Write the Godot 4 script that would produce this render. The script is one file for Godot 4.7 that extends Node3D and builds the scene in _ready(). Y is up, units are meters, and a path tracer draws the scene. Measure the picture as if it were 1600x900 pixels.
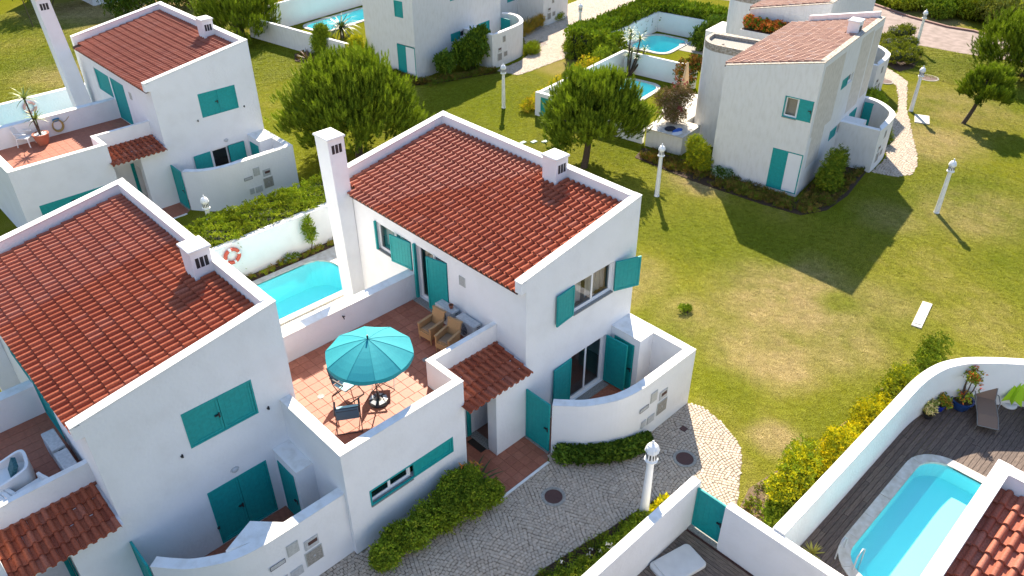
extends Node3D
# A row of white villas with terracotta roofs seen from the air.
# Plan coordinates: a runs along the gable of the middle villa, b runs away from it, h is up.  P(a, b, h) gives the scene point.

var M := {}
var names := {}
var cam_at := Vector3(-12.763, 18.0, 12.702)
var lawn_noise := FastNoiseLite.new()
var lawn_fine := FastNoiseLite.new()
var keep_out: Array = []

func P(a: float, b: float, h: float) -> Vector3:
	return Vector3(a, h, -b)

func numbered(parent: Node, called: String) -> String:
	var key = str(parent.get_instance_id()) + called
	var n: int = names.get(key, 0)
	names[key] = n + 1
	return called if n == 0 else "%s_%03d" % [called, n]

func tag(o: Node, label: String, category: String, group := "") -> Node:
	o.set_meta("label", label)
	o.set_meta("category", category)
	if group != "":
		o.set_meta("group", group)
	return o

func thing(called: String, label: String, category: String, at := Vector3.ZERO, turn := 0.0, group := "") -> Node3D:
	var o := Node3D.new()
	o.name = numbered(self, called)
	add_child(o, true)
	o.position = at
	o.rotation.y = turn
	tag(o, label, category, group)
	return o

func put(called: String, g, mat: Material, parent: Node = self) -> MeshInstance3D:
	var o := MeshInstance3D.new()
	o.name = numbered(parent, called)
	o.mesh = g.done(mat) if g is G else g
	if mat and not (g is G):
		o.material_override = mat
	parent.add_child(o, true)
	return o

func struct(called: String, g, mat: Material, parent: Node = self) -> MeshInstance3D:
	var o := put(called, g, mat, parent)
	if parent == self:
		o.set_meta("kind", "structure")
	return o

func many(called: String, mesh: Mesh, spots: Array, colors: Array, parent: Node = self) -> MultiMeshInstance3D:
	var mm := MultiMesh.new()
	mm.transform_format = MultiMesh.TRANSFORM_3D
	mm.use_colors = true
	mm.mesh = mesh
	mm.instance_count = spots.size()
	for i in spots.size():
		mm.set_instance_transform(i, spots[i])
		mm.set_instance_color(i, colors[i])
	var o := MultiMeshInstance3D.new()
	o.multimesh = mm
	o.name = numbered(parent, called)
	o.set_meta("kind", "stuff")
	parent.add_child(o, true)
	return o

# ---------------------------------------------------------------- geometry collector
class G:
	var st := SurfaceTool.new()
	var col := Color(1, 1, 1)
	func _init():
		st.begin(Mesh.PRIMITIVE_TRIANGLES)
	func v(p: Vector3, n: Vector3):
		st.set_normal(n)
		st.set_color(col)
		st.add_vertex(p)
	func tri(a: Vector3, b: Vector3, c: Vector3):
		var n := (b - a).cross(c - a)
		if n.length() < 1e-12: return
		n = n.normalized()
		v(a, n); v(c, n); v(b, n)
	func tri_up(a: Vector3, b: Vector3, c: Vector3, up := Vector3.UP):
		if (b - a).cross(c - a).dot(up) < 0: tri(a, c, b)
		else: tri(a, b, c)
	func quad(a: Vector3, b: Vector3, c: Vector3, d: Vector3):
		tri(a, b, c); tri(a, c, d)
	func smooth(a: Vector3, b: Vector3, c: Vector3, na: Vector3, nb: Vector3, nc: Vector3):
		var n := (b - a).cross(c - a)
		if n.length() < 1e-12: return
		if n.dot(na + nb + nc) < 0:
			v(a, na); v(b, nb); v(c, nc)
		else:
			v(a, na); v(c, nc); v(b, nb)
	func hexa(o: Vector3, A: Vector3, B: Vector3, C: Vector3):
		if A.cross(B).dot(C) < 0:
			var t := A; A = B; B = t
		quad(o, o + B, o + A + B, o + A)
		quad(o + C, o + A + C, o + A + B + C, o + B + C)
		quad(o, o + A, o + A + C, o + C)
		quad(o + B, o + B + C, o + A + B + C, o + A + B)
		quad(o, o + C, o + B + C, o + B)
		quad(o + A, o + A + B, o + A + B + C, o + A + C)
	func box(a0: float, a1: float, b0: float, b1: float, h0: float, h1: float):
		hexa(Vector3(a0, h0, -b0), Vector3(a1 - a0, 0, 0), Vector3(0, 0, b0 - b1), Vector3(0, h1 - h0, 0))
	# box with chamfered upright and top edges
	func soft_box(c: Vector3, size: Vector3, ch: float):
		var x := size.x / 2; var z := size.z / 2; var y := size.y
		var rings: Array = []
		for lv in [[0.0, 0.0], [y - ch, 0.0], [y, ch]]:
			var i: float = lv[1]
			var r: Array = []
			for q in [[x - i, z - ch], [x - ch, z - i], [-x + ch, z - i], [-x + i, z - ch], [-x + i, -z + ch], [-x + ch, -z + i], [x - ch, -z + i], [x - i, -z + ch]]:
				r.append(c + Vector3(q[0], lv[0], q[1]))
			rings.append(r)
		for k in 2:
			for i in 8:
				var j := (i + 1) % 8
				quad(rings[k][j], rings[k][i], rings[k + 1][i], rings[k + 1][j])
		for i in range(1, 7):
			tri_up(rings[2][0], rings[2][i], rings[2][i + 1])
			tri_up(rings[0][0], rings[0][i], rings[0][i + 1], Vector3.DOWN)
	# upright prism over a plan outline of (a, b); tops may differ per corner
	func prism(poly: PackedVector2Array, h0: float, h1: float, tops: Array = [], with_bottom := true):
		var n := poly.size()
		var ccw := not Geometry2D.is_polygon_clockwise(poly)
		for i in n:
			var j := (i + 1) % n
			var p := poly[i]; var q := poly[j]
			var hp: float = tops[i] if tops.size() else h1
			var hq: float = tops[j] if tops.size() else h1
			var A := Vector3(p.x, h0, -p.y); var B := Vector3(q.x, h0, -q.y)
			var C := Vector3(q.x, hq, -q.y); var D := Vector3(p.x, hp, -p.y)
			var mid := (p + q) / 2 + Vector2((q - p).y, -(q - p).x).normalized() * 0.001
			if Geometry2D.is_point_in_polygon(mid, poly): quad(B, A, D, C)
			else: quad(A, B, C, D)
		var idx := Geometry2D.triangulate_polygon(poly)
		for k in range(0, idx.size(), 3):
			var pts: Array = []
			for e in 3:
				var i := idx[k + e]
				pts.append(Vector3(poly[i].x, (tops[i] if tops.size() else h1), -poly[i].y))
			tri_up(pts[0], pts[1], pts[2])
			if with_bottom:
				tri_up(Vector3(pts[0].x, h0, pts[0].z), Vector3(pts[1].x, h0, pts[1].z), Vector3(pts[2].x, h0, pts[2].z), Vector3.DOWN)
	func sheet(poly: PackedVector2Array, h: float):
		var idx := Geometry2D.triangulate_polygon(poly)
		for k in range(0, idx.size(), 3):
			tri_up(Vector3(poly[idx[k]].x, h, -poly[idx[k]].y), Vector3(poly[idx[k + 1]].x, h, -poly[idx[k + 1]].y), Vector3(poly[idx[k + 2]].x, h, -poly[idx[k + 2]].y))
	# wall with rectangular openings: o lower corner, u to the right seen from outside, holes [u0, u1, v0, v1]
	func panel(o: Vector3, u: Vector3, W: float, H0: float, H1: float, T: float, holes: Array = []):
		var up := Vector3.UP
		var n := u.cross(up)
		var us: Array = [0.0, W]; var vs: Array = [0.0]
		for q in holes:
			us.append(q[0]); us.append(q[1]); vs.append(q[2]); vs.append(q[3])
		us.sort(); vs.sort()
		for i in us.size() - 1:
			if us[i + 1] - us[i] < 1e-5: continue
			var t0: float = lerpf(H0, H1, us[i] / W); var t1: float = lerpf(H0, H1, us[i + 1] / W)
			for j in vs.size():
				var lo: float = vs[j]
				var a0: float = vs[j + 1] if j + 1 < vs.size() else t0
				var a1: float = vs[j + 1] if j + 1 < vs.size() else t1
				if maxf(a0, a1) - lo < 1e-5: continue
				var mu: float = (us[i] + us[i + 1]) / 2; var mv: float = (lo + minf(a0, a1)) / 2
				var inside := false
				for q in holes:
					if mu > q[0] and mu < q[1] and mv > q[2] and mv < q[3]: inside = true
				if inside: continue
				var A: Vector3 = o + u * us[i] + up * lo; var B: Vector3 = o + u * us[i + 1] + up * lo
				var C: Vector3 = o + u * us[i + 1] + up * a1; var D: Vector3 = o + u * us[i] + up * a0
				quad(A, B, C, D)
				quad(B - n * T, A - n * T, D - n * T, C - n * T)
		for q in holes:
			var A: Vector3 = o + u * q[0] + up * q[2]; var B: Vector3 = o + u * q[1] + up * q[2]
			var C: Vector3 = o + u * q[1] + up * q[3]; var D: Vector3 = o + u * q[0] + up * q[3]
			var k := -n * T
			quad(A, A + k, B + k, B); quad(C, C + k, D + k, D)
			quad(D, D + k, A + k, A); quad(B, B + k, C + k, C)
		var E := o; var F := o + u * W
		var kk := -n * T
		quad(E, E + up * H0, E + up * H0 + kk, E + kk)
		quad(F, F + kk, F + up * H1 + kk, F + up * H1)
		quad(E + up * H0, F + up * H1, F + up * H1 + kk, E + up * H0 + kk)
	func tube(pts: Array, radii: Array, sides := 8, caps := true):
		var rings: Array = []; var norms: Array = []
		var ref := Vector3.UP
		for i in pts.size():
			var d: Vector3 = (pts[mini(i + 1, pts.size() - 1)] - pts[maxi(i - 1, 0)]).normalized()
			if absf(d.dot(ref)) > 0.95: ref = Vector3.RIGHT if absf(d.x) < 0.9 else Vector3.BACK
			var x := d.cross(ref).normalized(); var y := d.cross(x).normalized()
			ref = -y if absf(d.dot(y)) < 0.9 else ref
			var r: Array = []; var nn: Array = []
			for k in sides:
				var an := TAU * k / sides
				var q := x * cos(an) + y * sin(an)
				r.append(pts[i] + q * radii[mini(i, radii.size() - 1)]); nn.append(q)
			rings.append(r); norms.append(nn)
		for i in pts.size() - 1:
			for k in sides:
				var m := (k + 1) % sides
				smooth(rings[i][k], rings[i][m], rings[i + 1][m], norms[i][k], norms[i][m], norms[i + 1][m])
				smooth(rings[i][k], rings[i + 1][m], rings[i + 1][k], norms[i][k], norms[i + 1][m], norms[i + 1][k])
		if caps:
			for e in [0, pts.size() - 1]:
				var d: Vector3 = (pts[1] - pts[0]) * -1.0 if e == 0 else pts[e] - pts[e - 1]
				for k in range(1, sides - 1): tri_up(rings[e][0], rings[e][k], rings[e][k + 1], d)
	# profile of [radius, height] about a vertical axis
	func lathe(c: Vector3, prof: Array, sides := 16, round_it := true, turn := 0.0):
		for i in prof.size() - 1:
			var r0: float = prof[i][0]; var y0: float = prof[i][1]; var r1: float = prof[i + 1][0]; var y1: float = prof[i + 1][1]
			for k in sides:
				var a0 := TAU * k / sides + turn; var a1 := TAU * (k + 1) / sides + turn
				var d0 := Vector3(cos(a0), 0, sin(a0)); var d1 := Vector3(cos(a1), 0, sin(a1))
				var A := c + d0 * r0 + Vector3(0, y0, 0); var B := c + d1 * r0 + Vector3(0, y0, 0)
				var C := c + d1 * r1 + Vector3(0, y1, 0); var D := c + d0 * r1 + Vector3(0, y1, 0)
				var s := Vector2(y1 - y0, r0 - r1).normalized()
				var n0 := d0 * s.x + Vector3(0, s.y, 0); var n1 := d1 * s.x + Vector3(0, s.y, 0)
				if not round_it:
					n0 = (n0 + n1).normalized(); n1 = n0
				smooth(A, B, C, n0, n1, n1); smooth(A, C, D, n0, n1, n0)
	func ball(c: Vector3, r: Vector3, rows := 8, cols := 12):
		for i in rows:
			var t0 := PI * i / rows; var t1 := PI * (i + 1) / rows
			for k in cols:
				var p0 := TAU * k / cols; var p1 := TAU * (k + 1) / cols
				var f := func(t: float, p: float) -> Vector3: return Vector3(sin(t) * cos(p), cos(t), sin(t) * sin(p))
				var A: Vector3 = f.call(t0, p0); var B: Vector3 = f.call(t0, p1); var C: Vector3 = f.call(t1, p1); var D: Vector3 = f.call(t1, p0)
				smooth(c + A * r, c + B * r, c + C * r, (A / r).normalized(), (B / r).normalized(), (C / r).normalized())
				smooth(c + A * r, c + C * r, c + D * r, (A / r).normalized(), (C / r).normalized(), (D / r).normalized())
	# upright wall of some thickness following plan points; heights per point
	func ribbon(outer: PackedVector2Array, inner: PackedVector2Array, h0: float, tops: Array):
		for i in outer.size() - 1:
			var o0 := outer[i]; var o1 := outer[i + 1]; var i0 := inner[i]; var i1 := inner[i + 1]
			var A := Vector3(o0.x, h0, -o0.y); var B := Vector3(o1.x, h0, -o1.y)
			var C := Vector3(i1.x, h0, -i1.y); var D := Vector3(i0.x, h0, -i0.y)
			var ua := Vector3(0, tops[i] - h0, 0); var ub := Vector3(0, tops[i + 1] - h0, 0)
			var outw := (A + B - C - D)
			var n := (B - A).cross(Vector3.UP)
			if n.dot(outw) > 0:
				quad(A, B, B + ub, A + ua); quad(C, D, D + ua, C + ub)
			else:
				quad(B, A, A + ua, B + ub); quad(D, C, C + ub, D + ua)
			tri_up(A + ua, B + ub, C + ub); tri_up(A + ua, C + ub, D + ua)
			if i == 0:
				tri_up(A, A + ua, D + ua, A - B); tri_up(A, D + ua, D, A - B)
			if i == outer.size() - 2:
				tri_up(B, B + ub, C + ub, B - A); tri_up(B, C + ub, C, B - A)
	func done(mat: Material) -> ArrayMesh:
		var m: ArrayMesh = st.commit()
		if mat: m.surface_set_material(0, mat)
		return m

func poly(list: Array) -> PackedVector2Array:
	var r := PackedVector2Array()
	for q in list: r.append(Vector2(q[0], q[1]))
	return r

func offset_line(pts: PackedVector2Array, d: float) -> PackedVector2Array:
	var r := PackedVector2Array()
	for i in pts.size():
		var t := (pts[mini(i + 1, pts.size() - 1)] - pts[maxi(i - 1, 0)]).normalized()
		var k := 1.0
		if i > 0 and i < pts.size() - 1:
			var s := (pts[i] - pts[i - 1]).normalized()
			k = 1.0 / maxf(0.4, absf(t.dot(s)))
		r.append(pts[i] + Vector2(-t.y, t.x) * d * k)
	return r

func smooth_line(pts: PackedVector2Array, per := 6) -> PackedVector2Array:
	var r := PackedVector2Array()
	for i in pts.size() - 1:
		var p0 := pts[maxi(i - 1, 0)]; var p3 := pts[mini(i + 2, pts.size() - 1)]
		for k in per: r.append(pts[i].cubic_interpolate(pts[i + 1], p0, p3, float(k) / per))
	r.append(pts[pts.size() - 1])
	return r

func round_rect(a0: float, a1: float, b0: float, b1: float, r: float, steps := 7) -> PackedVector2Array:
	var out := PackedVector2Array()
	for c in [[a1 - r, b1 - r, 0.0], [a0 + r, b1 - r, PI / 2], [a0 + r, b0 + r, PI], [a1 - r, b0 + r, PI * 1.5]]:
		for k in steps + 1:
			var an: float = c[2] + PI / 2 * k / steps
			out.append(Vector2(c[0] + cos(an) * r, c[1] + sin(an) * r))
	return out

# ---------------------------------------------------------------- materials
func noise_tex(sd: int, freq: float, lo: Color, hi: Color, octaves := 4, size := 512, normal := 0.0, kind := FastNoiseLite.TYPE_SIMPLEX_SMOOTH, mid = null) -> NoiseTexture2D:
	var f := FastNoiseLite.new()
	f.noise_type = kind
	f.seed = sd
	f.frequency = freq
	f.fractal_octaves = octaves
	var t := NoiseTexture2D.new()
	t.width = size
	t.height = size
	t.seamless = true
	t.noise = f
	if normal > 0.0:
		t.as_normal_map = true
		t.bump_strength = normal
	else:
		var g := Gradient.new()
		g.set_color(0, lo)
		g.set_color(1, hi)
		if mid != null: g.add_point(0.5, mid)
		t.color_ramp = g
	return t

func mat(color: Color, rough := 0.7, tex: Texture2D = null, scale := Vector3.ONE, nrm: Texture2D = null, nscale := 0.3, world := true) -> StandardMaterial3D:
	var m := StandardMaterial3D.new()
	m.albedo_color = color
	m.roughness = rough
	if tex: m.albedo_texture = tex
	if tex or nrm:
		m.uv1_triplanar = true
		m.uv1_world_triplanar = world
		m.uv1_scale = scale
	if nrm:
		m.normal_enabled = true
		m.normal_texture = nrm
		m.normal_scale = nscale
	return m

func lin(r: float, g: float, b: float) -> Color:
	return Color(r, g, b).linear_to_srgb()

func make_materials():
	var speck := noise_tex(3, 0.02, Color(0.86, 0.86, 0.86), Color(1, 1, 1), 5)
	var rough_n := noise_tex(5, 0.06, Color.BLACK, Color.WHITE, 5, 512, 3.0)
	var stain := noise_tex(9, 0.008, Color(0.972, 0.97, 0.965), Color(1, 1, 1), 5, 512, 0.0, FastNoiseLite.TYPE_SIMPLEX_SMOOTH, Color(0.992, 0.992, 0.99))
	M.plaster = mat(lin(0.80, 0.80, 0.80), 0.85, stain, Vector3(0.22, 0.22, 0.22), rough_n, 0.25)
	M.cap = mat(lin(0.82, 0.81, 0.79), 0.85, noise_tex(12, 0.012, Color(0.92, 0.905, 0.88), Color(1, 1, 1), 6, 512, 0.0, FastNoiseLite.TYPE_SIMPLEX_SMOOTH, Color(0.985, 0.98, 0.97)), Vector3(0.4, 0.4, 0.4), rough_n, 0.25)
	M.old_plaster = mat(lin(0.74, 0.73, 0.71), 0.9, noise_tex(15, 0.014, Color(0.945, 0.94, 0.925), Color(1, 1, 1), 5, 512, 0.0, FastNoiseLite.TYPE_SIMPLEX_SMOOTH, Color(0.985, 0.985, 0.978)), Vector3(0.7, 0.2, 0.7), rough_n, 0.4)
	M.patch = mat(lin(0.70, 0.65, 0.57), 0.9, noise_tex(16, 0.02, Color(0.88, 0.87, 0.85), Color(1, 1, 1), 5), Vector3(0.5, 0.25, 0.5))
	M.worn = mat(lin(0.62, 0.58, 0.52), 0.9, noise_tex(17, 0.025, Color(0.55, 0.5, 0.44), Color(1, 1, 1), 5), Vector3(0.5, 0.5, 0.5))
	M.teal = mat(lin(0.001, 0.33, 0.315), 0.6, noise_tex(21, 0.02, Color(0.9, 0.9, 0.9), Color(1, 1, 1), 4), Vector3(0.6, 0.6, 0.6))
	M.tiles = []
	var tile_tex := noise_tex(23, 0.03, Color(0.66, 0.60, 0.58), Color(1, 1, 1), 5, 512, 0.0, FastNoiseLite.TYPE_SIMPLEX_SMOOTH, Color(0.93, 0.9, 0.88))
	for c in [Color(0.41, 0.122, 0.066), Color(0.385, 0.110, 0.060), Color(0.44, 0.136, 0.076), Color(0.345, 0.096, 0.054), Color(0.43, 0.150, 0.094)]:
		M.tiles.append(mat(lin(c.r, c.g, c.b), 0.85, tile_tex, Vector3(1.3, 1.3, 1.3)))
		M.tiles[-1].metallic_specular = 0.25
	M.tile_any = mat(Color(1, 1, 1), 0.75, tile_tex, Vector3(1.3, 1.3, 1.3))
	M.tile_any.vertex_color_use_as_albedo = true
	M.under = mat(lin(0.05, 0.02, 0.015), 0.9)
	M.porch_tiles = []
	for c in [Color(0.40, 0.135, 0.076), Color(0.37, 0.122, 0.068), Color(0.43, 0.150, 0.086)]:
		M.porch_tiles.append(mat(lin(c.r, c.g, c.b), 0.6, speck, Vector3(0.8, 0.8, 0.8)))
	M.grout = mat(lin(0.30, 0.13, 0.085), 0.9)
	M.stone = mat(lin(0.36, 0.35, 0.33), 0.6, noise_tex(27, 0.03, Color(0.7, 0.7, 0.68), Color(1, 1, 1), 5), Vector3(1, 1, 1))
	M.pvc = mat(lin(0.8, 0.8, 0.8), 0.35)
	M.glass = StandardMaterial3D.new()
	M.glass.albedo_color = Color(0.10, 0.16, 0.17, 0.30)
	M.glass.transparency = BaseMaterial3D.TRANSPARENCY_ALPHA
	M.glass.roughness = 0.02
	M.glass.metallic_specular = 0.6
	M.curtain = mat(lin(0.55, 0.52, 0.47), 0.9)
	M.curtain.backlight_enabled = true
	M.curtain.backlight = Color(0.3, 0.3, 0.28)
	M.dark = mat(lin(0.015, 0.015, 0.018), 0.6)
	M.room = mat(lin(0.22, 0.11, 0.08), 0.7)
	M.room_wall = mat(lin(0.35, 0.32, 0.28), 0.9)
	M.metal = mat(lin(0.42, 0.43, 0.45), 0.4)
	M.iron = mat(lin(0.14, 0.062, 0.05), 0.75, noise_tex(29, 0.09, Color(0.6, 0.6, 0.6), Color(1, 1, 1), 3), Vector3(2, 2, 2))
	M.concrete = mat(lin(0.40, 0.38, 0.34), 0.9, noise_tex(31, 0.03, Color(0.75, 0.74, 0.72), Color(1, 1, 1), 5), Vector3(0.8, 0.8, 0.8), rough_n, 0.4)
	M.coping = mat(lin(0.64, 0.62, 0.58), 0.8, noise_tex(32, 0.012, Color(0.86, 0.83, 0.78), Color(1, 1, 1), 6), Vector3(0.5, 0.5, 0.5))
	M.pool = mat(lin(0.24, 0.78, 0.80), 0.6, noise_tex(33, 0.05, Color(0.93, 0.95, 0.96), Color(1, 1, 1), 3), Vector3(0.8, 0.8, 0.8))
	M.water = StandardMaterial3D.new()
	M.water.albedo_color = Color(0.0, 0.78, 0.84, 0.14)
	M.water.transparency = BaseMaterial3D.TRANSPARENCY_ALPHA
	M.water.roughness = 0.03
	M.water.metallic_specular = 0.25
	M.water.uv1_triplanar = true
	M.water.uv1_world_triplanar = true
	M.water.uv1_scale = Vector3(0.7, 0.7, 0.7)
	M.water.normal_enabled = true
	M.water.normal_texture = noise_tex(34, 0.025, Color.BLACK, Color.WHITE, 3, 512, 2.0)
	M.water.normal_scale = 0.30
	M.boards = []
	var wood := noise_tex(36, 0.02, Color(0.62, 0.6, 0.58), Color(1, 1, 1), 5)
	for c in [Color(0.18, 0.125, 0.096), Color(0.155, 0.107, 0.083), Color(0.205, 0.145, 0.11)]:
		M.boards.append(mat(lin(c.r, c.g, c.b), 0.7, wood, Vector3(0.35, 1.0, 2.5)))
	M.boards_grey = []
	for c in [Color(0.20, 0.155, 0.125), Color(0.175, 0.135, 0.112), Color(0.225, 0.175, 0.14)]:
		M.boards_grey.append(mat(lin(c.r, c.g, c.b), 0.7, wood, Vector3(2.5, 1.0, 0.35)))
	M.lawn = mat(Color(1, 1, 1), 0.95, noise_tex(41, 0.055, Color(0.42, 0.42, 0.34), Color(1, 1, 1), 5, 1024, 0.0, FastNoiseLite.TYPE_SIMPLEX_SMOOTH, Color(0.85, 0.85, 0.82)), Vector3(0.33, 0.33, 0.33), noise_tex(42, 0.16, Color.BLACK, Color.WHITE, 4, 1024, 6.0), 0.7)
	M.lawn.vertex_color_use_as_albedo = true
	M.soil = mat(lin(0.10, 0.052, 0.024), 0.95, noise_tex(43, 0.05, Color(0.45, 0.45, 0.42), Color(1, 1, 1), 5), Vector3(0.8, 0.8, 0.8), rough_n, 0.8)
	M.dry_soil = mat(lin(0.27, 0.19, 0.12), 0.95, noise_tex(44, 0.05, Color(0.5, 0.48, 0.42), Color(1, 1, 1), 5), Vector3(0.7, 0.7, 0.7), rough_n, 0.8)
	M.mortar = mat(lin(0.36, 0.275, 0.20), 0.95, noise_tex(45, 0.06, Color(0.5, 0.5, 0.48), Color(1, 1, 1), 4), Vector3(0.7, 0.7, 0.7))
	M.road = mat(lin(0.31, 0.235, 0.205), 0.9, noise_tex(46, 0.012, Color(0.78, 0.77, 0.75), Color(1, 1, 1), 6), Vector3(0.2, 0.2, 0.2))
	M.stones = mat(Color(1, 1, 1), 0.8, speck, Vector3(1.5, 1.5, 1.5))
	M.stones.vertex_color_use_as_albedo = true
	M.bark = mat(lin(0.16, 0.11, 0.075), 0.95, noise_tex(47, 0.05, Color(0.4, 0.4, 0.4), Color(1, 1, 1), 4), Vector3(1.5, 0.5, 1.5))
	M.leaf = mat(Color(1, 1, 1), 0.55)
	M.leaf.vertex_color_use_as_albedo = true
	M.leaf.metallic_specular = 0.12
	M.lawn.metallic_specular = 0.0
	M.leaf.backlight_enabled = true
	M.leaf.backlight = Color(0.42, 0.44, 0.10)
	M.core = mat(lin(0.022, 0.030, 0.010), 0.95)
	M.lamp_white = mat(lin(0.80, 0.80, 0.79), 0.5, stain, Vector3(1, 1, 1))
	M.wicker = mat(lin(0.64, 0.37, 0.165), 0.75, noise_tex(49, 0.12, Color(0.6, 0.58, 0.55), Color(1, 1, 1), 2), Vector3(2.5, 6, 2.5))
	M.canvas = mat(lin(0.008, 0.29, 0.33), 0.8, noise_tex(50, 0.03, Color(0.92, 0.92, 0.92), Color(1, 1, 1), 3), Vector3(1, 1, 1))
	M.canvas.backlight_enabled = true
	M.canvas.backlight = Color(0.02, 0.22, 0.25)
	M.black = mat(lin(0.02, 0.02, 0.022), 0.4)
	M.slate_cloth = mat(lin(0.10, 0.17, 0.22), 0.8)
	M.pale_cloth = mat(lin(0.35, 0.58, 0.62), 0.8)
	M.ac = mat(lin(0.55, 0.56, 0.56), 0.5, speck, Vector3(0.8, 0.8, 0.8))
	M.clay = mat(lin(0.45, 0.15, 0.085), 0.8, speck, Vector3(2, 2, 2))
	M.blue_pot = mat(lin(0.012, 0.04, 0.14), 0.25)
	M.lime = mat(lin(0.36, 0.56, 0.012), 0.75)
	M.brown_mesh = mat(lin(0.20, 0.125, 0.085), 0.8)
	M.red = mat(lin(0.62, 0.09, 0.045), 0.5)
	M.plastic = mat(lin(0.74, 0.74, 0.72), 0.4)
	M.zinc = mat(lin(0.55, 0.56, 0.53), 0.5, speck, Vector3(1, 1, 1))
	M.pink_ring = mat(lin(0.62, 0.30, 0.25), 0.6)
	M.hose = mat(lin(0.38, 0.26, 0.07), 0.5)
	M.blue = mat(lin(0.02, 0.17, 0.30), 0.5)

func _ready():
	# --- camera, sky, sun, exposure
	var cam := Camera3D.new()
	cam.name = "camera"
	cam.position = cam_at
	cam.rotation_degrees = Vector3(-34.3925, -43.867, -0.1913)
	cam.fov = 40.0
	cam.far = 2000.0
	add_child(cam)
	cam.make_current()
	var sky_mat := ProceduralSkyMaterial.new()
	sky_mat.sky_top_color = Color(0.50, 0.62, 0.80)
	sky_mat.sky_horizon_color = Color(0.85, 0.87, 0.89)
	sky_mat.sky_curve = 0.14
	sky_mat.ground_bottom_color = Color(0.30, 0.29, 0.22)
	sky_mat.ground_horizon_color = Color(0.62, 0.68, 0.70)
	sky_mat.sky_energy_multiplier = 1.0
	var sky := Sky.new()
	sky.sky_material = sky_mat
	var env := Environment.new()
	env.background_mode = Environment.BG_SKY
	env.sky = sky
	env.ambient_light_source = Environment.AMBIENT_SOURCE_SKY
	env.tonemap_mode = Environment.TONE_MAPPER_LINEAR
	env.tonemap_exposure = 2.6
	env.background_energy_multiplier = 0.62
	env.sdfgi_enabled = true
	env.ssao_enabled = true
	env.ssil_enabled = true
	var we := WorldEnvironment.new()
	we.name = "world_environment"
	we.environment = env
	add_child(we)
	var sun := DirectionalLight3D.new()
	sun.name = "sun"
	var el := deg_to_rad(38.4)
	sun.basis = Basis.looking_at(Vector3(-0.712 * cos(el), -sin(el), 0.702 * cos(el)), Vector3.UP)
	sun.light_color = Color(1.0, 0.95, 0.87)
	sun.light_energy = 1.6
	sun.light_angular_distance = 0.5
	sun.shadow_enabled = true
	add_child(sun)

	make_materials()
	var turn := deg_to_rad(8.5)
	var D0 := Transform3D(Basis(Vector3.UP, turn), P(20.65, 2.31, 0))
	var D1 := Transform3D(Basis(Vector3.UP, turn), D0 * P(9.8, 3.05, 0))
	var C0 := Transform3D(Basis(Vector3.UP, turn), P(17.68, 27.82, 0))
	var A0 := Transform3D(Basis.IDENTITY, Vector3.ZERO)
	var B0 := Transform3D(Basis.IDENTITY, P(-0.91, 22.54, 0))
	for q in [[A0, -5.6, 1.3, 10.8, 13.55], [B0, -5.6, 1.3, 10.8, 13.55], [A0, 2.65, 8.2, -12.2, -9.2], [D0, 4.6, 9.3, 12.4, 15.0], [D1, 5.4, 9.1, 12.3, 15.2], [C0, 3.4, 10.2, 12.9, 15.4]]:
		pools.append([q[0].affine_inverse(), q[1], q[2], q[3], q[4]])
	build_ground()
	build_paving()
	build_houses()
	build_walls_and_pools(A0, B0, D0, D1, C0)
	build_plants(D0, D1, C0)
	build_things(D0)
	build_grass()

# ---------------------------------------------------------------- paths, road, beds
func path(called: String, list: Array, h: float, m: Material, stones := 0.0, sd := 1) -> MeshInstance3D:
	var g := G.new()
	var p := poly(list)
	g.prism(p, -0.05, h)
	keep_out.append(p)
	var o := struct(called, g, m)
	if stones > 0: cobbles("cobblestones", "", p, stones, sd, o)
	return o

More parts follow.
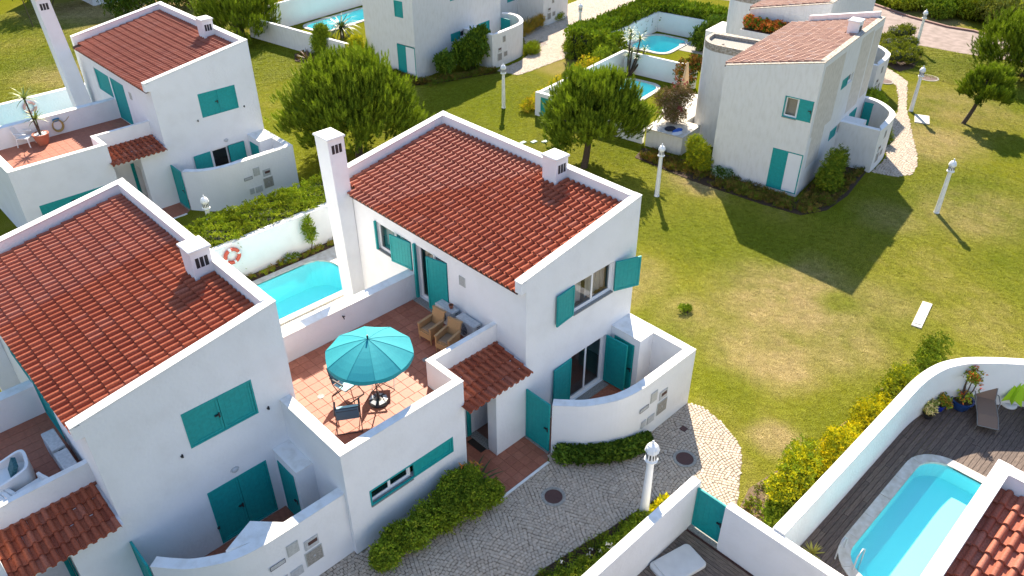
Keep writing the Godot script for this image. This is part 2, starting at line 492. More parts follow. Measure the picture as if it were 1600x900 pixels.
func build_paving():
	path("path", [[-9.0, 0.16], [-6.36, 0.16], [-6.36, -0.02], [-5.0, -0.02], [-2.42, -0.05], [-2.42, -1.30], [-0.26, -1.30], [0.02, -1.0], [0.36, -1.45], [0.72, -1.87], [1.32, -2.32], [2.12, -2.62], [4.93, -2.65], [5.12, -3.1], [5.05, -3.7], [4.82, -4.35], [4.48, -5.0], [3.95, -5.38], [3.53, -5.6], [2.9, -5.95], [2.3, -6.25], [1.6, -6.6], [0.95, -6.7], [0.95, -5.45], [1.3, -4.6], [0.4, -4.38], [-0.7, -4.24], [-2.0, -4.02], [-3.1, -3.84], [-6.0, -3.8], [-9.0, -3.8]], 0.012, M.mortar, 0.102, 21)
	path("path", [[25.9, 1.0], [28.1, 1.2], [29.6, 2.0], [30.4, 3.2], [32.9, 3.4], [34.8, 3.6], [37.1, 4.6], [39.0, 5.6], [40.0, 7.0], [42.6, 9.5], [46.0, 12.0], [47.5, 11.0], [44.2, 9.6], [41.8, 7.4], [41.1, 6.4], [40.2, 5.4], [37.6, 4.3], [35.6, 3.45], [33.6, 2.35], [31.7, 1.4], [30.0, 0.45], [28.4, -0.3], [27.1, -0.58], [26.2, -0.1]], 0.012, M.mortar, 0.125, 22)
	path("path", [[22.6, 25.6], [23.1, 23.9], [24.6, 23.95], [26.3, 24.05], [27.6, 24.1], [28.5, 24.4], [29.8, 25.2], [30.6, 25.6], [31.4, 25.9], [34.0, 28.0], [37.7, 27.6], [41.6, 28.6], [46.0, 29.4], [50.0, 26.0], [52.0, 27.0], [48.0, 36.0], [40.0, 33.8], [36.0, 33.0], [33.2, 32.0], [31.4, 31.3], [29.6, 30.2], [28.7, 29.0], [27.4, 27.4], [26.9, 26.6], [25.2, 25.9]], 0.012, M.mortar, 0.13, 23)
	path("road", [[48.4, -14.0], [49.2, -2.0], [49.6, 1.5], [48.6, 5.3], [48.25, 8.3], [48.9, 11.0], [50.5, 16.0], [50.0, 22.0], [48.0, 27.0], [46.0, 31.0], [44.0, 40.0], [52.0, 44.0], [56.0, 34.0], [57.8, 26.0], [57.8, 20.0], [56.4, 15.6], [54.75, 11.6], [54.1, 8.4], [54.4, 6.6], [53.8, 4.5], [53.5, 2.7], [53.0, -2.0], [52.5, -14.0]], 0.018, M.road)
	var g := G.new()
	var kl := poly([[53.0, -2.0], [53.5, 2.7], [53.8, 4.5], [54.4, 6.6], [54.1, 8.4], [54.75, 11.6], [56.4, 15.6], [57.8, 20.0], [57.8, 26.0]])
	var ht: Array = []
	for p in kl: ht.append(0.14)
	g.ribbon(kl, offset_line(kl, -0.22), -0.05, ht)
	struct("kerb", g, mat(lin(0.26, 0.15, 0.12), 0.9))
	# planted beds
	path("planting_bed", [[20.2, 2.0], [20.4, 7.0], [19.9, 11.0], [18.6, 10.5], [18.5, 6.9], [18.65, 5.1], [18.85, 3.0], [19.2, 1.2], [20.5, 0.6], [22.6, 0.62], [24.7, 1.0], [25.8, 1.2], [25.6, 3.1]], 0.03, M.soil)
	path("planting_bed", [[17.3, 31.5], [17.5, 27.5], [22.3, 25.8], [22.4, 25.2], [20.5, 25.9], [18.2, 26.5], [16.9, 27.3], [16.5, 31.0]], 0.03, M.soil)
	path("planting_bed", [[-9.0, -3.75], [-6.0, -3.78], [-3.1, -3.82], [-2.0, -4.0], [-0.7, -4.22], [0.4, -4.36], [1.28, -4.55], [0.9, -5.42], [-9.0, -5.42]], 0.03, M.soil)
	path("planting_bed", [[2.4, -6.3], [3.2, -6.1], [4.4, -6.3], [5.6, -6.7], [7.2, -6.6], [8.6, -6.9], [10.4, -6.8], [12.6, -7.4], [12.4, -8.5], [10.5, -8.0], [8.6, -7.9], [1.0, -7.9], [1.0, -6.8]], 0.02, M.dry_soil)
	path("planting_bed", [[16.4, 33.4], [17.4, 33.4], [16.6, 37.6], [14.8, 38.2], [14.0, 36.8], [14.6, 34.8]], 0.03, M.soil)
	path("planting_bed", [[41.8, 6.6], [43.0, 6.2], [46.2, 7.0], [47.2, 8.6], [47.6, 10.4], [43.5, 9.4], [42.4, 8.2]], 0.02, M.soil)
	path("planting_bed", [[-6.0, 13.95], [4.9, 13.95], [4.9, 14.42], [-6.0, 14.42]], 0.05, M.soil)

func build_houses():
	villa("villa", "white villa with open teal shutters and a parasol on its roof terrace", 0, 0, {"open": true, "terrace_tiles": 1, "seed": 31, "single": 300})
	villa("villa", "white villa with closed teal shutters, its red roof cut by the left edge", -10.87, 2.81, {"corner_slab": true, "seed": 32, "single": 300, "terrace_tiles": 0})
	villa("villa", "white villa with a hose reel on its terrace wall and an orange palm pot", -0.91, 22.54, {"chim": -0.38, "chim_h": 8.1, "seed": 33, "single": 0, "door_ajar": true})
	villa("villa", "white villa of which only a red roof corner shows beside the deck pool", -3.67, -20.9, {"seed": 34, "single": 60, "meters": false})
	var far := thing("villa", "distant white villa wall with a teal door behind the dark trees at the top left", "house", P(9.4, 61.2, 0))
	var g := G.new()
	g.panel(P(0, 0, 0), Vector3.RIGHT, 6.0, 6.0, 6.6, 0.25, [[1.45, 2.55, 0.05, 2.4]]); g.box(0, 0.25, 0.25, 8.75, 0, 6.0); g.box(5.75, 6.0, 0.25, 8.75, 0, 6.6); g.box(0, 6.0, 8.75, 9.0, 0, 6.6)
	put("wall", g, M.plaster, far)
	closed_shutters(far, P(1.45, 0, 0.05), Vector3.RIGHT, 1.1, 2.35, 1)
	g = G.new(); g.hexa(P(0.25, 0.25, 5.6), Vector3(5.5, 0.5, 0), Vector3(0, 0, -8.5), Vector3(0, 0.1, 0)); put("roof", g, M.tiles[0], far)
	old_villa("old_villa", "weathered white villa with beige patched side wall and a half open gable window", 20.65, 2.31, {"patched": true, "seed": 41})
	var d2 := Transform3D(Basis(Vector3.UP, deg_to_rad(8.5)), P(20.65, 2.31, 0)) * P(9.8, 3.05, 0)
	old_villa("old_villa", "white villa with flowering planters in front of its gable, behind the patched villa", d2.x, -d2.z, {"seed": 42})
	old_villa("old_villa", "weathered white villa with a dark shrub by its slit window and a curved court", 17.68, 27.82, {"window": 1, "tower": false, "seed": 43})
	var c2 := Transform3D(Basis(Vector3.UP, deg_to_rad(8.5)), P(17.68, 27.82, 0)) * P(10.0, 3.0, 0)
	old_villa("old_villa", "white villa behind a clump of tall dry grasses beside the paved path", c2.x, -c2.z, {"window": 1, "tower": false, "seed": 44})

func wall(called: String, label: String, line: Array, thick: float, h: float, m: Material, xf := Transform3D.IDENTITY, group := "", base := -0.05, per := 0, cap_m: Material = null):
	var o := thing(called, label, "garden wall", Vector3.ZERO, 0.0, group)
	o.transform = xf
	var l := poly(line)
	if per > 0: l = smooth_line(l, per)
	var i := offset_line(l, thick)
	var tops: Array = []
	for p in l: tops.append(h)
	var g := G.new(); g.ribbon(l, i, base, tops); put("wall_body", g, m, o)
	g = G.new()
	var tt: Array = []
	for p in l: tt.append(h + 0.028)
	g.ribbon(offset_line(l, -0.008), offset_line(l, thick + 0.008), h + 0.001, tt)
	put("coping", g, cap_m if cap_m else M.cap, o)
	return o

func boards(root: Node3D, a0: float, a1: float, b0: float, b1: float, pitch: float, along_a: bool, h: float, mats: Array, clip: PackedVector2Array, holes: Array, sd: int):
	var rng := RandomNumberGenerator.new()
	rng.seed = sd
	var n := int((b1 - b0) / pitch) if along_a else int((a1 - a0) / pitch)
	for i in n:
		var lo := (b0 if along_a else a0) + i * pitch
		var strip := poly([[a0, lo + 0.006], [a1, lo + 0.006], [a1, lo + pitch - 0.006], [a0, lo + pitch - 0.006]]) if along_a else poly([[lo + 0.006, b0], [lo + pitch - 0.006, b0], [lo + pitch - 0.006, b1], [lo + 0.006, b1]])
		# boards come in lengths, butted with a small gap
		var start := rng.randf_range(0.6, 2.6)
		var from := a0 if along_a else b0
		var end := a1 if along_a else b1
		var cuts: Array = [from]
		var x := from + start
		while x < end - 0.4:
			cuts.append(x)
			x += 2.6
		cuts.append(end)
		for c in cuts.size() - 1:
			var s2 := poly([[cuts[c] + 0.003, lo + 0.006], [cuts[c + 1] - 0.003, lo + 0.006], [cuts[c + 1] - 0.003, lo + pitch - 0.006], [cuts[c] + 0.003, lo + pitch - 0.006]]) if along_a else poly([[lo + 0.006, cuts[c] + 0.003], [lo + pitch - 0.006, cuts[c] + 0.003], [lo + pitch - 0.006, cuts[c + 1] - 0.003], [lo + 0.006, cuts[c + 1] - 0.003]])
			var pieces: Array = [s2]
			if clip.size(): pieces = Geometry2D.intersect_polygons(s2, clip)
			for hole in holes:
				var nextp: Array = []
				for p in pieces: nextp.append_array(Geometry2D.clip_polygons(p, hole))
				pieces = nextp
			for p in pieces:
				if Geometry2D.is_polygon_clockwise(p) and pieces.size() > 2: continue
				var g := G.new()
				g.prism(p, h - 0.022, h + rng.randf_range(-0.0015, 0.0015))
				put("deck_board", g, mats[rng.randi() % mats.size()], root)

func build_walls_and_pools(A0: Transform3D, B0: Transform3D, D0: Transform3D, D1: Transform3D, C0: Transform3D):
	# pool yards of the villas
	add_pool("blue pool with rounded end beside the life ring wall", A0, -5.6, 1.3, 10.8, 13.55, 0.9, 0.30, 0.06, 1.25)
	yard_sheet("paving", A0, -6.0, 4.9, 5.5, 13.95, [-5.6, 1.3, 10.8, 13.55, 0.9], 0.03, M.coping)
	wall("garden_wall", "low white wall carrying a red and white life ring", [[4.93, 9.42], [4.93, 14.42], [-5.9, 14.42]], -0.2, 1.72, M.plaster)
	add_pool("pool mostly hidden behind the terrace with the palm pot", B0, -5.6, 1.3, 10.8, 13.55, 0.9, 0.30, 0.06, 1.25)
	yard_sheet("paving", B0, -6.0, 4.9, 5.5, 14.4, [-5.6, 1.3, 10.8, 13.55, 0.9], 0.03, M.coping)
	wall("garden_wall", "low white wall behind the palm pot terrace, lawn beyond it", [[4.93, 9.42], [4.93, 14.42], [-8.0, 14.42]], -0.2, 1.72, M.plaster, B0)
	# deck yard with the big pool
	var ow := poly([[0.96, -7.86], [4.2, -7.88], [7.6, -7.88], [9.16, -7.90], [10.24, -8.07], [10.97, -8.38], [11.6, -8.85], [12.6, -9.95], [13.8, -11.6], [15.0, -13.4]])
	var line: Array = []
	for p in ow: line.append([p.x, p.y])
	wall("garden_wall", "long white wall curving round the dark deck with the lime parasol", line, -0.33, 1.78, M.plaster, Transform3D.IDENTITY, "", -0.05, 5, M.cap)
	wall("garden_wall", "straight white wall between the two decks, below the teal gate", [[0.95, -6.66], [0.95, -15.0]], -0.27, 1.72, M.plaster)
	wall("garden_wall", "straight white wall behind the lamp post, by the sun bed mattress", [[-9.0, -5.43], [0.97, -5.43]], -0.28, 1.72, M.plaster)
	var gt := thing("garden_gate", "teal garden gate between two white walls, dark deck behind it", "gate", P(0.85, -5.70, 0))
	leaf(gt, Vector3(0, 0.16, 0.03), Vector3.BACK, 0.90, 1.46, "gate_leaf", 1)
	var g := G.new(); g.hexa(P(-0.18, 0.02, -0.02), Vector3(0.36, 0, 0), Vector3(0, 0, 1.0), Vector3(0, 0.13, 0)); put("gate_step", g, M.stone, gt)
	var dk := thing("timber_deck", "dark timber deck round the large pool beside the lime parasol", "deck", P(0, 0, 0))
	add_pool("large turquoise pool with rounded corners set in the dark deck", A0, 2.65, 8.2, -12.2, -9.2, 0.75, 0.32, 0.09, 0.56)
	var clip := offset_line(smooth_line(ow, 5), -0.335)
	var cl := PackedVector2Array(clip)
	cl.append_array(poly([[15.0, -15.0], [0.96, -15.0]]))
	g = G.new()
	for q in [[0.96, 16.0, -15.0, -12.5], [0.96, 2.3, -12.5, -8.2], [8.5, 12.0, -12.5, -9.2]]:
		g.box(q[0], q[1], q[2], q[3], 0.02, 0.06)
	g.box(2.3, 8.5, -8.9, -8.2, 0.02, 0.06)
	put("deck_frame", g, M.under, dk)
	boards(dk, 0.96, 14.5, -14.0, -8.1, 0.145, true, 0.10, M.boards, cl, [round_rect(2.33, 8.52, -12.52, -8.88, 1.07)], 51)
	keep_out.append(poly([[0.9, -5.4], [0.9, -7.9], [9.2, -7.9], [11, -8.4], [15, -13.4], [15, -20], [-9, -20], [-9, -5.4]]))
	g = G.new()
	for q in [[2.55, -9.05], [2.55, -9.55]]:
		g.tube([P(q[0] + 0.1, q[1], 0.1), P(q[0] + 0.1, q[1], 0.65), P(q[0] + 0.35, q[1], 0.75), P(q[0] + 0.6, q[1], 0.5), P(q[0] + 0.62, q[1], -0.5)], [0.02], 8)
	tag(put("pool_ladder", g, M.metal), "chrome handrails of a pool ladder at the near end of the large pool", "pool ladder")
	var d2 := thing("timber_deck", "brown timber deck under the pale mattress, behind the teal gate", "deck", P(0, 0, 0))
	g = G.new(); g.box(-8.0, 0.68, -12.0, -5.71, 0.02, 0.06); put("deck_frame", g, M.under, d2)
	boards(d2, -2.9, 0.67, -9.0, -5.715, 0.112, false, 0.10, M.boards_grey, PackedVector2Array(), [], 52)
	# gardens behind the older villas
	add_pool("small pool behind the pine, below the yucca", D0, 4.6, 9.3, 12.4, 15.0, 0.8, 0.28, 0.05, 1.2)
	yard_sheet("lawn", D0, 1.0, 10.4, 8.6, 15.9, [4.6, 9.3, 12.4, 15.0, 0.8], 0.012, M.lawn)
	wall("garden_wall", "white wall along the yellow shrubs and the small teal gate", [[0.95, 16.05], [10.55, 16.05], [10.55, 10.6]], -0.22, 1.38, M.plaster, D0)
	var gw := thing("garden_gate", "small teal gate at the end of the white wall behind the pine", "gate")
	gw.transform = D0
	g = G.new(); g.box(0.75, 0.98, 15.72, 16.10, 0, 1.42); g.box(0.75, 0.98, 14.55, 14.78, 0, 1.42); g.box(0.75, 0.98, 14.78, 15.72, 1.2, 1.42); put("gate_post", g, M.plaster, gw)
	leaf(gw, P(0.80, 15.71, 0.08), Vector3.BACK, 0.92, 1.10, "gate_leaf")
	wall("garden_wall", "white end wall of the garden under the pine", [[0.95, 14.5], [0.95, 9.0]], 0.22, 1.0, M.plaster, D0)
	add_pool("pool with sparkling water inside the tall hedge", D1, 5.4, 9.1, 12.3, 15.2, 0.7, 0.28, 0.05, 1.2)
	yard_sheet("lawn", D1, 1.0, 10.0, 8.6, 15.6, [5.4, 9.1, 12.3, 15.2, 0.7], 0.012, M.lawn)
	wall("garden_wall", "white wall under the tall clipped hedge by the sparkling pool", [[1.2, 15.65], [10.15, 15.65], [10.15, 9.5]], -0.22, 1.42, M.plaster, D1)
	g = G.new(); g.prism(poly([[9.9, 9.6], [9.9, 12.0], [8.2, 12.6], [6.9, 12.0], [7.0, 9.0]]), 0, 0.03)
	var pv := struct("paving", g, M.concrete); pv.transform = D1
	# raised terrace beside the patched villa
	var rt := thing("raised_terrace", "pale raised terrace with a low front wall beside the pink bush", "terrace")
	rt.transform = D0
	g = G.new(); g.prism(poly([[0.85, 6.6], [0.85, 8.75], [2.6, 8.9], [4.2, 9.6], [6.4, 10.4], [7.2, 8.2], [5.4, 7.48], [2.94, 7.48], [2.94, 6.6]]), 0, 1.0); put("terrace_body", g, M.old_plaster, rt)
	g = G.new(); g.prism(poly([[0.80, 6.58], [0.80, 8.79], [2.6, 8.95], [4.2, 9.65], [6.4, 10.45], [7.25, 8.2], [5.4, 7.46], [2.93, 7.46], [2.93, 6.58]]), 1.001, 1.04); put("terrace_paving", g, M.coping, rt)
	# planters in front of the second villa's gable
	var pb := thing("planter_box", "high white planter with red flowers in front of a pale gable", "planter")
	pb.transform = D0
	g = G.new(); g.box(8.9, 9.70, 4.6, 7.6, 0, 4.62); put("planter_body", g, M.old_plaster, pb)
	g = G.new(); g.box(8.95, 9.65, 4.65, 7.55, 4.621, 4.66); put("soil", g, M.soil, pb)
	var pc := thing("planter_box", "lower white planter with a small yucca and dark stones, by the rounded tower", "planter")
	pc.transform = D0
	g = G.new(); g.box(6.9, 8.7, 4.75, 8.2, 0, 3.5); put("planter_body", g, M.old_plaster, pc)
	g = G.new(); g.box(7.0, 8.6, 4.85, 8.1, 3.501, 3.54); put("soil", g, M.soil, pc)
	var blk := thing("garden_wall", "white blocky wall with a flat top beside the rounded tower", "garden wall")
	blk.transform = D0
	g = G.new(); g.box(13.9, 16.4, 10.55, 11.9, 0, 2.6); put("wall_body", g, M.plaster, blk)
	g = G.new(); g.box(13.88, 16.42, 10.545, 11.92, 2.601, 2.63); put("coping", g, M.cap, blk)
	# garden of the villa with the curved court
	add_pool("long pool beside a cycad and a stained white wall", C0, 3.4, 10.2, 12.9, 15.4, 0.8, 0.3, 0.05, 1.2)
	yard_sheet("lawn", C0, -0.4, 11.0, 5.2, 16.3, [3.4, 10.2, 12.9, 15.4, 0.8], 0.012, M.lawn)
	wall("garden_wall", "stained white wall between the lawn and the cycad pool", [[-0.65, 4.75], [-0.65, 16.5], [1.2, 16.5]], -0.22, 1.45, M.old_plaster, C0)
	wall("garden_wall", "tall white wall behind the cycad pool", [[1.2, 16.5], [12.5, 16.5]], -0.22, 1.9, M.plaster, C0)
	for q in [[D0, 0.8, 10.6, 4.4, 16.2], [D1, 0.8, 10.4, 4.4, 16.2], [C0, -0.8, 12.6, 4.5, 16.6], [D0, 0, 8.9, -2.2, 5.0], [D1, 0, 9, -2.2, 5.0], [C0, 0, 9, -2.6, 5.0]]:
		var r := PackedVector2Array()
		for k in [[q[1], q[3]], [q[2], q[3]], [q[2], q[4]], [q[1], q[4]]]:
			var p: Vector3 = q[0] * P(k[0], k[1], 0)
			r.append(Vector2(p.x, -p.z))
		keep_out.append(r)
	keep_out.append(poly([[-7, -0.1], [5, -2.7], [5, 14.7], [-7, 14.7]]))
	keep_out.append(poly([[-18, 0], [-5.9, 0], [-5.9, 14], [-18, 14]]))
	keep_out.append(poly([[-9, 19.8], [4.1, 19.8], [4.1, 37.2], [-9, 37.2]]))

# ---------------------------------------------------------------- lawn
func lawn_color(a: float, b: float) -> Color:
	var n := lawn_noise.get_noise_2d(a, b)
	var f := lawn_fine.get_noise_2d(a * 1.7, b * 1.7)
	var green := Color(0.170, 0.196, 0.014)
	var olive := Color(0.255, 0.245, 0.030)
	var straw := Color(0.42, 0.32, 0.14)
	var g := clampf(0.5 + n * 1.0 + f * 0.25, 0, 1)
	var c := green.lerp(olive, g)
	var dry := 0.0
	for q in [[12.4, -2.3, 3.6, 1.0], [9.3, -2.9, 2.6, 0.95], [13.8, -1.2, 3.0, 0.7], [11.4, -4.6, 2.2, 0.7], [19.0, 6.8, 2.2, 0.6], [25.3, -4.2, 3.2, 0.6], [31.9, 0.6, 3.4, 0.75], [38.0, 1.2, 4.0, 0.6], [22.0, -1.8, 2.0, 0.4], [9.0, 3.5, 2.5, 0.5], [5.6, -5.6, 1.0, 0.8], [56.0, 12.0, 2.5, 0.9], [12.0, 60.0, 9.0, 0.8], [3.0, 46.0, 5.0, 0.5], [9.0, 0.0, 2.0, 0.5], [15.0, -4.5, 2.0, 0.35], [55.6, 9.0, 1.8, 0.9], [29.5, 24.2, 2.5, 0.8], [26.0, 23.3, 2.0, 0.7]]:
		var d := Vector2(a - q[0], b - q[1]).length() / float(q[2])
		dry = maxf(dry, float(q[3]) * smoothstep(1.15, 0.25, d))
	dry = clampf(dry + dry * (n * 1.2 + f * 0.5) + maxf(0.0, n * 1.6 + f * 0.5 - 0.55) * 0.5, 0, 1)
	for q in [[14.9, 2.6, 3.0], [15.4, 0.3, 1.6], [6.6, -3.2, 1.5], [13.9, -3.4, 1.2], [18.0, 22.0, 6.0], [8.0, 26.0, 6.0], [12.0, 38.0, 6.0]]:
		var d := Vector2(a - q[0], b - q[1]).length() / float(q[2])
		dry *= 1.0 - 0.85 * smoothstep(1.1, 0.3, d)
		c = c.lerp(green, 0.6 * smoothstep(1.2, 0.3, d))
	return c.lerp(straw, dry)

func grid_sheet(g: G, xf: Transform3D, x0: float, x1: float, y0: float, y1: float, step: float, h: float, skip: Callable):
	var nx := maxi(1, int(round((x1 - x0) / step))); var ny := maxi(1, int(round((y1 - y0) / step)))
	var cols: Array = []
	for i in nx + 1:
		var r: Array = []
		for j in ny + 1:
			var p := xf * Vector3(lerpf(x0, x1, float(i) / nx), 0, -lerpf(y0, y1, float(j) / ny))
			r.append(lawn_color(p.x, -p.z))
		cols.append(r)
	for i in nx:
		for j in ny:
			var xa := lerpf(x0, x1, float(i) / nx); var xb := lerpf(x0, x1, float(i + 1) / nx)
			var ya := lerpf(y0, y1, float(j) / ny); var yb := lerpf(y0, y1, float(j + 1) / ny)
			if skip.is_valid() and skip.call((xa + xb) / 2, (ya + yb) / 2): continue
			var A := Vector3(xa, h, -ya); var B := Vector3(xb, h, -ya); var C := Vector3(xb, h, -yb); var D := Vector3(xa, h, -yb)
			for q in [[A, i, j], [C, i + 1, j + 1], [B, i + 1, j], [A, i, j], [D, i, j + 1], [C, i + 1, j + 1]]:
				g.col = cols[q[1]][q[2]]
				g.v(q[0], Vector3.UP)

var pools: Array = []   # [inverse transform, x0, x1, y0, y1]

func over_pool(a: float, b: float, grow: float) -> bool:
	for q in pools:
		var p: Vector3 = q[0] * Vector3(a, 0, -b)
		if p.x > q[1] - grow and p.x < q[2] + grow and -p.z > q[3] - grow and -p.z < q[4] + grow: return true
	return false

func build_ground():
	lawn_noise.seed = 11; lawn_noise.frequency = 0.11; lawn_noise.fractal_octaves = 3
	lawn_fine.seed = 12; lawn_fine.frequency = 0.55; lawn_fine.fractal_octaves = 3
	var g := G.new()
	grid_sheet(g, Transform3D.IDENTITY, -25, 80, -20, 80, 0.5, 0.0, func(a, b): return over_pool(a, b, 0.36))
	g.col = Color(0.17, 0.17, 0.03)
	for r in [[-400, 500, -400, -20], [-400, 500, 80, 500], [-400, -25, -20, 80], [80, 500, -20, 80]]:
		g.sheet(poly([[r[0], r[2]], [r[1], r[2]], [r[1], r[3]], [r[0], r[3]]]), 0.0)
	struct("ground", g, M.lawn)

func add_pool(label: String, xf: Transform3D, x0: float, x1: float, y0: float, y1: float, r: float, cop: float, top: float, depth: float, ledge := true):
	var o := thing("swimming_pool", label, "swimming pool")
	o.transform = xf
	var rim := round_rect(x0, x1, y0, y1, r)
	var out := round_rect(x0 - cop, x1 + cop, y0 - cop, y1 + cop, r + cop)
	var n := rim.size()
	var g := G.new()
	for i in n:
		var j := (i + 1) % n
		var A := Vector3(rim[i].x, top, -rim[i].y); var B := Vector3(rim[j].x, top, -rim[j].y)
		var dn := Vector3(0, -depth, 0)
		g.quad(B, A, A + dn, B + dn)
	g.sheet(rim, top - depth)
	put("basin", g, M.pool, o)
	# coping slabs, cut across the rim with open joints
	var lens: Array = [0.0]
	for i in n: lens.append(lens[i] + rim[i].distance_to(rim[(i + 1) % n]))
	var total: float = lens[n]
	var slabs := maxi(6, int(total / 0.95))
	var at := func(line: PackedVector2Array, d: float) -> Vector2:
		var k := 0
		while k < n - 1 and float(lens[k + 1]) < d: k += 1
		var t: float = (d - float(lens[k])) / maxf(1e-5, float(lens[k + 1]) - float(lens[k]))
		return line[k].lerp(line[(k + 1) % n], clampf(t, 0, 1))
	for q in slabs:
		var c := G.new()
		var d0: float = total * q / slabs + 0.004; var d1: float = total * (q + 1) / slabs - 0.004
		var dy := 0.03 + 0.003 * ((q * 7) % 3)
		var inner := PackedVector2Array(); var outer := PackedVector2Array(); var tops: Array = []
		for e in 7:
			inner.append(at.call(rim, lerpf(d0, d1, e / 6.0))); outer.append(at.call(out, lerpf(d0, d1, e / 6.0))); tops.append(top + dy)
		c.ribbon(outer, inner, top - 0.04, tops)
		put("coping_slab", c, M.coping, o)
	var w := G.new()
	w.sheet(rim, top - 0.045)
	put("water", w, M.water, o)

# paving or lawn around a pool: a rectangle with the pool's outline left out
func yard_sheet(called: String, xf: Transform3D, x0: float, x1: float, y0: float, y1: float, pool: Array, h: float, m: Material):
	var g := G.new()
	var px0: float = pool[0]; var px1: float = pool[1]; var py0: float = pool[2]; var py1: float = pool[3]; var r: float = pool[4]
	for q in [[x0, x1, y0, py0], [x0, x1, py1, y1], [x0, px0, py0, py1], [px1, x1, py0, py1]]:
		if q[1] - q[0] > 0.01 and q[3] - q[2] > 0.01:
			grid_sheet(g, xf, q[0], q[1], q[2], q[3], 0.5, h, func(_a, _b): return false)
	# corners between the round pool and its bounding box
	var rim := round_rect(px0, px1, py0, py1, r)
	for k in 4:
		var corner: Vector2 = [Vector2(px1, py1), Vector2(px0, py1), Vector2(px0, py0), Vector2(px1, py0)][k]
		for i in 7:
			var A := rim[k * 8 + i]; var B := rim[k * 8 + i + 1]
			var w := xf * Vector3(corner.x, 0, -corner.y)
			g.col = lawn_color(w.x, -w.z)
			g.tri_up(Vector3(corner.x, h, -corner.y), Vector3(A.x, h, -A.y), Vector3(B.x, h, -B.y))
	var o := struct(called, g, m)
	o.transform = xf

# ---------------------------------------------------------------- roof tiles
func tile_mesh(w: float, l: float, sd: int) -> ArrayMesh:
	# a roll-and-pan clay tile: x across, y out of the roof, -z up the slope
	var g := G.new()
	var prof: Array = []
	prof.append(Vector2(-w * 0.5, 0.012))
	prof.append(Vector2(-w * 0.42, 0.0))
	prof.append(Vector2(-w * 0.10, 0.0))
	for k in 7:
		var an := PI - PI * k / 6.0
		prof.append(Vector2(w * 0.21 + cos(an) * w * 0.29, 0.006 + sin(an) * w * 0.36))
	var lo := 0.052; var th := 0.022
	for i in prof.size() - 1:
		var p: Vector2 = prof[i]; var q: Vector2 = prof[i + 1]
		var A := Vector3(p.x, p.y + lo, 0); var B := Vector3(q.x, q.y + lo, 0)
		var C := Vector3(q.x, q.y, -l * 1.06); var D := Vector3(p.x, p.y, -l * 1.06)
		var nrm := func(k: int) -> Vector3:
			var e: Vector2 = (prof[mini(k + 1, prof.size() - 1)] - prof[maxi(k - 1, 0)]).normalized()
			return Vector3(-e.y, e.x, 0)
		if i >= 3:
			var n0: Vector3 = nrm.call(i); var n1: Vector3 = nrm.call(i + 1)
			g.smooth(A, B, C, n0, n1, n1); g.smooth(A, C, D, n0, n1, n0)
		else:
			g.quad(A, B, C, D)
		g.quad(A + Vector3(0, -th - lo * 0.4, 0), B + Vector3(0, -th - lo * 0.4, 0), B, A)
	var last: Vector2 = prof[prof.size() - 1]
	g.quad(Vector3(last.x, 0, 0), Vector3(last.x, 0, -l), Vector3(last.x, last.y, -l), Vector3(last.x, last.y + lo, 0))
	return g.done(null)

var tile_cache := {}

# rows of tiles from an eave corner: ux along the eave, us up the slope; only the nearest "singles" become parts of their own
func lay_tiles(root: Node3D, called: String, corner: Vector3, ux: Vector3, us: Vector3, nx: int, ny: int, w: float, l: float, singles: int, skip: Callable, sd: int, tint := Color(1, 1, 1)):
	var key = "%.3f_%.3f" % [w, l]
	if not tile_cache.has(key):
		var set: Array = []
		for m in M.tiles:
			var me := tile_mesh(w, l, 0)
			me.surface_set_material(0, m)
			set.append(me)
		var plain := tile_mesh(w, l, 0)
		plain.surface_set_material(0, M.tile_any)
		tile_cache[key] = [set, plain]
	var meshes: Array = tile_cache[key][0]
	var rng := RandomNumberGenerator.new()
	rng.seed = sd
	var nrm := ux.cross(-us).normalized()
	if nrm.y < 0: nrm = -nrm
	var X := ux
	if X.cross(nrm).dot(-us) < 0: X = -ux
	var spots: Array = []
	for j in ny:
		for i in nx:
			var p := corner + ux * ((i + 0.5) * w) + us * (j * l)
			if skip.is_valid() and skip.call(p): continue
			var bs := Basis(X, nrm, -us).rotated(nrm, rng.randf_range(-0.012, 0.012)).rotated(X, rng.randf_range(-0.006, 0.006))
			spots.append([(root.transform * p).distance_to(cam_at), Transform3D(bs, p + nrm * rng.randf_range(0, 0.006) + us * rng.randf_range(-0.008, 0.008)), rng.randi() % 100])
	spots.sort_custom(func(p, q): return p[0] < q[0])
	var rest: Array = []; var cols: Array = []
	for i in spots.size():
		var t: int = spots[i][2]
		var kind := 0 if t < 36 else 1 if t < 60 else 2 if t < 80 else 3 if t < 90 else 4
		if i < singles:
			var o := MeshInstance3D.new()
			o.name = numbered(root, called)
			o.mesh = meshes[kind]
			o.transform = spots[i][1]
			root.add_child(o, true)
		else:
			rest.append(spots[i][1])
			cols.append((M.tiles[kind].albedo_color as Color).srgb_to_linear() * tint)
	if rest.size():
		many("roof_tiles", tile_cache[key][1], rest, cols, root)

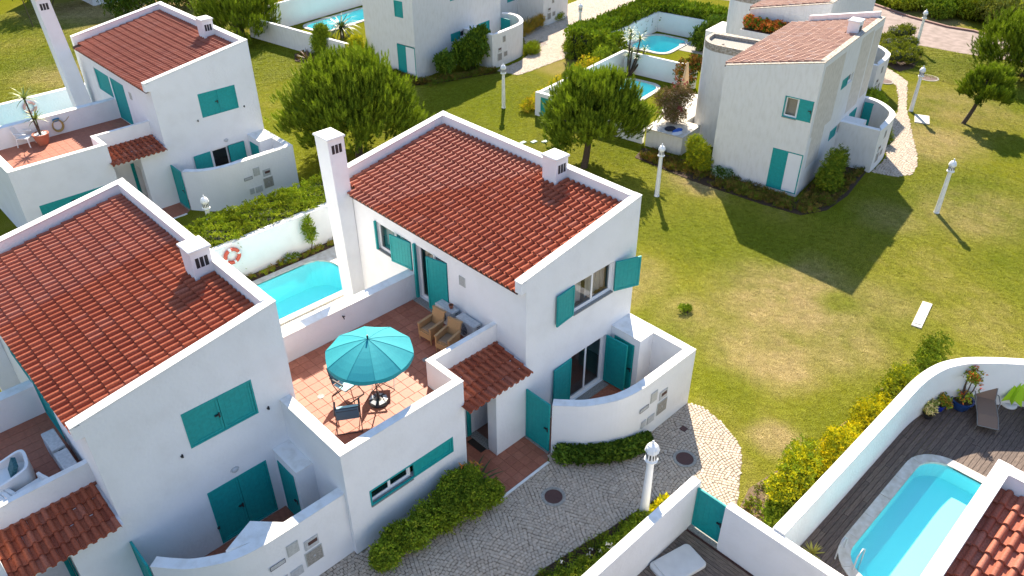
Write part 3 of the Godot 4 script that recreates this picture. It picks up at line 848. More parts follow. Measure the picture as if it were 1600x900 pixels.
# square floor tiles with open joints over part of a plan outline
func lay_floor(root: Node3D, rects: Array, h: float, pitch: float, mats: Array, single: bool, sd: int):
	var rng := RandomNumberGenerator.new()
	rng.seed = sd
	var whole := G.new()
	var any := false
	var shapes := {}
	for r in rects:
		var nx := maxi(1, int(round((r[1] - r[0]) / pitch))); var ny := maxi(1, int(round((r[3] - r[2]) / pitch)))
		var dx: float = (r[1] - r[0]) / nx; var dy: float = (r[3] - r[2]) / ny
		for i in nx:
			for j in ny:
				var jj := 0.0045
				if single:
					var key = "%.3f %.3f" % [dx, dy]
					if not shapes.has(key):
						var g := G.new()
						g.soft_box(Vector3(0, 0, 0), Vector3(dx - jj * 2, 0.012, dy - jj * 2), 0.003)
						shapes[key] = g.done(null)
					var o := put("floor_tile", shapes[key], mats[rng.randi() % mats.size()], root)
					o.position = Vector3(r[0] + dx * (i + 0.5), h + rng.randf_range(0, 0.003), -(r[2] + dy * (j + 0.5)))
				else:
					any = true
					whole.box(r[0] + dx * i + jj, r[0] + dx * (i + 1) - jj, r[2] + dy * j + jj, r[2] + dy * (j + 1) - jj, h, h + 0.012)
	if any:
		var o := put("floor_tiles", whole, mats[0], root)
		o.set_meta("kind", "stuff")

# ---------------------------------------------------------------- windows, shutters, doors
# o lower left corner on the wall face, u to the right seen from outside
func window(root: Node3D, o: Vector3, u: Vector3, W: float, H: float, recess := 0.12, sashes := 2, sill := true, curtain := true, called := "window"):
	var n := u.cross(Vector3.UP)
	var up := Vector3.UP
	var q := o - n * recess
	var g := G.new()
	var f := 0.06
	g.hexa(q, u * W, up * f, n * 0.05); g.hexa(q + up * (H - f), u * W, up * f, n * 0.05)
	g.hexa(q + up * f, u * f, up * (H - 2 * f), n * 0.05); g.hexa(q + u * (W - f) + up * f, u * f, up * (H - 2 * f), n * 0.05)
	var wn := put(called, g, M.pvc, root)
	for k in sashes:
		var w := (W - 2 * f) / sashes
		var s := q + u * (f + w * k) + up * f + n * (0.012 if k % 2 == 0 else 0.0)
		var e := G.new()
		var b := 0.045
		e.hexa(s, u * w, up * b, n * 0.03); e.hexa(s + up * (H - 2 * f - b), u * w, up * b, n * 0.03)
		e.hexa(s + up * b, u * b, up * (H - 2 * f - 2 * b), n * 0.03); e.hexa(s + u * (w - b) + up * b, u * b, up * (H - 2 * f - 2 * b), n * 0.03)
		put("sash", e, M.pvc, wn)
		var p := G.new()
		p.quad(s + u * b + up * b + n * 0.015, s + u * (w - b) + up * b + n * 0.015, s + u * (w - b) + up * (H - 2 * f - b) + n * 0.015, s + u * b + up * (H - 2 * f - b) + n * 0.015)
		put("pane", p, M.glass, wn)
	if curtain:
		var c := G.new()
		var cells := 26
		for i in cells:
			if i > 8 and i < 12: continue
			var z0 := sin(i * 1.9) * 0.03; var z1 := sin((i + 1) * 1.9) * 0.03
			var A := q + u * (f + (W - 2 * f) * i / cells) - n * (0.22 + z0) + up * 0.05; var B := q + u * (f + (W - 2 * f) * (i + 1) / cells) - n * (0.22 + z1) + up * 0.05
			c.quad(A, B, B + up * (H - 0.08), A + up * (H - 0.08))
		put("curtain", c, M.curtain, wn)
	if sill:
		var s := G.new()
		s.hexa(o - n * recess - up * 0.03, u * W, up * 0.032, n * (recess + 0.04))
		put("sill", s, M.stone, wn)
	return wn

# boarded shutter leaf: hinge line at o, w along d, thickness along t
func leaf(root: Node3D, o: Vector3, d: Vector3, w: float, H: float, called := "shutter", handle := 0):
	var up := Vector3.UP
	var t := d.cross(up).normalized()
	var g := G.new()
	g.hexa(o, d * w, up * H, t * 0.03)
	var b := 0.06
	for s in [1, -1]:
		var q := o + t * (0.03 if s == 1 else 0.0)
		var k: Vector3 = t * 0.014 * s
		g.hexa(q + d * 0.004 + up * 0.004, d * (w - 0.008), up * b, k); g.hexa(q + d * 0.004 + up * (H - b - 0.004), d * (w - 0.008), up * b, k)
		g.hexa(q + d * 0.004 + up * (b + 0.004), d * b, up * (H - 2 * b - 0.008), k); g.hexa(q + d * (w - b - 0.004) + up * (b + 0.004), d * b, up * (H - 2 * b - 0.008), k)
		var boards := maxi(2, int(w / 0.13))
		for i in range(1, boards):
			g.hexa(q + d * (w * i / boards - 0.004) + up * (b + 0.01), d * 0.008, up * (H - 2 * b - 0.02), k * 0.25)
	var m := put(called, g, M.teal, root)
	if handle != 0:
		var h := G.new()
		var q := o + d * (w - 0.07 if handle > 0 else 0.03) + up * H * 0.42 + t * 0.044
		h.hexa(q, d * 0.04, up * 0.16, t * 0.02)
		h.hexa(q + up * 0.1, d * -0.1, up * 0.025, t * 0.05)
		put("handle", h, M.black, m)
	return m

# an opening closed by shutters: leaves side by side set back in the opening
func closed_shutters(root: Node3D, o: Vector3, u: Vector3, W: float, H: float, leaves := 2, called := "shutter"):
	var n := u.cross(Vector3.UP)
	var g := G.new()
	var f := 0.05
	var q := o - n * 0.05
	g.hexa(q, u * W, Vector3.UP * f, n * 0.065); g.hexa(q + Vector3.UP * (H - f), u * W, Vector3.UP * f, n * 0.065)
	g.hexa(q + Vector3.UP * f, u * f, Vector3.UP * (H - 2 * f), n * 0.065); g.hexa(q + u * (W - f) + Vector3.UP * f, u * f, Vector3.UP * (H - 2 * f), n * 0.065)
	put("shutter_frame", g, M.teal, root)
	var w := (W - 2 * f) / leaves
	for k in leaves:
		leaf(root, o - n * 0.045 + u * (f + w * k + 0.004) + Vector3.UP * f, u, w - 0.008, H - 2 * f, called, (1 if k == 0 and leaves > 1 else 0))

func chimney(root: Node3D, a0: float, a1: float, b0: float, b1: float, h0: float, top: float, widen: float, top_a := Vector2.ZERO):
	var g := G.new()
	var t0: float = top_a.x if top_a != Vector2.ZERO else a0
	var t1: float = top_a.y if top_a != Vector2.ZERO else a1
	var ca := (t0 + t1) / 2; var cb := (b0 + b1) / 2
	# shaft that leans out and swells a little towards the top
	var lo: Array = [Vector3(a0, h0, -b0), Vector3(a1, h0, -b0), Vector3(a1, h0, -b1), Vector3(a0, h0, -b1)]
	var hi: Array = []
	for p in [Vector3(t0, h0, -b0), Vector3(t1, h0, -b0), Vector3(t1, h0, -b1), Vector3(t0, h0, -b1)]: hi.append(Vector3(ca + (p.x - ca) * (1 + widen), top, -cb + (p.z + cb) * (1 + widen)))
	for i in 4: g.quad(lo[i], lo[(i + 1) % 4], hi[(i + 1) % 4], hi[i])
	g.quad(hi[0], hi[1], hi[2], hi[3])
	a0 = t0; a1 = t1
	var c := put("chimney", g, M.plaster, root)
	var k := G.new()
	var x := (a1 - a0) / 2 * (1 + widen) + 0.045; var y := (b1 - b0) / 2 * (1 + widen) + 0.045
	k.soft_box(Vector3(ca, top + 0.002, -cb), Vector3(x * 2, 0.06, y * 2), 0.015)
	# shallow pyramid on the cap
	var apex := Vector3(ca, top + 0.13, -cb)
	var e: Array = [Vector3(ca - x + 0.02, top + 0.064, -cb + y - 0.02), Vector3(ca + x - 0.02, top + 0.064, -cb + y - 0.02), Vector3(ca + x - 0.02, top + 0.064, -cb - y + 0.02), Vector3(ca - x + 0.02, top + 0.064, -cb - y + 0.02)]
	for i in 4: k.tri_up(e[i], e[(i + 1) % 4], apex)
	put("chimney_cap", k, M.cap, c)
	for i in 3:
		var s := G.new()
		var w: float = (a1 - a0) * 0.09
		var px := ca + (i - 1) * (a1 - a0) * 0.23
		var yy := cb - (b1 - b0) / 2 * (1 + widen) - 0.003
		s.box(px - w, px + w, yy, yy + 0.05, top - 0.50, top - 0.20)
		put("vent_slot", s, M.dark, c)
	return c

# ---------------------------------------------------------------- villa with a courtyard on its gable side
# local plan: gable at b = 0 from a = 0 (low eave) to a = 4.93 (high side), 9.4 deep; terrace wing at a < 0
func villa(called: String, label: String, a0: float, b0: float, o: Dictionary) -> Node3D:
	var root := thing(called, label, "house", P(a0, b0, 0))
	var X := Vector3.RIGHT; var Z := Vector3.BACK; var up := Vector3.UP
	var W := 4.93; var D := 9.4
	var open: bool = o.get("open", false)
	var wp: Material = M.plaster
	# --- walls
	var g := G.new()
	g.panel(P(0, 0, 0), X, W, 5.90, 6.71, 0.25, [[2.02, 3.86, 3.72, 4.85], [2.04, 3.73, 0.06, 2.06]])
	put("gable_wall", g, wp, root)
	g = G.new()
	g.hexa(P(-0.20, 0.001, 5.52), Vector3(0.199, 0, 0), Vector3(0, 0, -0.248), Vector3(0, 0.35, 0))
	put("parapet_end", g, wp, root)
	g = G.new(); g.panel(P(W, D, 0), -X, W, 6.71, 5.90, 0.25); put("gable_wall", g, wp, root)
	g = G.new(); g.panel(P(W, 0.25, 0), -Z, D - 0.5, 6.71, 6.71, 0.25); put("side_wall", g, wp, root)
	# eave wall; u runs from far to near
	g = G.new()
	g.panel(P(0, D - 0.25, 0), Z, D - 0.5, 5.46, 5.46, 0.25, [[D - 0.25 - 7.17, D - 0.25 - 5.26, 3.80, 4.88], [D - 0.25 - 5.03, D - 0.25 - 3.46, 2.86, 4.90]])
	put("side_wall", g, wp, root)
	# thin caps on the parapets
	g = G.new()
	g.hexa(P(-0.21, -0.012, 5.878), Vector3(W + 0.222, 0.81 / W * (W + 0.222), 0), Vector3(0, 0, -0.274), Vector3(0, 0.03, 0))
	put("coping", g, M.cap, root)
	g = G.new()
	g.hexa(P(0, D - 0.262, 5.915), Vector3(W + 0.012, 0.81 / W * (W + 0.012), 0), Vector3(0, 0, -0.274), Vector3(0, 0.03, 0))
	put("coping", g, M.cap, root)
	g = G.new()
	g.box(W - 0.262, W + 0.0125, 0.2625, D - 0.2625, 6.71, 6.742)
	put("coping", g, M.cap, root)
	# floors and roof deck
	g = G.new()
	g.box(0.25, W - 0.25, 0.25, D - 0.25, -0.02, 0.05); g.box(0.25, W - 0.25, 0.25, D - 0.25, 2.62, 2.82)
	put("inner_floor", g, M.room, root)
	g = G.new()
	g.box(0.3, W - 0.3, 3.2, 3.3, 0.05, 2.6); g.box(0.3, W - 0.3, 3.2, 3.3, 2.82, 5.3)
	put("inner_wall", g, M.room_wall, root)
	g = G.new()
	var k := 0.185
	g.hexa(P(-0.12, 0.25, 5.50 - 0.12 * k - 0.10), Vector3(W - 0.13, (W - 0.13) * k, 0), Vector3(0, 0, -(D - 0.5)), Vector3(0, 0.09, 0))
	put("roof_deck", g, M.under, root)
	var us := Vector3(1, k, 0).normalized()
	var tw := 0.2225; var tl := 0.3785
	if o.get("tiles", true):
		lay_tiles(root, "roof_tile", P(-0.19, 0.252, 5.50 - 0.19 * k), Vector3(0, 0, -1), us, 40, 13, tw, tl, o.get("single", 300), func(p): return (p.x < 0.05 and p.z < -8.38) or (p.x > 4.0 and p.x < 4.7 and p.z < -2.95 and p.z > -3.45), int(o.get("seed", 1)))
	# chimneys
	if o.get("chimney", true):
		var sx: float = o.get("chim", 0.0)
		chimney(root, -0.46 + sx, 0.02, 8.42, 9.14, 0.0, o.get("chim_h", 7.56), 0.06, Vector2(-0.66 + sx * 1.6, -0.07 + sx * 1.6))
	chimney(root, 4.16, 4.70, 2.86, 3.45, 6.0, 7.16, 0.03)
	# --- gable openings
	if open:
		window(root, P(2.02, 0, 3.72), X, 1.84, 1.13, 0.13, 2)
		leaf(root, P(2.0, -0.035, 3.74), Vector3(-1, 0, 0.10).normalized(), 0.82, 1.10, "shutter", 1)
		leaf(root, P(3.87, -0.04, 3.74), Vector3(0.93, 0, 0.36).normalized(), 0.90, 1.10, "shutter", 0)
		window(root, P(2.04, 0, 0.06), X, 1.69, 2.0, 0.16, 2, false, false, "glass_door")
		leaf(root, P(2.02, -0.035, 0.12), Vector3(-1, 0, 0.07).normalized(), 0.84, 1.92, "shutter", 0)
		leaf(root, P(3.75, -0.02, 0.12), Vector3(0.06, 0, 1).normalized(), 0.85, 1.92, "shutter", 0)
		g = G.new(); g.box(2.04, 3.73, -0.28, 0.0, 0.02, 0.065); put("door_step", g, M.stone, root)
	else:
		closed_shutters(root, P(2.02, 0, 3.72), X, 1.84, 1.13, 2)
		if o.get("door_ajar", false):
			window(root, P(2.04, 0, 0.06), X, 1.69, 2.0, 0.16, 2, false, false, "glass_door")
			leaf(root, P(1.98, -0.035, 0.12), Vector3(-1, 0, 0.05).normalized(), 0.84, 1.92)
			leaf(root, P(2.9, -0.02, 0.12), Vector3(1, 0, 0.02).normalized(), 0.83, 1.92)
		else:
			closed_shutters(root, P(2.04, 0, 0.06), X, 1.69, 2.0, 2)
	for q in [[1.75, 3.60], [4.12, 3.66], [2.05, 0.66]]:
		if open: continue
		g = G.new(); g.hexa(P(q[0], 0, q[1]), Vector3(0.035, 0, 0), Vector3(0, 0.10, 0), Vector3(0, 0, 0.04)); g.hexa(P(q[0] - 0.03, 0, q[1] + 0.04), Vector3(0.06, 0, 0), Vector3(0, 0.03, 0), Vector3(0, 0, 0.06))
		put("shutter_catch", g, M.black, root)
	g = G.new()
	for kk in 9:
		var an := PI * kk / 8
		g.ball(P(2.88 + cos(an) * 0.11, 0.0, 2.32 + sin(an) * 0.09), Vector3(0.016, 0.016, 0.012), 4, 6)
	g.ball(P(2.88, -0.03, 2.33), Vector3(0.10, 0.08, 0.05), 6, 10)
	if not open: put("wall_light", g, M.ac, root)
	# --- eave wall openings (seen from outside, u = +Z runs towards the viewer)
	if open:
		window(root, P(0, 7.17, 3.80), Z, 1.91, 1.08, 0.13, 2)
		g = G.new(); g.box(-0.07, 0.004, 7.13, 7.20, 3.80, 4.90); put("shutter_jamb", g, M.teal, root)
		leaf(root, P(-0.03, 5.27, 3.82), Vector3(-0.16, 0, -1).normalized(), 0.93, 1.04, "shutter", 1)
		window(root, P(0, 5.03, 2.86), Z, 1.57, 2.04, 0.16, 2, false, false, "glass_door")
		g = G.new(); g.box(-0.09, 0.004, 5.0, 5.09, 2.86, 4.93); put("shutter_jamb", g, M.teal, root)
		leaf(root, P(-0.03, 3.47, 2.90), Vector3(-0.22, 0, -1).normalized(), 0.80, 1.98, "shutter", 1)
		g = G.new(); g.box(-0.26, -0.001, 3.46, 5.03, 2.83, 2.87); put("door_step", g, M.stone, root)
	else:
		closed_shutters(root, P(0, 7.0, 3.80), Z, 1.74, 1.08, 1)
		closed_shutters(root, P(0, 5.03, 2.86), Z, 1.57, 2.04, 1, "door_shutter")
	for q in [[2.62, 4.40]]:
		g = G.new()
		for kk in 5: g.box(-0.02, -0.001, q[0] + kk * 0.06, q[0] + kk * 0.06 + 0.03, q[1], q[1] + 0.34)
		put("vent_grille", g, M.zinc, root)
	# --- terrace wing
	var north: float = 5.47
	var wx := -6.38
	g = G.new()
	g.panel(P(wx, 0, 0), X, 3.97, 3.74, 3.74, 0.22, [[0.64, 3.49, 1.42, 1.99]])
	put("wing_wall", g, wp, root)
	g = G.new(); g.panel(P(wx, north, 0), Z, north - 0.22, 3.74, 3.74, 0.29); put("wing_wall", g, wp, root)
	g = G.new(); g.panel(P(-0.001, north, 0), -X, 6.088, 3.74, 3.74, 0.35); put("wing_wall", g, wp, root)
	g = G.new(); g.panel(P(-2.41, 0.22, 0), -Z, 1.18, 3.74, 3.74, 0.17); put("wing_wall", g, wp, root)
	g = G.new(); g.panel(P(-2.409, 1.25, 0), X, 2.408, 3.74, 3.74, 0.15); put("wing_wall", g, wp, root)
	# parapet caps
	g = G.new()
	g.prism(poly([[wx - 0.01, -0.012], [-2.398, -0.012], [-2.398, 1.238], [-0.001, 1.238], [-0.001, 1.412], [-2.592, 1.412], [-2.592, 0.232], [wx + 0.302, 0.232], [wx + 0.302, 5.108], [-0.001, 5.108], [-0.001, north + 0.012], [wx - 0.01, north + 0.012]]), 3.74, 3.768)
	put("coping", g, M.cap, root)
	# terrace floor
	g = G.new()
	g.prism(poly([[wx + 0.292, 0.222], [-2.582, 0.222], [-2.582, 1.402], [-0.002, 1.402], [-0.002, 5.118], [wx + 0.292, 5.118]]), 2.55, 2.80)
	put("terrace_slab", g, M.grout, root)
	if o.get("terrace_tiles", 0) == 1:
		lay_floor(root, [[wx + 0.30, -2.59, 0.24, 1.41], [wx + 0.30, -0.01, 1.41, 5.11]], 2.80, 0.345, M.porch_tiles, true, 5)
	else:
		lay_floor(root, [[wx + 0.30, -2.59, 0.24, 1.41], [wx + 0.30, -0.01, 1.41, 5.11]], 2.80, 0.345, M.porch_tiles, false, 5)
	for q in ([[-1.9, 2.35], [-5.05, 3.15]] if open else []):
		g = G.new(); g.lathe(P(q[0], q[1], 2.815), [[0.10, 0.0], [0.10, 0.008], [0.075, 0.008], [0.07, 0.003], [0.0, 0.003]], 12); put("floor_drain", g, M.stone, root)
	# slit window
	if open:
		window(root, P(wx + 0.64, 0, 1.42), X, 1.40, 0.57, 0.17, 2, true, false)
		g = G.new()
		var s := P(wx + 0.64, 0, 1.42)
		g.hexa(s + Vector3(0, 0, -0.03), X * 1.45, up * 0.05, Z * 0.045); g.hexa(s + Vector3(0, 0.52, -0.03), X * 1.45, up * 0.05, Z * 0.045); g.hexa(s + Vector3(0, 0.05, -0.03), X * 0.05, up * 0.47, Z * 0.045)
		put("window_surround", g, M.teal, root)
		closed_shutters(root, P(wx + 2.09, 0, 1.42), X, 1.40, 0.57, 1)
	else:
		closed_shutters(root, P(wx + 0.64, 0, 1.42), X, 2.85, 0.57, 2)
	# --- entrance under the lean-to roof
	g = G.new()
	g.panel(P(-1.21, 0, 0), X, 1.209, 2.86, 2.86, 0.25); put("porch_wall", g, wp, root)
	g = G.new()
	g.panel(P(-1.21, 1.25, 0), Z, 1.0, 2.95, 2.86, 0.2, [[0.02, 0.86, 0.06, 2.08]]); put("porch_wall", g, wp, root)
	g = G.new(); g.hexa(P(-1.20, 1.235, 0.06), Vector3(-0.03, 0, -0.0), Vector3(0, 0, 0.05), Vector3(0, 2.02, 0)); g.hexa(P(-1.245, 1.24, 0.06), Vector3(-0.10, 0, 0.01), Vector3(0, 0, 0.05), Vector3(0, 2.0, 0))
	put("front_door", g, M.teal, root)
	g = G.new(); g.box(-1.28, -0.98, 0.36, 1.24, 0.02, 0.062); put("door_step", g, M.stone, root)
	g = G.new(); g.box(-1.0, -0.02, 0.26, 1.24, 0.0, 0.04); put("inner_floor", g, M.room, root)
	var lk := (3.07 - 2.84) / 1.6
	g = G.new()
	g.hexa(P(-2.40, 1.249, 3.02), Vector3(2.40, 0, 0), Vector3(0, -lk * 1.52, 1.52), Vector3(0, 0.05, 0)); put("porch_roof_deck", g, wp, root)
	if o.get("tiles", true):
		lay_tiles(root, "porch_roof_tile", P(-2.53, -0.36, 2.835), Vector3(1, 0, 0), Vector3(0, lk, -1).normalized(), 11, 4, 0.2245, 0.405, 60, func(_p): return false, int(o.get("seed", 1)) + 7, Color(0.75, 0.75, 0.75))
		g = G.new(); g.box(-2.40, -0.01, 1.19, 1.245, 3.06, 3.13); put("roof_fillet", g, M.porch_tiles[0], root)
	# apron in front of the door
	g = G.new(); g.prism(poly([[-2.41, -1.27], [-0.28, -1.24], [0.10, -0.98], [0.10, 0], [-1.22, 0], [-1.22, 1.24], [-2.405, 1.24]]), -0.1, 0.012); put("porch_floor", g, M.grout, root)
	g = G.new(); g.prism(poly([[-2.46, -1.36], [-0.26, -1.33], [-0.28, -1.25], [-2.46, -1.28]]), -0.1, 0.035); put("porch_kerb", g, M.cap, root)
	lay_floor(root, [[-2.40, -1.22, -1.25, 1.23], [-1.22, -0.26, -1.22, 0.0], [-0.26, 0.08, -0.95, 0.0]], 0.012, 0.31, M.porch_tiles, o.get("terrace_tiles", 0) == 1, 8)
	# --- courtyard
	var outer := poly([[0.06, -1.06], [0.36, -1.47], [0.72, -1.89], [1.32, -2.34], [1.72, -2.53], [2.12, -2.64], [2.6, -2.67], [4.93, -2.67]])
	outer = smooth_line(outer, 4)
	var inner := offset_line(outer, 0.28)
	var tops: Array = []
	for p in outer: tops.append(lerpf(1.95, 2.27, clampf((p.x - 0.06) / 2.1, 0, 1)))
	g = G.new()
	g.ribbon(outer, inner, 0.0, tops)
	put("courtyard_wall", g, wp, root)
	g = G.new(); g.box(4.65, 4.93, -2.39, -1.2, 0, 2.27); put("courtyard_wall", g, wp, root)
	var co := offset_line(outer, -0.008); var ci := offset_line(outer, 0.288)
	var ct: Array = []
	for t in tops: ct.append(t + 0.025)
	g = G.new(); 
	for i in co.size() - 1:
		var A := P(co[i].x, co[i].y, tops[i] + 0.001); var B := P(co[i + 1].x, co[i + 1].y, tops[i + 1] + 0.001); var C := P(ci[i + 1].x, ci[i + 1].y, tops[i + 1] + 0.001); var E := P(ci[i].x, ci[i].y, tops[i] + 0.001)
		var dy := Vector3(0, 0.025, 0)
		g.tri_up(A + dy, B + dy, C + dy); g.tri_up(A + dy, C + dy, E + dy)
		g.quad(A, B, B + dy, A + dy); g.quad(C, E, E + dy, C + dy)
	g.box(4.642, 4.938, -2.38, -1.2, 2.271, 2.296)
	put("coping", g, M.cap, root)
	if o.get("corner_slab", false):
		g = G.new(); g.prism(poly([[1.50, -2.14], [2.35, -1.75], [2.95, -2.385], [2.15, -2.36]]), 2.02, 2.262); put("corner_slab", g, M.cap, root)
	# store in the corner
	g = G.new()
	g.panel(P(3.98, 0.0, 0), Z, 1.2, 2.27, 2.27, 0.12, [[0.16, 1.0, 0.06, 2.0]])
	g.box(4.10, 4.93, -1.2, -1.08, 0, 2.27); g.box(4.81, 4.93, -1.08, -0.001, 0, 2.27); g.box(4.10, 4.81, -1.08, -0.001, 2.1, 2.27)
	put("store", g, wp, root)
	g = G.new(); g.box(3.972, 4.938, -1.21, -0.002, 2.271, 2.298); put("coping", g, M.cap, root)
	leaf(root, P(4.0, -0.17, 0.07), Z, 0.82, 1.92, "store_door", 1)
	# gate
	leaf(root, P(0.03, -0.03, 0.07), Vector3(0, 0, 1), 0.98, 1.92, "gate", 1)
	g = G.new(); g.box(-0.06, 0.10, -1.03, -0.03, 0.0, 0.05); put("gate_step", g, M.stone, root)
	g = G.new(); g.prism(poly([[0.1, -1.0], [0.5, -1.35], [1.3, -2.05], [2.2, -2.36], [4.64, -2.38], [4.64, -1.21], [3.97, -1.21], [3.97, 0], [0.1, 0]]), -0.05, 0.012); put("courtyard_floor", g, M.grout, root)
	lay_floor(root, [[0.15, 3.95, -1.05, -0.01], [1.2, 4.6, -1.95, -1.22]], 0.012, 0.33, M.porch_tiles, false, 9)
	# meter boxes and plates let into the courtyard wall
	if o.get("meters", true):
		for q in [[2.71, 1.40, 0.32, 0.40, 0], [3.17, 1.22, 0.40, 0.34, 1], [3.12, 0.62, 0.50, 0.52, 2], [2.20, 1.32, 0.42, 0.15, 3], [2.66, 0.55, 0.35, 0.30, 4], [2.36, 0.58, 0.22, 0.28, 4]]:
			var fr := G.new()
			var y: float = -2.68
			var bq := P(q[0], y, q[1])
			fr.hexa(bq, X * q[2], up * q[3], Z * 0.014)
			var pl := put("meter_box", fr, M.zinc if q[4] in [0, 2] else M.ac, root)
			var d := G.new()
			if q[4] == 3:
				for e in [[0.0, 0.0, q[2], 0.012], [0.0, q[3] - 0.012, q[2], 0.012], [0.0, 0.012, 0.012, q[3] - 0.024], [q[2] - 0.012, 0.012, 0.012, q[3] - 0.024]]:
					d.hexa(bq + X * e[0] + up * e[1] + Z * 0.0145, X * e[2], up * e[3], Z * 0.004)
				put("plate_rim", d, M.dark, pl)
			elif q[4] == 1:
				d.hexa(bq + X * 0.10 + up * 0.13 + Z * 0.0145, X * 0.26, up * 0.12, Z * 0.006)
				put("letter_slot", d, M.iron, pl)
				d = G.new(); d.ball(bq + X * 0.05 + up * 0.08 + Z * 0.015, Vector3(0.014, 0.014, 0.01), 4, 8); d.ball(bq + X * 0.05 + up * 0.16 + Z * 0.015, Vector3(0.014, 0.014, 0.01), 4, 8)
				put("bell_button", d, M.metal, pl)
			else:
				d.hexa(bq + X * 0.025 + up * 0.025 + Z * 0.0145, X * (q[2] - 0.05), up * (q[3] - 0.05), Z * 0.008)
				put("meter_door", d, M.zinc if q[4] == 0 else M.concrete if q[4] == 2 else M.ac, pl)
				if q[4] == 2:
					d = G.new(); d.ball(bq + X * 0.25 + up * 0.27 + Z * 0.023, Vector3(0.03, 0.03, 0.012), 5, 10); put("lock", d, M.metal, pl)
	return root

# ---------------------------------------------------------------- older villa: plain gable to the lawn, courtyard along its tall side
# local plan: x from the gable, y across; tall side at y = 0, eave at y = 4.5
func old_villa(called: String, label: String, a0: float, b0: float, o: Dictionary) -> Node3D:
	var root := thing(called, label, "house", P(a0, b0, 0), deg_to_rad(8.5))
	var X := Vector3.RIGHT; var Z := Vector3.BACK; var up := Vector3.UP
	var L := 8.8; var W := 4.5
	var wp: Material = M.old_plaster
	var win: float = o.get("window", 0)
	var g := G.new()
	# gable: outward -x, u = +Z, from y = W down to y = 0
	g.panel(P(0, W, 0), Z, W, 5.55, 6.56, 0.25, [[W - 1.42, W - 0.08, 3.78, 4.78], [W - 1.52, W - 0.04, 0.14, 2.18]] if win == 0 else [[W - 1.58, W - 0.84, 3.86, 4.87], [W - 1.62, W - 0.03, 0.08, 2.15]])
	put("gable_wall", g, wp, root)
	g = G.new(); g.panel(P(0.25, 0, 0), X, L - 0.25, 6.56, 6.56, 0.25, [[3.28, 4.92, 4.3, 4.78], [3.2, 4.7, 1.68, 2.2], [6.1, 7.3, 0.1, 2.2]]); put("side_wall", g, wp, root)
	g = G.new(); g.panel(P(L, 0.25, 0), -Z, W - 0.25, 6.50, 5.55, 0.25); put("gable_wall", g, wp, root)
	g = G.new(); g.panel(P(L - 0.25, W, 0), -X, L - 0.5, 5.40, 5.40, 0.25); put("side_wall", g, wp, root)
	# raised back parapet and thin verge caps
	var sl := (6.56 - 5.55) / W
	g = G.new()
	g.hexa(P(L - 0.24, 0.26, 6.50), Vector3(0.23, 0, 0), Vector3(0, -sl * (W - 1.0), -(W - 1.0)), Vector3(0, 0.36, 0)); put("parapet", g, M.cap, root)
	g = G.new(); g.hexa(P(-0.01, -0.01, 6.565), Vector3(0.22, 0, 0), Vector3(0, -sl * (W + 0.02), -(W + 0.02)), Vector3(0, 0.03, 0)); put("coping", g, M.worn, root)
	g = G.new(); g.box(0.215, L + 0.01, -0.01, 0.27, 6.561, 6.60); put("coping", g, M.worn, root)
	g = G.new(); g.hexa(P(0.25, 0.25, 6.50 - 0.12), Vector3(L - 0.5, 0, 0), Vector3(0, -sl * (W - 0.1), -(W - 0.1)), Vector3(0, 0.08, 0)); put("roof_deck", g, M.under, root)
	g = G.new(); g.box(0.25, L - 0.25, 0.25, W - 0.25, 0, 0.05); g.box(0.25, L - 0.25, 0.25, W - 0.25, 2.6, 2.8); put("inner_floor", g, M.room, root)
	var us := Vector3(0, sl, 1).normalized()
	var base := P(0.22, W + 0.08, 6.52 - sl * (W - 0.17) + 0.0)
	lay_tiles(root, "roof_tile", P(0.22, W + 0.10, 6.50 - sl * (W - 0.15)), Vector3(1, 0, 0), us, 38, 12, 0.2205, 0.372, 0, func(p): return p.x > 5.3 and p.x < 5.9 and p.z > -1.0 and p.z < -0.45, int(o.get("seed", 3)), Color(1.2, 2.3, 3.0))
	chimney(root, 5.25, 5.85, 0.28, 0.80, 6.0, 7.05, 0.03)
	# windows
	if win == 0:
		window(root, P(0, 1.42, 3.78), Z, 0.68, 1.0, 0.12, 1, true, false)
		g = G.new(); g.hexa(P(-0.012, 1.42, 3.78), Z * 1.34, up * 0.04, X * 0.05); g.hexa(P(-0.012, 1.42, 4.74), Z * 1.34, up * 0.04, X * 0.05); g.hexa(P(-0.012, 1.42, 3.82), Z * 0.05, up * 0.92, X * 0.05)
		put("window_surround", g, M.teal, root)
		g = G.new(); g.quad(P(0.3, 1.40, 3.8), P(0.3, 0.7, 3.8), P(0.3, 0.7, 4.75), P(0.3, 1.40, 4.75)); put("curtain", g, M.curtain, root)
		leaf(root, P(0.02, 0.74, 3.82), Z, 0.64, 0.92, "shutter", 1)
	else:
		closed_shutters(root, P(0, 1.58, 3.86), Z, 0.74, 1.01, 1)
	# wide garden door: teal leaf beside a white leaf in a teal frame
	var dy: float = 1.52 if win == 0 else 1.62
	var dh: float = 0.14 if win == 0 else 0.08
	g = G.new(); g.hexa(P(0.035, dy - 0.74, dh), Z * (dy - 0.80), up * 1.99, X * -0.03); put("white_door", g, M.plaster, root)
	leaf(root, P(0.03, dy, dh), Z, 0.76, 2.0, "shutter", 0)
	g = G.new()
	g.hexa(P(-0.012, dy, dh), Z * (dy - 0.04), up * 0.04, X * 0.05); g.hexa(P(-0.012, dy, dh + 1.99), Z * (dy - 0.04), up * 0.04, X * 0.05); g.hexa(P(-0.012, 0.09, dh + 0.04), Z * 0.05, up * 1.95, X * 0.05)
	put("door_frame", g, M.teal, root)
	# tall side
	closed_shutters(root, P(3.53, 0, 4.3), X, 0.85, 0.48, 1)
	window(root, P(4.38, 0, 4.3), X, 0.79, 0.48, 0.12, 1, false, true)
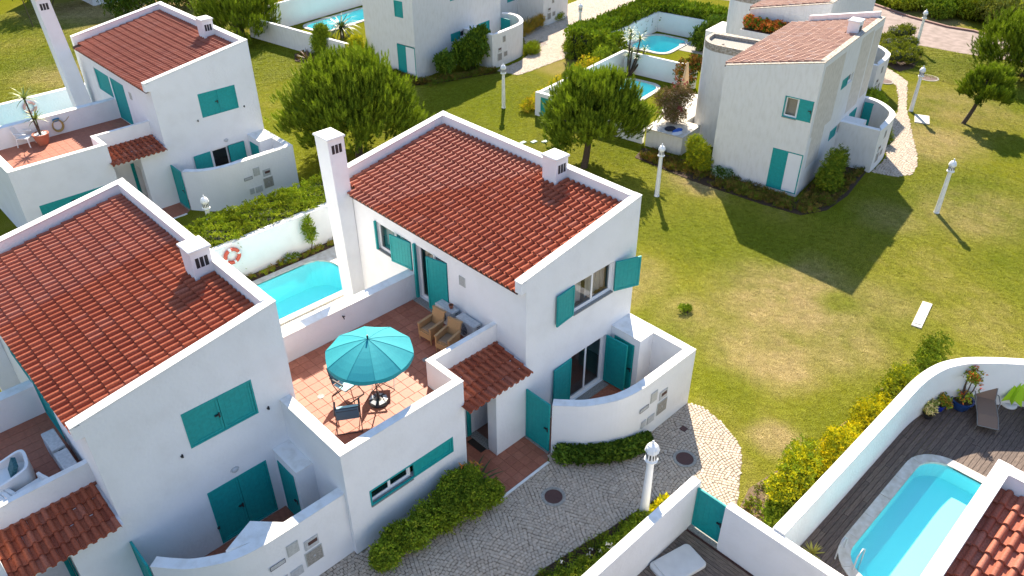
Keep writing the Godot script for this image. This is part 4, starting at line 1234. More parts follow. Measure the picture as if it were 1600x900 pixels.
	closed_shutters(root, P(3.45, 0, 1.68), X, 0.95, 0.52, 1)
	window(root, P(4.4, 0, 1.68), X, 0.55, 0.52, 0.12, 1, false, false)
	closed_shutters(root, P(6.35, 0, 0.1), X, 1.2, 2.1, 2)
	if o.get("patched", false):
		for q in [[0.30, 3.05, 2.95, 6.3], [0.5, 2.2, 1.3, 2.95], [5.35, 7.2, 2.5, 6.35], [7.4, 8.7, 2.7, 6.2]]:
			g = G.new(); g.hexa(P(q[0], 0, q[2]), X * (q[1] - q[0]), up * (q[3] - q[2]), Z * 0.004); put("render_patch", g, M.patch, root)
	# rounded stair tower on the eave side
	if o.get("tower", true):
		var pts: Array = [[2.95, 4.51], [2.95, 6.2]]
		for i in 9:
			var an := PI / 2 * i / 8
			pts.append([4.2 - cos(an) * 1.25, 6.2 + sin(an) * 1.25])
		pts.append_array([[5.15, 7.45], [5.15, 4.51]])
		g = G.new()
		var po := poly(pts)
		g.prism(po, 0, 5.06)
		put("tower", g, wp, root)
		g = G.new()
		var inn := offset_line(po, -0.2 if Geometry2D.is_polygon_clockwise(po) else 0.2)
		var tt: Array = []
		for p in po: tt.append(5.42)
		g.ribbon(po, inn, 5.061, tt)
		put("tower_parapet", g, M.worn, root)
		g = G.new(); g.sheet(offset_line(po, -0.1 if Geometry2D.is_polygon_clockwise(po) else 0.1), 5.24); put("tower_roof", g, M.concrete, root)
	# courtyard along the tall side
	var outer := poly([[4.85, -0.001], [4.85, -2.0], [5.4, -2.05], [7.3, -2.0], [8.2, -1.55], [8.9, -0.85], [9.2, -0.1], [9.1, 0.35]])
	if win != 0: outer = poly([[4.75, -0.001], [4.75, -2.5], [5.4, -2.6], [7.8, -2.5], [8.8, -2.0], [9.5, -1.1], [9.65, -0.3], [9.4, 0.3]])
	var o2 := PackedVector2Array([outer[0], outer[1]])
	o2.append_array(smooth_line(outer.slice(2), 5))
	var inner := offset_line(o2, 0.26)
	var tops: Array = []
	for p in o2: tops.append(2.25)
	g = G.new(); g.ribbon(o2, inner, 0, tops); put("courtyard_wall", g, wp, root)
	g = G.new()
	var co := offset_line(o2, -0.006); var ci := offset_line(o2, 0.266)
	for i in co.size() - 1:
		var A := P(co[i].x, co[i].y, 2.251); var B := P(co[i + 1].x, co[i + 1].y, 2.251); var C := P(ci[i + 1].x, ci[i + 1].y, 2.251); var E := P(ci[i].x, ci[i].y, 2.251)
		var dyv := Vector3(0, 0.028, 0)
		g.tri_up(A + dyv, B + dyv, C + dyv); g.tri_up(A + dyv, C + dyv, E + dyv); g.quad(A, B, B + dyv, A + dyv); g.quad(C, E, E + dyv, C + dyv)
	put("coping", g, M.cap, root)
	g = G.new(); g.box(5.12, 5.95, -1.0, -0.001, 0, 2.24); put("store", g, wp, root)
	g = G.new(); g.prism(poly([[5.1, -0.01], [5.1, -1.8], [7.2, -1.8], [8.4, -1.2], [8.95, -0.2], [8.85, 0.3], [8.79, -0.01]]), 0.0, 0.03); put("courtyard_floor", g, M.grout, root)
	leaf(root, P(8.82, -0.05, 0.1), Z, 0.8, 2.0, "gate", 0)
	if o.get("meters", true):
		for q in [[5.75, 1.55, 0.32, 0.42, 0], [5.25, 1.0, 0.36, 0.3, 1], [5.2, 0.42, 0.45, 0.5, 2], [5.85, 0.55, 0.4, 0.35, 2]]:
			var y: float = (-2.045 if win == 0 else -2.59) - 0.012
			g = G.new(); g.hexa(P(q[0], y + 0.05, q[1]), X * q[2], up * q[3], Z * 0.055)
			var pl := put("meter_box", g, M.zinc, root)
			g = G.new(); g.hexa(P(q[0] + 0.04, y, q[1] + (q[3] * 0.5 if q[4] == 1 else 0.04)), X * (q[2] - 0.08), up * (q[3] * 0.35 if q[4] == 1 else q[3] - 0.08), Z * 0.012)
			put("letter_slot" if q[4] == 1 else "meter_door", g, M.iron if q[4] == 1 else M.concrete, pl)
	return root

# ---------------------------------------------------------------- plants
var leaf_meshes := {}
const LEAF := Color(2.5, 2.2, 1.15)

func leaf_cluster(key: String, n: int, size: float, spread: float, width: float, upright: float, sd: int) -> ArrayMesh:
	if leaf_meshes.has(key): return leaf_meshes[key]
	var rng := RandomNumberGenerator.new()
	rng.seed = sd
	var g := G.new()
	for i in n:
		var d := Vector3(rng.randfn(), rng.randfn() + upright, rng.randfn()).normalized()
		var s := d.cross(Vector3(rng.randfn(), rng.randfn(), rng.randfn())).normalized()
		var nn := d.cross(s)
		var o := Vector3(rng.randf_range(-1, 1), rng.randf_range(-0.6, 1), rng.randf_range(-1, 1)) * spread
		var l := size * rng.randf_range(0.7, 1.25)
		var w := l * width
		var tip := o + d * l + nn * l * 0.12
		var m0 := o + d * l * 0.45 + s * w * 0.5; var m1 := o + d * l * 0.45 - s * w * 0.5
		g.tri(o, m0, tip); g.tri(o, tip, m1)
	leaf_meshes[key] = g.done(M.leaf)
	return leaf_meshes[key]

func pine_shoot(key: String, n: int, h: float, w: float, sd: int) -> ArrayMesh:
	if leaf_meshes.has(key): return leaf_meshes[key]
	var rng := RandomNumberGenerator.new()
	rng.seed = sd
	var g := G.new()
	for i in n:
		var an := TAU * i * 0.382 + rng.randf_range(-0.3, 0.3)
		var y := h * (i + 0.5) / n * 0.8
		var tilt := lerpf(0.85, 0.25, float(i) / n) + rng.randf_range(-0.12, 0.12)
		var d := Vector3(cos(an) * sin(tilt), cos(tilt), sin(an) * sin(tilt))
		var s := Vector3(-sin(an), 0, cos(an))
		var o := Vector3(0, y, 0)
		g.tri(o - s * w, o + s * w, o + d * rng.randf_range(0.15, 0.22))
	leaf_meshes[key] = g.done(M.leaf)
	return leaf_meshes[key]

func stem_mesh(g: G, from: Vector3, to: Vector3, r0: float, r1: float, bend: Vector3):
	var pts: Array = []; var rr: Array = []
	for i in 5:
		var t := i / 4.0
		pts.append(from.lerp(to, t) + bend * sin(PI * t))
		rr.append(lerpf(r0, r1, t))
	g.tube(pts, rr, 7)

func pine(called: String, label: String, a: float, b: float, height: float, r: float, low: float, lean: Vector2, sd: int, clusters: int, per: int, light: Color, dark: Color, squash := 1.0, group := ""):
	var o := thing(called, label, "pine tree", P(a, b, 0), 0.0, group)
	var rng := RandomNumberGenerator.new()
	rng.seed = sd
	var top := Vector3(lean.x, height * 0.62, -lean.y)
	var g := G.new()
	stem_mesh(g, Vector3(0, -0.1, 0), Vector3(lean.x * 0.75, low + 0.4, -lean.y * 0.75), 0.07 * height * 0.5 + 0.02, 0.055 * height * 0.5, Vector3(0.05, 0, 0.05))
	put("trunk", g, M.bark, o)
	var centers: Array = []
	var tries := 0
	while centers.size() < clusters and tries < clusters * 30:
		tries += 1
		var an := rng.randf() * TAU
		var t := pow(rng.randf(), 0.75)
		# dome: wide low skirt, round top
		var ph := acos(1 - 1.18 * t)
		var rad := sin(minf(ph, PI * 0.55)) * r * rng.randf_range(0.72, 1.02)
		if rng.randf() < 0.22: rad *= rng.randf_range(0.3, 0.8)
		var y := low + (height - low) * (0.16 + 0.78 * maxf(0.0, cos(ph))) * rng.randf_range(0.9, 1.03)
		if ph > PI / 2: y = low + (height - low) * 0.16 * rng.randf_range(0.0, 1.0)
		var wob := 1.0 + 0.16 * sin(an * 3.0 + sd) + 0.10 * sin(an * 5.0 + sd * 2.0)
		var c := Vector3(lean.x + cos(an) * rad * wob, y, -lean.y + sin(an) * rad * wob * squash)
		var ok := true
		for q in centers:
			if q.distance_to(c) < r * 0.135: ok = false
		if ok: centers.append(c)
	var bg := G.new()
	var fork := Vector3(lean.x * 0.75, low + 0.25, -lean.y * 0.75)
	for i in centers.size():
		if i % 4 == 0 or i < 10:
			var c: Vector3 = centers[i]
			stem_mesh(bg, fork + Vector3(0, rng.randf_range(0, (height - low) * 0.35), 0), c + Vector3(0, -0.15, 0), 0.045, 0.012, Vector3(0, -0.12 * c.distance_to(fork) * 0.5, 0))
	put("branches", bg, M.bark, o).set_meta("kind", "stuff")
	var spots: Array = []; var cols: Array = []
	var core := Vector3(lean.x, low + (height - low) * 0.35, -lean.y)
	for c in centers:
		var cr: float = r * rng.randf_range(0.15, 0.23)
		var tone := rng.randf_range(-0.3, 0.28)
		for k in per:
			var d := Vector3(rng.randfn(), rng.randfn() * 0.75, rng.randfn()) * cr * 0.50
			var p: Vector3 = c + d
			var s := rng.randf_range(0.75, 1.25)
			var outw := (p - core).normalized()
			var bs := Basis(Vector3.UP, rng.randf() * TAU)
			var tilt := outw.cross(Vector3.UP)
			if tilt.length() > 0.05: bs = Basis(tilt.normalized(), -rng.randf_range(0.1, 0.8) * (1.0 - outw.y)) * bs
			spots.append(Transform3D(bs.scaled(Vector3(s, s, s)), p))
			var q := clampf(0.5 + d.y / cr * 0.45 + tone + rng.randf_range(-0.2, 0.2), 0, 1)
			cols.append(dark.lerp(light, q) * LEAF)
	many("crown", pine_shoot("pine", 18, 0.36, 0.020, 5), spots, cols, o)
	return o

# leafy mass built from overlapping lumps; lumps are [x, y, z, rx, ry, rz] about the base
func leafy(called: String, label: String, category: String, a: float, b: float, lumps: Array, per: int, key: String, pal: Array, sd: int, group := "", h0 := 0.0, stems := 3, part := "foliage") -> Node3D:
	var o := thing(called, label, category, P(a, b, h0), 0.0, group)
	var rng := RandomNumberGenerator.new()
	rng.seed = sd
	var g := G.new()
	var low := 9.0
	for i in stems:
		var q: Array = lumps[i % lumps.size()]
		stem_mesh(g, Vector3(q[0] * 0.3 + rng.randf_range(-0.08, 0.08), -0.05, q[2] * 0.3 + rng.randf_range(-0.08, 0.08)), Vector3(q[0], q[1] + q[4] * 0.3, q[2]), 0.03, 0.012, Vector3(rng.randf_range(-0.1, 0.1), 0, rng.randf_range(-0.1, 0.1)))
	if stems > 0: put("stems", g, M.bark, o)
	var mesh: Mesh = LEAVES(key)
	var spots: Array = []; var cols: Array = []
	for q in lumps:
		var tone := rng.randf()
		for k in per:
			var d := Vector3(rng.randfn(), rng.randfn(), rng.randfn()).normalized() * pow(rng.randf(), 0.42) * rng.randf_range(0.82, 1.1)
			var p := Vector3(q[0] + d.x * q[3], q[1] + d.y * q[4], q[2] + d.z * q[5])
			if p.y < 0.02: continue
			var s := rng.randf_range(0.75, 1.3)
			var bs := Basis(Vector3.UP, rng.randf() * TAU) * Basis(Vector3.RIGHT, rng.randf_range(-0.5, 0.5))
			spots.append(Transform3D(bs.scaled(Vector3(s, s, s)), p))
			var c: Color = pal[rng.randi() % pal.size()]
			cols.append(c * LEAF * (0.8 + 0.35 * tone) * rng.randf_range(0.8, 1.2))
	many(part, mesh, spots, cols, o)
	return o

func LEAVES(key: String) -> Mesh:
	match key:
		"small": return leaf_cluster("small", 9, 0.075, 0.05, 0.5, 0.5, 3)
		"broad": return leaf_cluster("broad", 8, 0.13, 0.07, 0.5, 0.4, 4)
		"fine": return leaf_cluster("fine", 10, 0.10, 0.04, 0.2, 0.9, 6)
		"spray": return leaf_cluster("spray", 9, 0.17, 0.06, 0.22, 0.8, 7)
		"far": return leaf_cluster("far", 8, 0.20, 0.12, 0.5, 0.5, 8)
		"flower": return leaf_cluster("flower", 9, 0.07, 0.03, 0.6, 0.6, 9)
		"wisp": return leaf_cluster("wisp", 8, 0.34, 0.05, 0.07, 1.8, 10)
		"clip": return leaf_cluster("clip", 9, 0.11, 0.06, 0.45, 0.4, 11)
	return null

# clipped hedge along plan points
func hedge(called: String, label: String, line: PackedVector2Array, width: float, height: float, density: float, key: String, pal: Array, sd: int, bump := 0.12):
	var o := thing(called, label, "hedge", P(line[0].x, line[0].y, 0))
	var rng := RandomNumberGenerator.new()
	rng.seed = sd
	var base := line[0]
	var g := G.new()
	var w := width / 2
	var spots: Array = []; var cols: Array = []
	var mesh: Mesh = LEAVES(key)
	var nz := FastNoiseLite.new(); nz.seed = sd; nz.frequency = 0.7
	for i in line.size() - 1:
		var p := line[i]; var q := line[i + 1]
		var d := (q - p); var L := d.length(); d /= L
		var n := Vector2(-d.y, d.x)
		var e := 0.86
		g.prism(PackedVector2Array([p - base + n * w * e, p - base - n * w * e, q - base - n * w * e, q - base + n * w * e]), 0, height * 0.9 - 0.004 * i)
		var count := int(L * (width + height * 2) * density)
		for k in count:
			var t := rng.randf() * (L + width * 0.5) - width * 0.25
			var r := rng.randf() * (width + 2 * height)
			var pt: Vector3
			var c := p + d * t
			var sw := 1.0 + nz.get_noise_2d(c.x * 3, c.y * 3) * bump * 2
			if r < width:
				var x := (r - w)
				pt = P(c.x + n.x * x * sw, c.y + n.y * x * sw, height * (1.0 + nz.get_noise_2d(c.x * 2 + x * 3, c.y * 2) * bump) + rng.randf_range(-0.08, 0.05))
			else:
				var y := fmod(r - width, height)
				var side := 1.0 if r - width < height else -1.0
				pt = P(c.x + n.x * w * side * sw, c.y + n.y * w * side * sw, y) + Vector3(rng.randfn(), 0, rng.randfn()) * 0.05
			var s := rng.randf_range(0.8, 1.3)
			spots.append(Transform3D(Basis(Vector3.UP, rng.randf() * TAU).scaled(Vector3(s, s, s)), pt - P(base.x, base.y, 0)))
			var cc: Color = pal[rng.randi() % pal.size()]
			cols.append(cc * LEAF * rng.randf_range(0.75, 1.25) * (1.0 + nz.get_noise_2d(c.x, c.y) * 0.5))
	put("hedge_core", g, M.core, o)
	many("foliage", mesh, spots, cols, o)
	return o

# rosette of long pointed blades
func rosette(g: G, c: Vector3, n: int, length: float, width: float, droop: float, rng: RandomNumberGenerator, low := 0.1):
	for i in n:
		var an := TAU * i * 0.382 + rng.randf_range(-0.2, 0.2)
		var el := lerpf(low, 1.35, float(i) / n)
		var d := Vector3(cos(an), 0, sin(an))
		var s := Vector3(-sin(an), 0, cos(an))
		var prev := c; var pw := width * 0.5
		for k in 3:
			var t := (k + 1) / 3.0
			var e := el - droop * t
			var p := c + (d * cos(e) + Vector3.UP * sin(e)) * length * t
			var w := width * 0.5 * (1.0 - t * t)
			g.tri(prev - s * pw, prev + s * pw, p + s * w)
			if w > 0.001: g.tri(prev - s * pw, p + s * w, p - s * w)
			prev = p; pw = w

func rosette_plant(called: String, label: String, category: String, a: float, b: float, h: float, heads: Array, n: int, length: float, width: float, droop: float, col: Color, sd: int, stem_r := 0.05):
	var o := thing(called, label, category, P(a, b, h))
	var rng := RandomNumberGenerator.new()
	rng.seed = sd
	var sg := G.new()
	var any := false
	for q in heads:
		var c := Vector3(q[0], q[1], q[2])
		if q[1] > 0.15:
			any = true
			stem_mesh(sg, Vector3(q[0] * 0.12, -0.02, q[2] * 0.12), c, stem_r, stem_r * 0.7, Vector3(q[0] * 0.15, 0, q[2] * 0.15))
		var g := G.new()
		rosette(g, c, n, length * float(q[3]), width, droop, rng)
		var m := mat(lin(col.r, col.g, col.b), 0.5)
		m.backlight_enabled = true
		m.backlight = Color(0.2, 0.24, 0.06)
		put("leaf_rosette", g, m, o)
	if any: put("stem", sg, M.bark, o)
	return o

# ---------------------------------------------------------------- street furniture and garden things
func lamp_post(label: String, a: float, b: float) -> Node3D:
	var o := thing("lamp_post", label, "lamp post", P(a, b, 0), 0.0, "white lamp posts along the lawns and paths")
	var g := G.new()
	g.lathe(Vector3.ZERO, [[0.13, 0.0], [0.13, 0.06], [0.118, 0.08], [0.085, 2.08], [0.0, 2.08]], 20)
	put("post", g, M.lamp_white, o)
	g = G.new()
	g.lathe(Vector3(0, 2.06, 0), [[0.086, 0.0], [0.16, 0.05], [0.175, 0.09], [0.165, 0.10], [0.145, 0.11], [0.135, 0.34], [0.165, 0.36], [0.18, 0.39], [0.0, 0.39]], 8, false)
	var l := put("lantern", g, M.lamp_white, o)
	for i in 12:
		var an := TAU * i / 12 + 0.13
		var d := Vector3(cos(an), 0, sin(an)); var s := Vector3(-sin(an), 0, cos(an))
		g = G.new()
		g.hexa(Vector3(0, 2.21, 0) + d * 0.126 - s * 0.016, s * 0.032, Vector3(0, 0.16, 0), d * 0.012)
		put("lantern_slot", g, M.dark, l)
	g = G.new()
	g.lathe(Vector3(0, 2.45, 0), [[0.175, 0.0], [0.155, 0.08], [0.11, 0.16], [0.035, 0.21], [0.022, 0.24]], 8, false)
	for i in 4:
		var an := TAU * i / 4 + 0.4
		g.ball(Vector3(cos(an) * 0.12, 2.50, sin(an) * 0.12), Vector3(0.045, 0.07, 0.045), 5, 7)
	put("lantern_cap", g, M.lamp_white, o)
	g = G.new(); g.ball(Vector3(0, 2.71, 0), Vector3(0.035, 0.045, 0.035), 6, 8); put("finial", g, M.lamp_white, o)
	return o

func manhole(label: String, a: float, b: float, r: float, h := 0.0):
	var o := thing("manhole_cover", label, "manhole cover", P(a, b, h), 0.0, "round iron manhole covers")
	var g := G.new(); g.lathe(Vector3.ZERO, [[r + 0.09, -0.02], [r + 0.09, 0.024], [r, 0.026], [r, 0.0]], 28); put("surround", g, M.concrete, o)
	g = G.new(); g.lathe(Vector3.ZERO, [[r - 0.008, -0.02], [r - 0.008, 0.022], [r - 0.03, 0.026], [r - 0.045, 0.02], [0.0, 0.02]], 28)
	for k in 6:
		var an := TAU * k / 6
		g.hexa(Vector3(cos(an), 0, sin(an)) * r * 0.35 + Vector3(0, 0.0201, 0), Vector3(cos(an), 0, sin(an)) * r * 0.4, Vector3(-sin(an), 0, cos(an)) * 0.02, Vector3(0, 0.005, 0))
	put("lid", g, M.iron, o)

func air_conditioner(label: String, a: float, b: float, h: float):
	var o := thing("air_conditioner", label, "air conditioner", P(a, b, h), 0.0, "air conditioning units on the terrace")
	var g := G.new(); g.soft_box(Vector3(0, 0.06, 0), Vector3(0.32, 0.60, 0.84), 0.02); put("casing", g, M.ac, o)
	g = G.new(); g.box(-0.13, 0.13, -0.36, -0.30, 0, 0.06); g.box(-0.13, 0.13, 0.30, 0.36, 0, 0.06); put("feet", g, M.metal, o)
	g = G.new()
	for k in 24:
		var a0 := TAU * k / 24; var a1 := TAU * (k + 1) / 24
		var c := Vector3(-0.164, 0.36, -0.10)
		g.tri_up(c, c + Vector3(0, cos(a0), sin(a0)) * 0.235, c + Vector3(0, cos(a1), sin(a1)) * 0.235, Vector3.LEFT)
	var f := put("fan_opening", g, M.dark, o)
	g = G.new()
	for rr in [0.235, 0.19, 0.145, 0.10, 0.055]:
		var ring: Array = []
		for k in 25: ring.append(Vector3(-0.168, 0.36 + cos(TAU * k / 24) * rr, -0.10 + sin(TAU * k / 24) * rr))
		g.tube(ring, [0.005], 5, false)
	for k in 8:
		var an := TAU * k / 8
		g.tube([Vector3(-0.170, 0.36, -0.10), Vector3(-0.170, 0.36 + cos(an) * 0.235, -0.10 + sin(an) * 0.235)], [0.004], 4)
	put("fan_guard", g, M.metal, f)
	g = G.new()
	for k in 8: g.box(-0.02, 0.10, -0.4225, -0.4195, 0.14 + k * 0.06, 0.165 + k * 0.06)
	put("side_grille", g, M.dark, o)
	return o

func wicker_chair(label: String, a: float, b: float, h: float, turn: float):
	# faces -a at turn 0
	var o := thing("wicker_armchair", label, "armchair", P(a, b, h), turn, "wicker armchairs on the terrace")
	o.scale = Vector3(0.92, 0.95, 0.90)
	var g := G.new(); g.hexa(Vector3(-0.28, 0.36, -0.24), Vector3(0.54, 0, 0), Vector3(0, 0, 0.48), Vector3(0, 0.06, 0)); put("seat", g, M.wicker, o)
	g = G.new(); g.hexa(Vector3(0.22, 0.34, -0.27), Vector3(0.06, 0, 0), Vector3(0, 0, 0.54), Vector3(0.16, 0.58, 0))
	g.hexa(Vector3(0.378, 0.916, -0.30), Vector3(0.075, 0, 0), Vector3(0, 0, 0.60), Vector3(0.01, 0.04, 0)); put("backrest", g, M.wicker, o)
	for s in [-1.0, 1.0]:
		g = G.new()
		g.hexa(Vector3(-0.32, 0.20, s * 0.27 - 0.03), Vector3(0.60, 0, 0), Vector3(0, 0, 0.06), Vector3(0, 0.42, 0))
		g.hexa(Vector3(-0.34, 0.62, s * 0.27 - 0.045), Vector3(0.66, 0.02, 0), Vector3(0, 0, 0.09), Vector3(0, 0.035, 0))
		put("arm", g, M.wicker, o)
	g = G.new(); g.hexa(Vector3(-0.325, 0.17, -0.24), Vector3(0.035, 0, 0), Vector3(0, 0, 0.48), Vector3(0, 0.22, 0)); put("front_apron", g, M.wicker, o)
	for q in [[-0.295, -0.27], [-0.295, 0.27], [0.27, -0.25], [0.27, 0.25]]:
		g = G.new(); g.tube([Vector3(q[0], 0, q[1]), Vector3(q[0], 0.24, q[1])], [0.018, 0.026], 8); put("leg", g, M.wicker, o)
	g = G.new(); g.soft_box(Vector3(-0.02, 0.421, 0), Vector3(0.46, 0.035, 0.44), 0.012); put("seat_cushion", g, mat(lin(0.26, 0.17, 0.10), 0.85), o)

func camp_chair(label: String, a: float, b: float, h: float, turn: float):
	# faces -z (away from the viewer, towards +b) at turn 0
	var o := thing("folding_chair", label, "folding chair", P(a, b, h), turn, "folding chairs round the parasol")
	o.scale = Vector3(1.08, 1.06, 1.08)
	var w := 0.27
	var g := G.new(); g.quad(Vector3(-w, 0.44, 0.20), Vector3(w, 0.44, 0.20), Vector3(w, 0.46, -0.24), Vector3(-w, 0.46, -0.24)); g.quad(Vector3(-w, 0.43, -0.24), Vector3(w, 0.43, -0.24), Vector3(w, 0.42, 0.20), Vector3(-w, 0.42, 0.20)); put("seat", g, M.pale_cloth, o)
	g = G.new(); g.hexa(Vector3(-w, 0.44, 0.22), Vector3(2 * w, 0, 0), Vector3(0, 0.46, 0.13), Vector3(0, -0.006, 0.02)); put("backrest", g, M.slate_cloth, o)
	g = G.new(); g.hexa(Vector3(-w + 0.02, 0.80, 0.335), Vector3(2 * w - 0.04, 0, 0), Vector3(0, 0.025, 0.007), Vector3(0, 0, 0.012)); put("back_band", g, M.black, o)
	for s in [-1.0, 1.0]:
		var x: float = s * (w + 0.015)
		g = G.new()
		g.tube([Vector3(x, 0.92, 0.36), Vector3(x, 0.44, 0.22), Vector3(x, 0.02, -0.28)], [0.012], 7)
		put("back_leg", g, M.black, o)
		g = G.new(); g.tube([Vector3(x + s * 0.02, 0.64, -0.22), Vector3(x + s * 0.02, 0.02, 0.30)], [0.012], 7); put("front_leg", g, M.black, o)
		g = G.new(); g.soft_box(Vector3(x + s * 0.015, 0.64, 0.03), Vector3(0.05, 0.035, 0.50), 0.012); put("armrest", g, M.black, o)
	g = G.new()
	g.tube([Vector3(-w - 0.035, 0.012, 0.30), Vector3(w + 0.035, 0.012, 0.30)], [0.012], 7); g.tube([Vector3(-w - 0.015, 0.012, -0.28), Vector3(w + 0.015, 0.012, -0.28)], [0.012], 7)
	g.tube([Vector3(-w - 0.015, 0.92, 0.36), Vector3(w + 0.015, 0.92, 0.36)], [0.012], 7); g.tube([Vector3(-w, 0.44, -0.25), Vector3(w, 0.44, -0.25)], [0.012], 7)
	put("cross_bar", g, M.black, o)

func parasol(label: String, a: float, b: float, h: float):
	var o := thing("parasol", label, "parasol", P(a, b, h))
	var tilt := Vector3(-0.10, 0, 0.02)
	var hub := Vector3(0, 2.30, 0) + tilt
	var g := G.new(); g.tube([Vector3(0, 0.05, 0), hub + Vector3(0, 0.06, 0)], [0.019], 10); put("pole", g, M.black, o)
	g = G.new(); g.tube([hub + Vector3(0, 0.05, 0), hub + Vector3(0, 0.13, 0)], [0.03, 0.022], 10); put("finial", g, M.black, o)
	g = G.new(); g.lathe(Vector3.ZERO, [[0.28, 0.0], [0.29, 0.04], [0.25, 0.10], [0.10, 0.13], [0.045, 0.15], [0.04, 0.34], [0.0, 0.34]], 20); var bs := put("base", g, M.black, o)
	for k in 5:
		var an := TAU * k / 5 + 0.4
		g = G.new(); var d := Vector3(cos(an), 0, sin(an)); var s := Vector3(-sin(an), 0, cos(an))
		g.quad(d * 0.13 - s * 0.06 + Vector3(0, 0.131, 0), d * 0.13 + s * 0.06 + Vector3(0, 0.131, 0), d * 0.245 + s * 0.11 + Vector3(0, 0.104, 0), d * 0.245 - s * 0.11 + Vector3(0, 0.104, 0))
		put("base_panel", g, M.metal, bs)
	var n := 10
	var R := 1.19; var drop := 0.45
	for k in n:
		var a0 := TAU * k / n + 0.18; var a1 := TAU * (k + 1) / n + 0.18
		var c := G.new()
		var rows := 6; var cols := 6
		var f := func(u: float, t: float) -> Vector3:
			var e0 := Vector3(cos(a0), 0, sin(a0)); var e1 := Vector3(cos(a1), 0, sin(a1))
			var d := e0.slerp(e1, u)
			return hub + d * R * t + Vector3(0, -drop * (0.55 * t + 0.45 * t * t) - 0.035 * sin(PI * u) * t, 0) - d * 0.035 * sin(PI * u) * t * t
		for i in rows:
			for j in cols:
				var u0 := float(j) / cols; var u1 := float(j + 1) / cols; var t0 := float(i) / rows; var t1 := float(i + 1) / rows
				c.tri_up(f.call(u0, t0), f.call(u1, t0), f.call(u1, t1)); c.tri_up(f.call(u0, t0), f.call(u1, t1), f.call(u0, t1))
		for j in cols:
			var u0 := float(j) / cols; var u1 := float(j + 1) / cols
			var A: Vector3 = f.call(u0, 1.0); var B: Vector3 = f.call(u1, 1.0)
			var d0 := Vector3(0, -0.10 - 0.035 * sin(PI * u0), 0); var d1 := Vector3(0, -0.10 - 0.035 * sin(PI * u1), 0)
			c.quad(A, B, B + d1, A + d0)
		put("canopy_panel", c, M.canvas, o)
		c = G.new(); var seam: Array = []
		for i in 7: seam.append(f.call(0.0, i / 6.0) + Vector3(0, 0.004, 0))
		c.tube(seam, [0.004], 5); put("seam", c, M.canvas, o)
		var e := Vector3(cos(a0), 0, sin(a0))
		g = G.new(); g.tube([hub + Vector3(0, -0.03, 0), hub + e * R * 0.55 + Vector3(0, -drop * 0.44 - 0.02, 0), hub + e * R * 0.99 + Vector3(0, -drop - 0.015, 0)], [0.006], 5); put("rib", g, M.black, o)

func lounger(label: String, a: float, b: float, h: float, turn: float):
	# head at +x, foot at -x
	var o := thing("sun_lounger", label, "sun lounger", P(a, b, h), turn)
	var g := G.new(); g.hexa(Vector3(-0.55, 0.34, -0.28), Vector3(0.85, 0, 0), Vector3(0, 0, 0.56), Vector3(0, 0.02, 0)); put("seat", g, M.brown_mesh, o)
	g = G.new(); g.hexa(Vector3(0.31, 0.35, -0.28), Vector3(0.42, 0.62, 0), Vector3(0, 0, 0.56), Vector3(-0.016, 0.012, 0)); put("backrest", g, M.brown_mesh, o)
	g = G.new(); g.hexa(Vector3(-0.98, 0.22, -0.28), Vector3(0.43, 0.13, 0), Vector3(0, 0, 0.56), Vector3(-0.006, 0.02, 0)); put("foot_rest", g, M.brown_mesh, o)
	var fr: Material = mat(lin(0.20, 0.18, 0.16), 0.35)
	for s in [-0.30, 0.30]:
		g = G.new(); g.tube([Vector3(-1.0, 0.23, s), Vector3(-0.55, 0.355, s), Vector3(0.31, 0.355, s), Vector3(0.74, 0.98, s)], [0.016], 7); put("side_rail", g, fr, o)
		g = G.new(); g.tube([Vector3(-0.98, 0.23, s), Vector3(-0.92, 0.0, s)], [0.015], 7); put("leg", g, fr, o)
		g = G.new(); g.tube([Vector3(0.05, 0.36, s), Vector3(0.20, 0.0, s)], [0.015], 7); put("leg", g, fr, o)
		g = G.new(); g.tube([Vector3(-0.15, 0.36, s * 1.1), Vector3(-0.05, 0.56, s * 1.15), Vector3(0.30, 0.56, s * 1.15), Vector3(0.42, 0.50, s * 1.1)], [0.016], 7); put("arm", g, fr, o)
	g = G.new(); g.tube([Vector3(-1.0, 0.23, -0.3), Vector3(-1.0, 0.23, 0.3)], [0.016], 7); g.tube([Vector3(0.74, 0.98, -0.3), Vector3(0.74, 0.98, 0.3)], [0.016], 7); put("cross_bar", g, fr, o)

func pot(o: Node3D, r: float, h: float, m: Material):
	var g := G.new()
	g.lathe(Vector3.ZERO, [[r * 0.65, 0.0], [r * 0.9, h * 0.5], [r, h * 0.9], [r * 1.08, h * 0.92], [r * 1.08, h], [r * 0.9, h], [r * 0.88, h * 0.85]], 20)
	put("pot", g, m, o)
	g = G.new(); g.lathe(Vector3.ZERO, [[r * 0.89, h * 0.86], [0.0, h * 0.9]], 16); put("soil", g, M.soil, o)

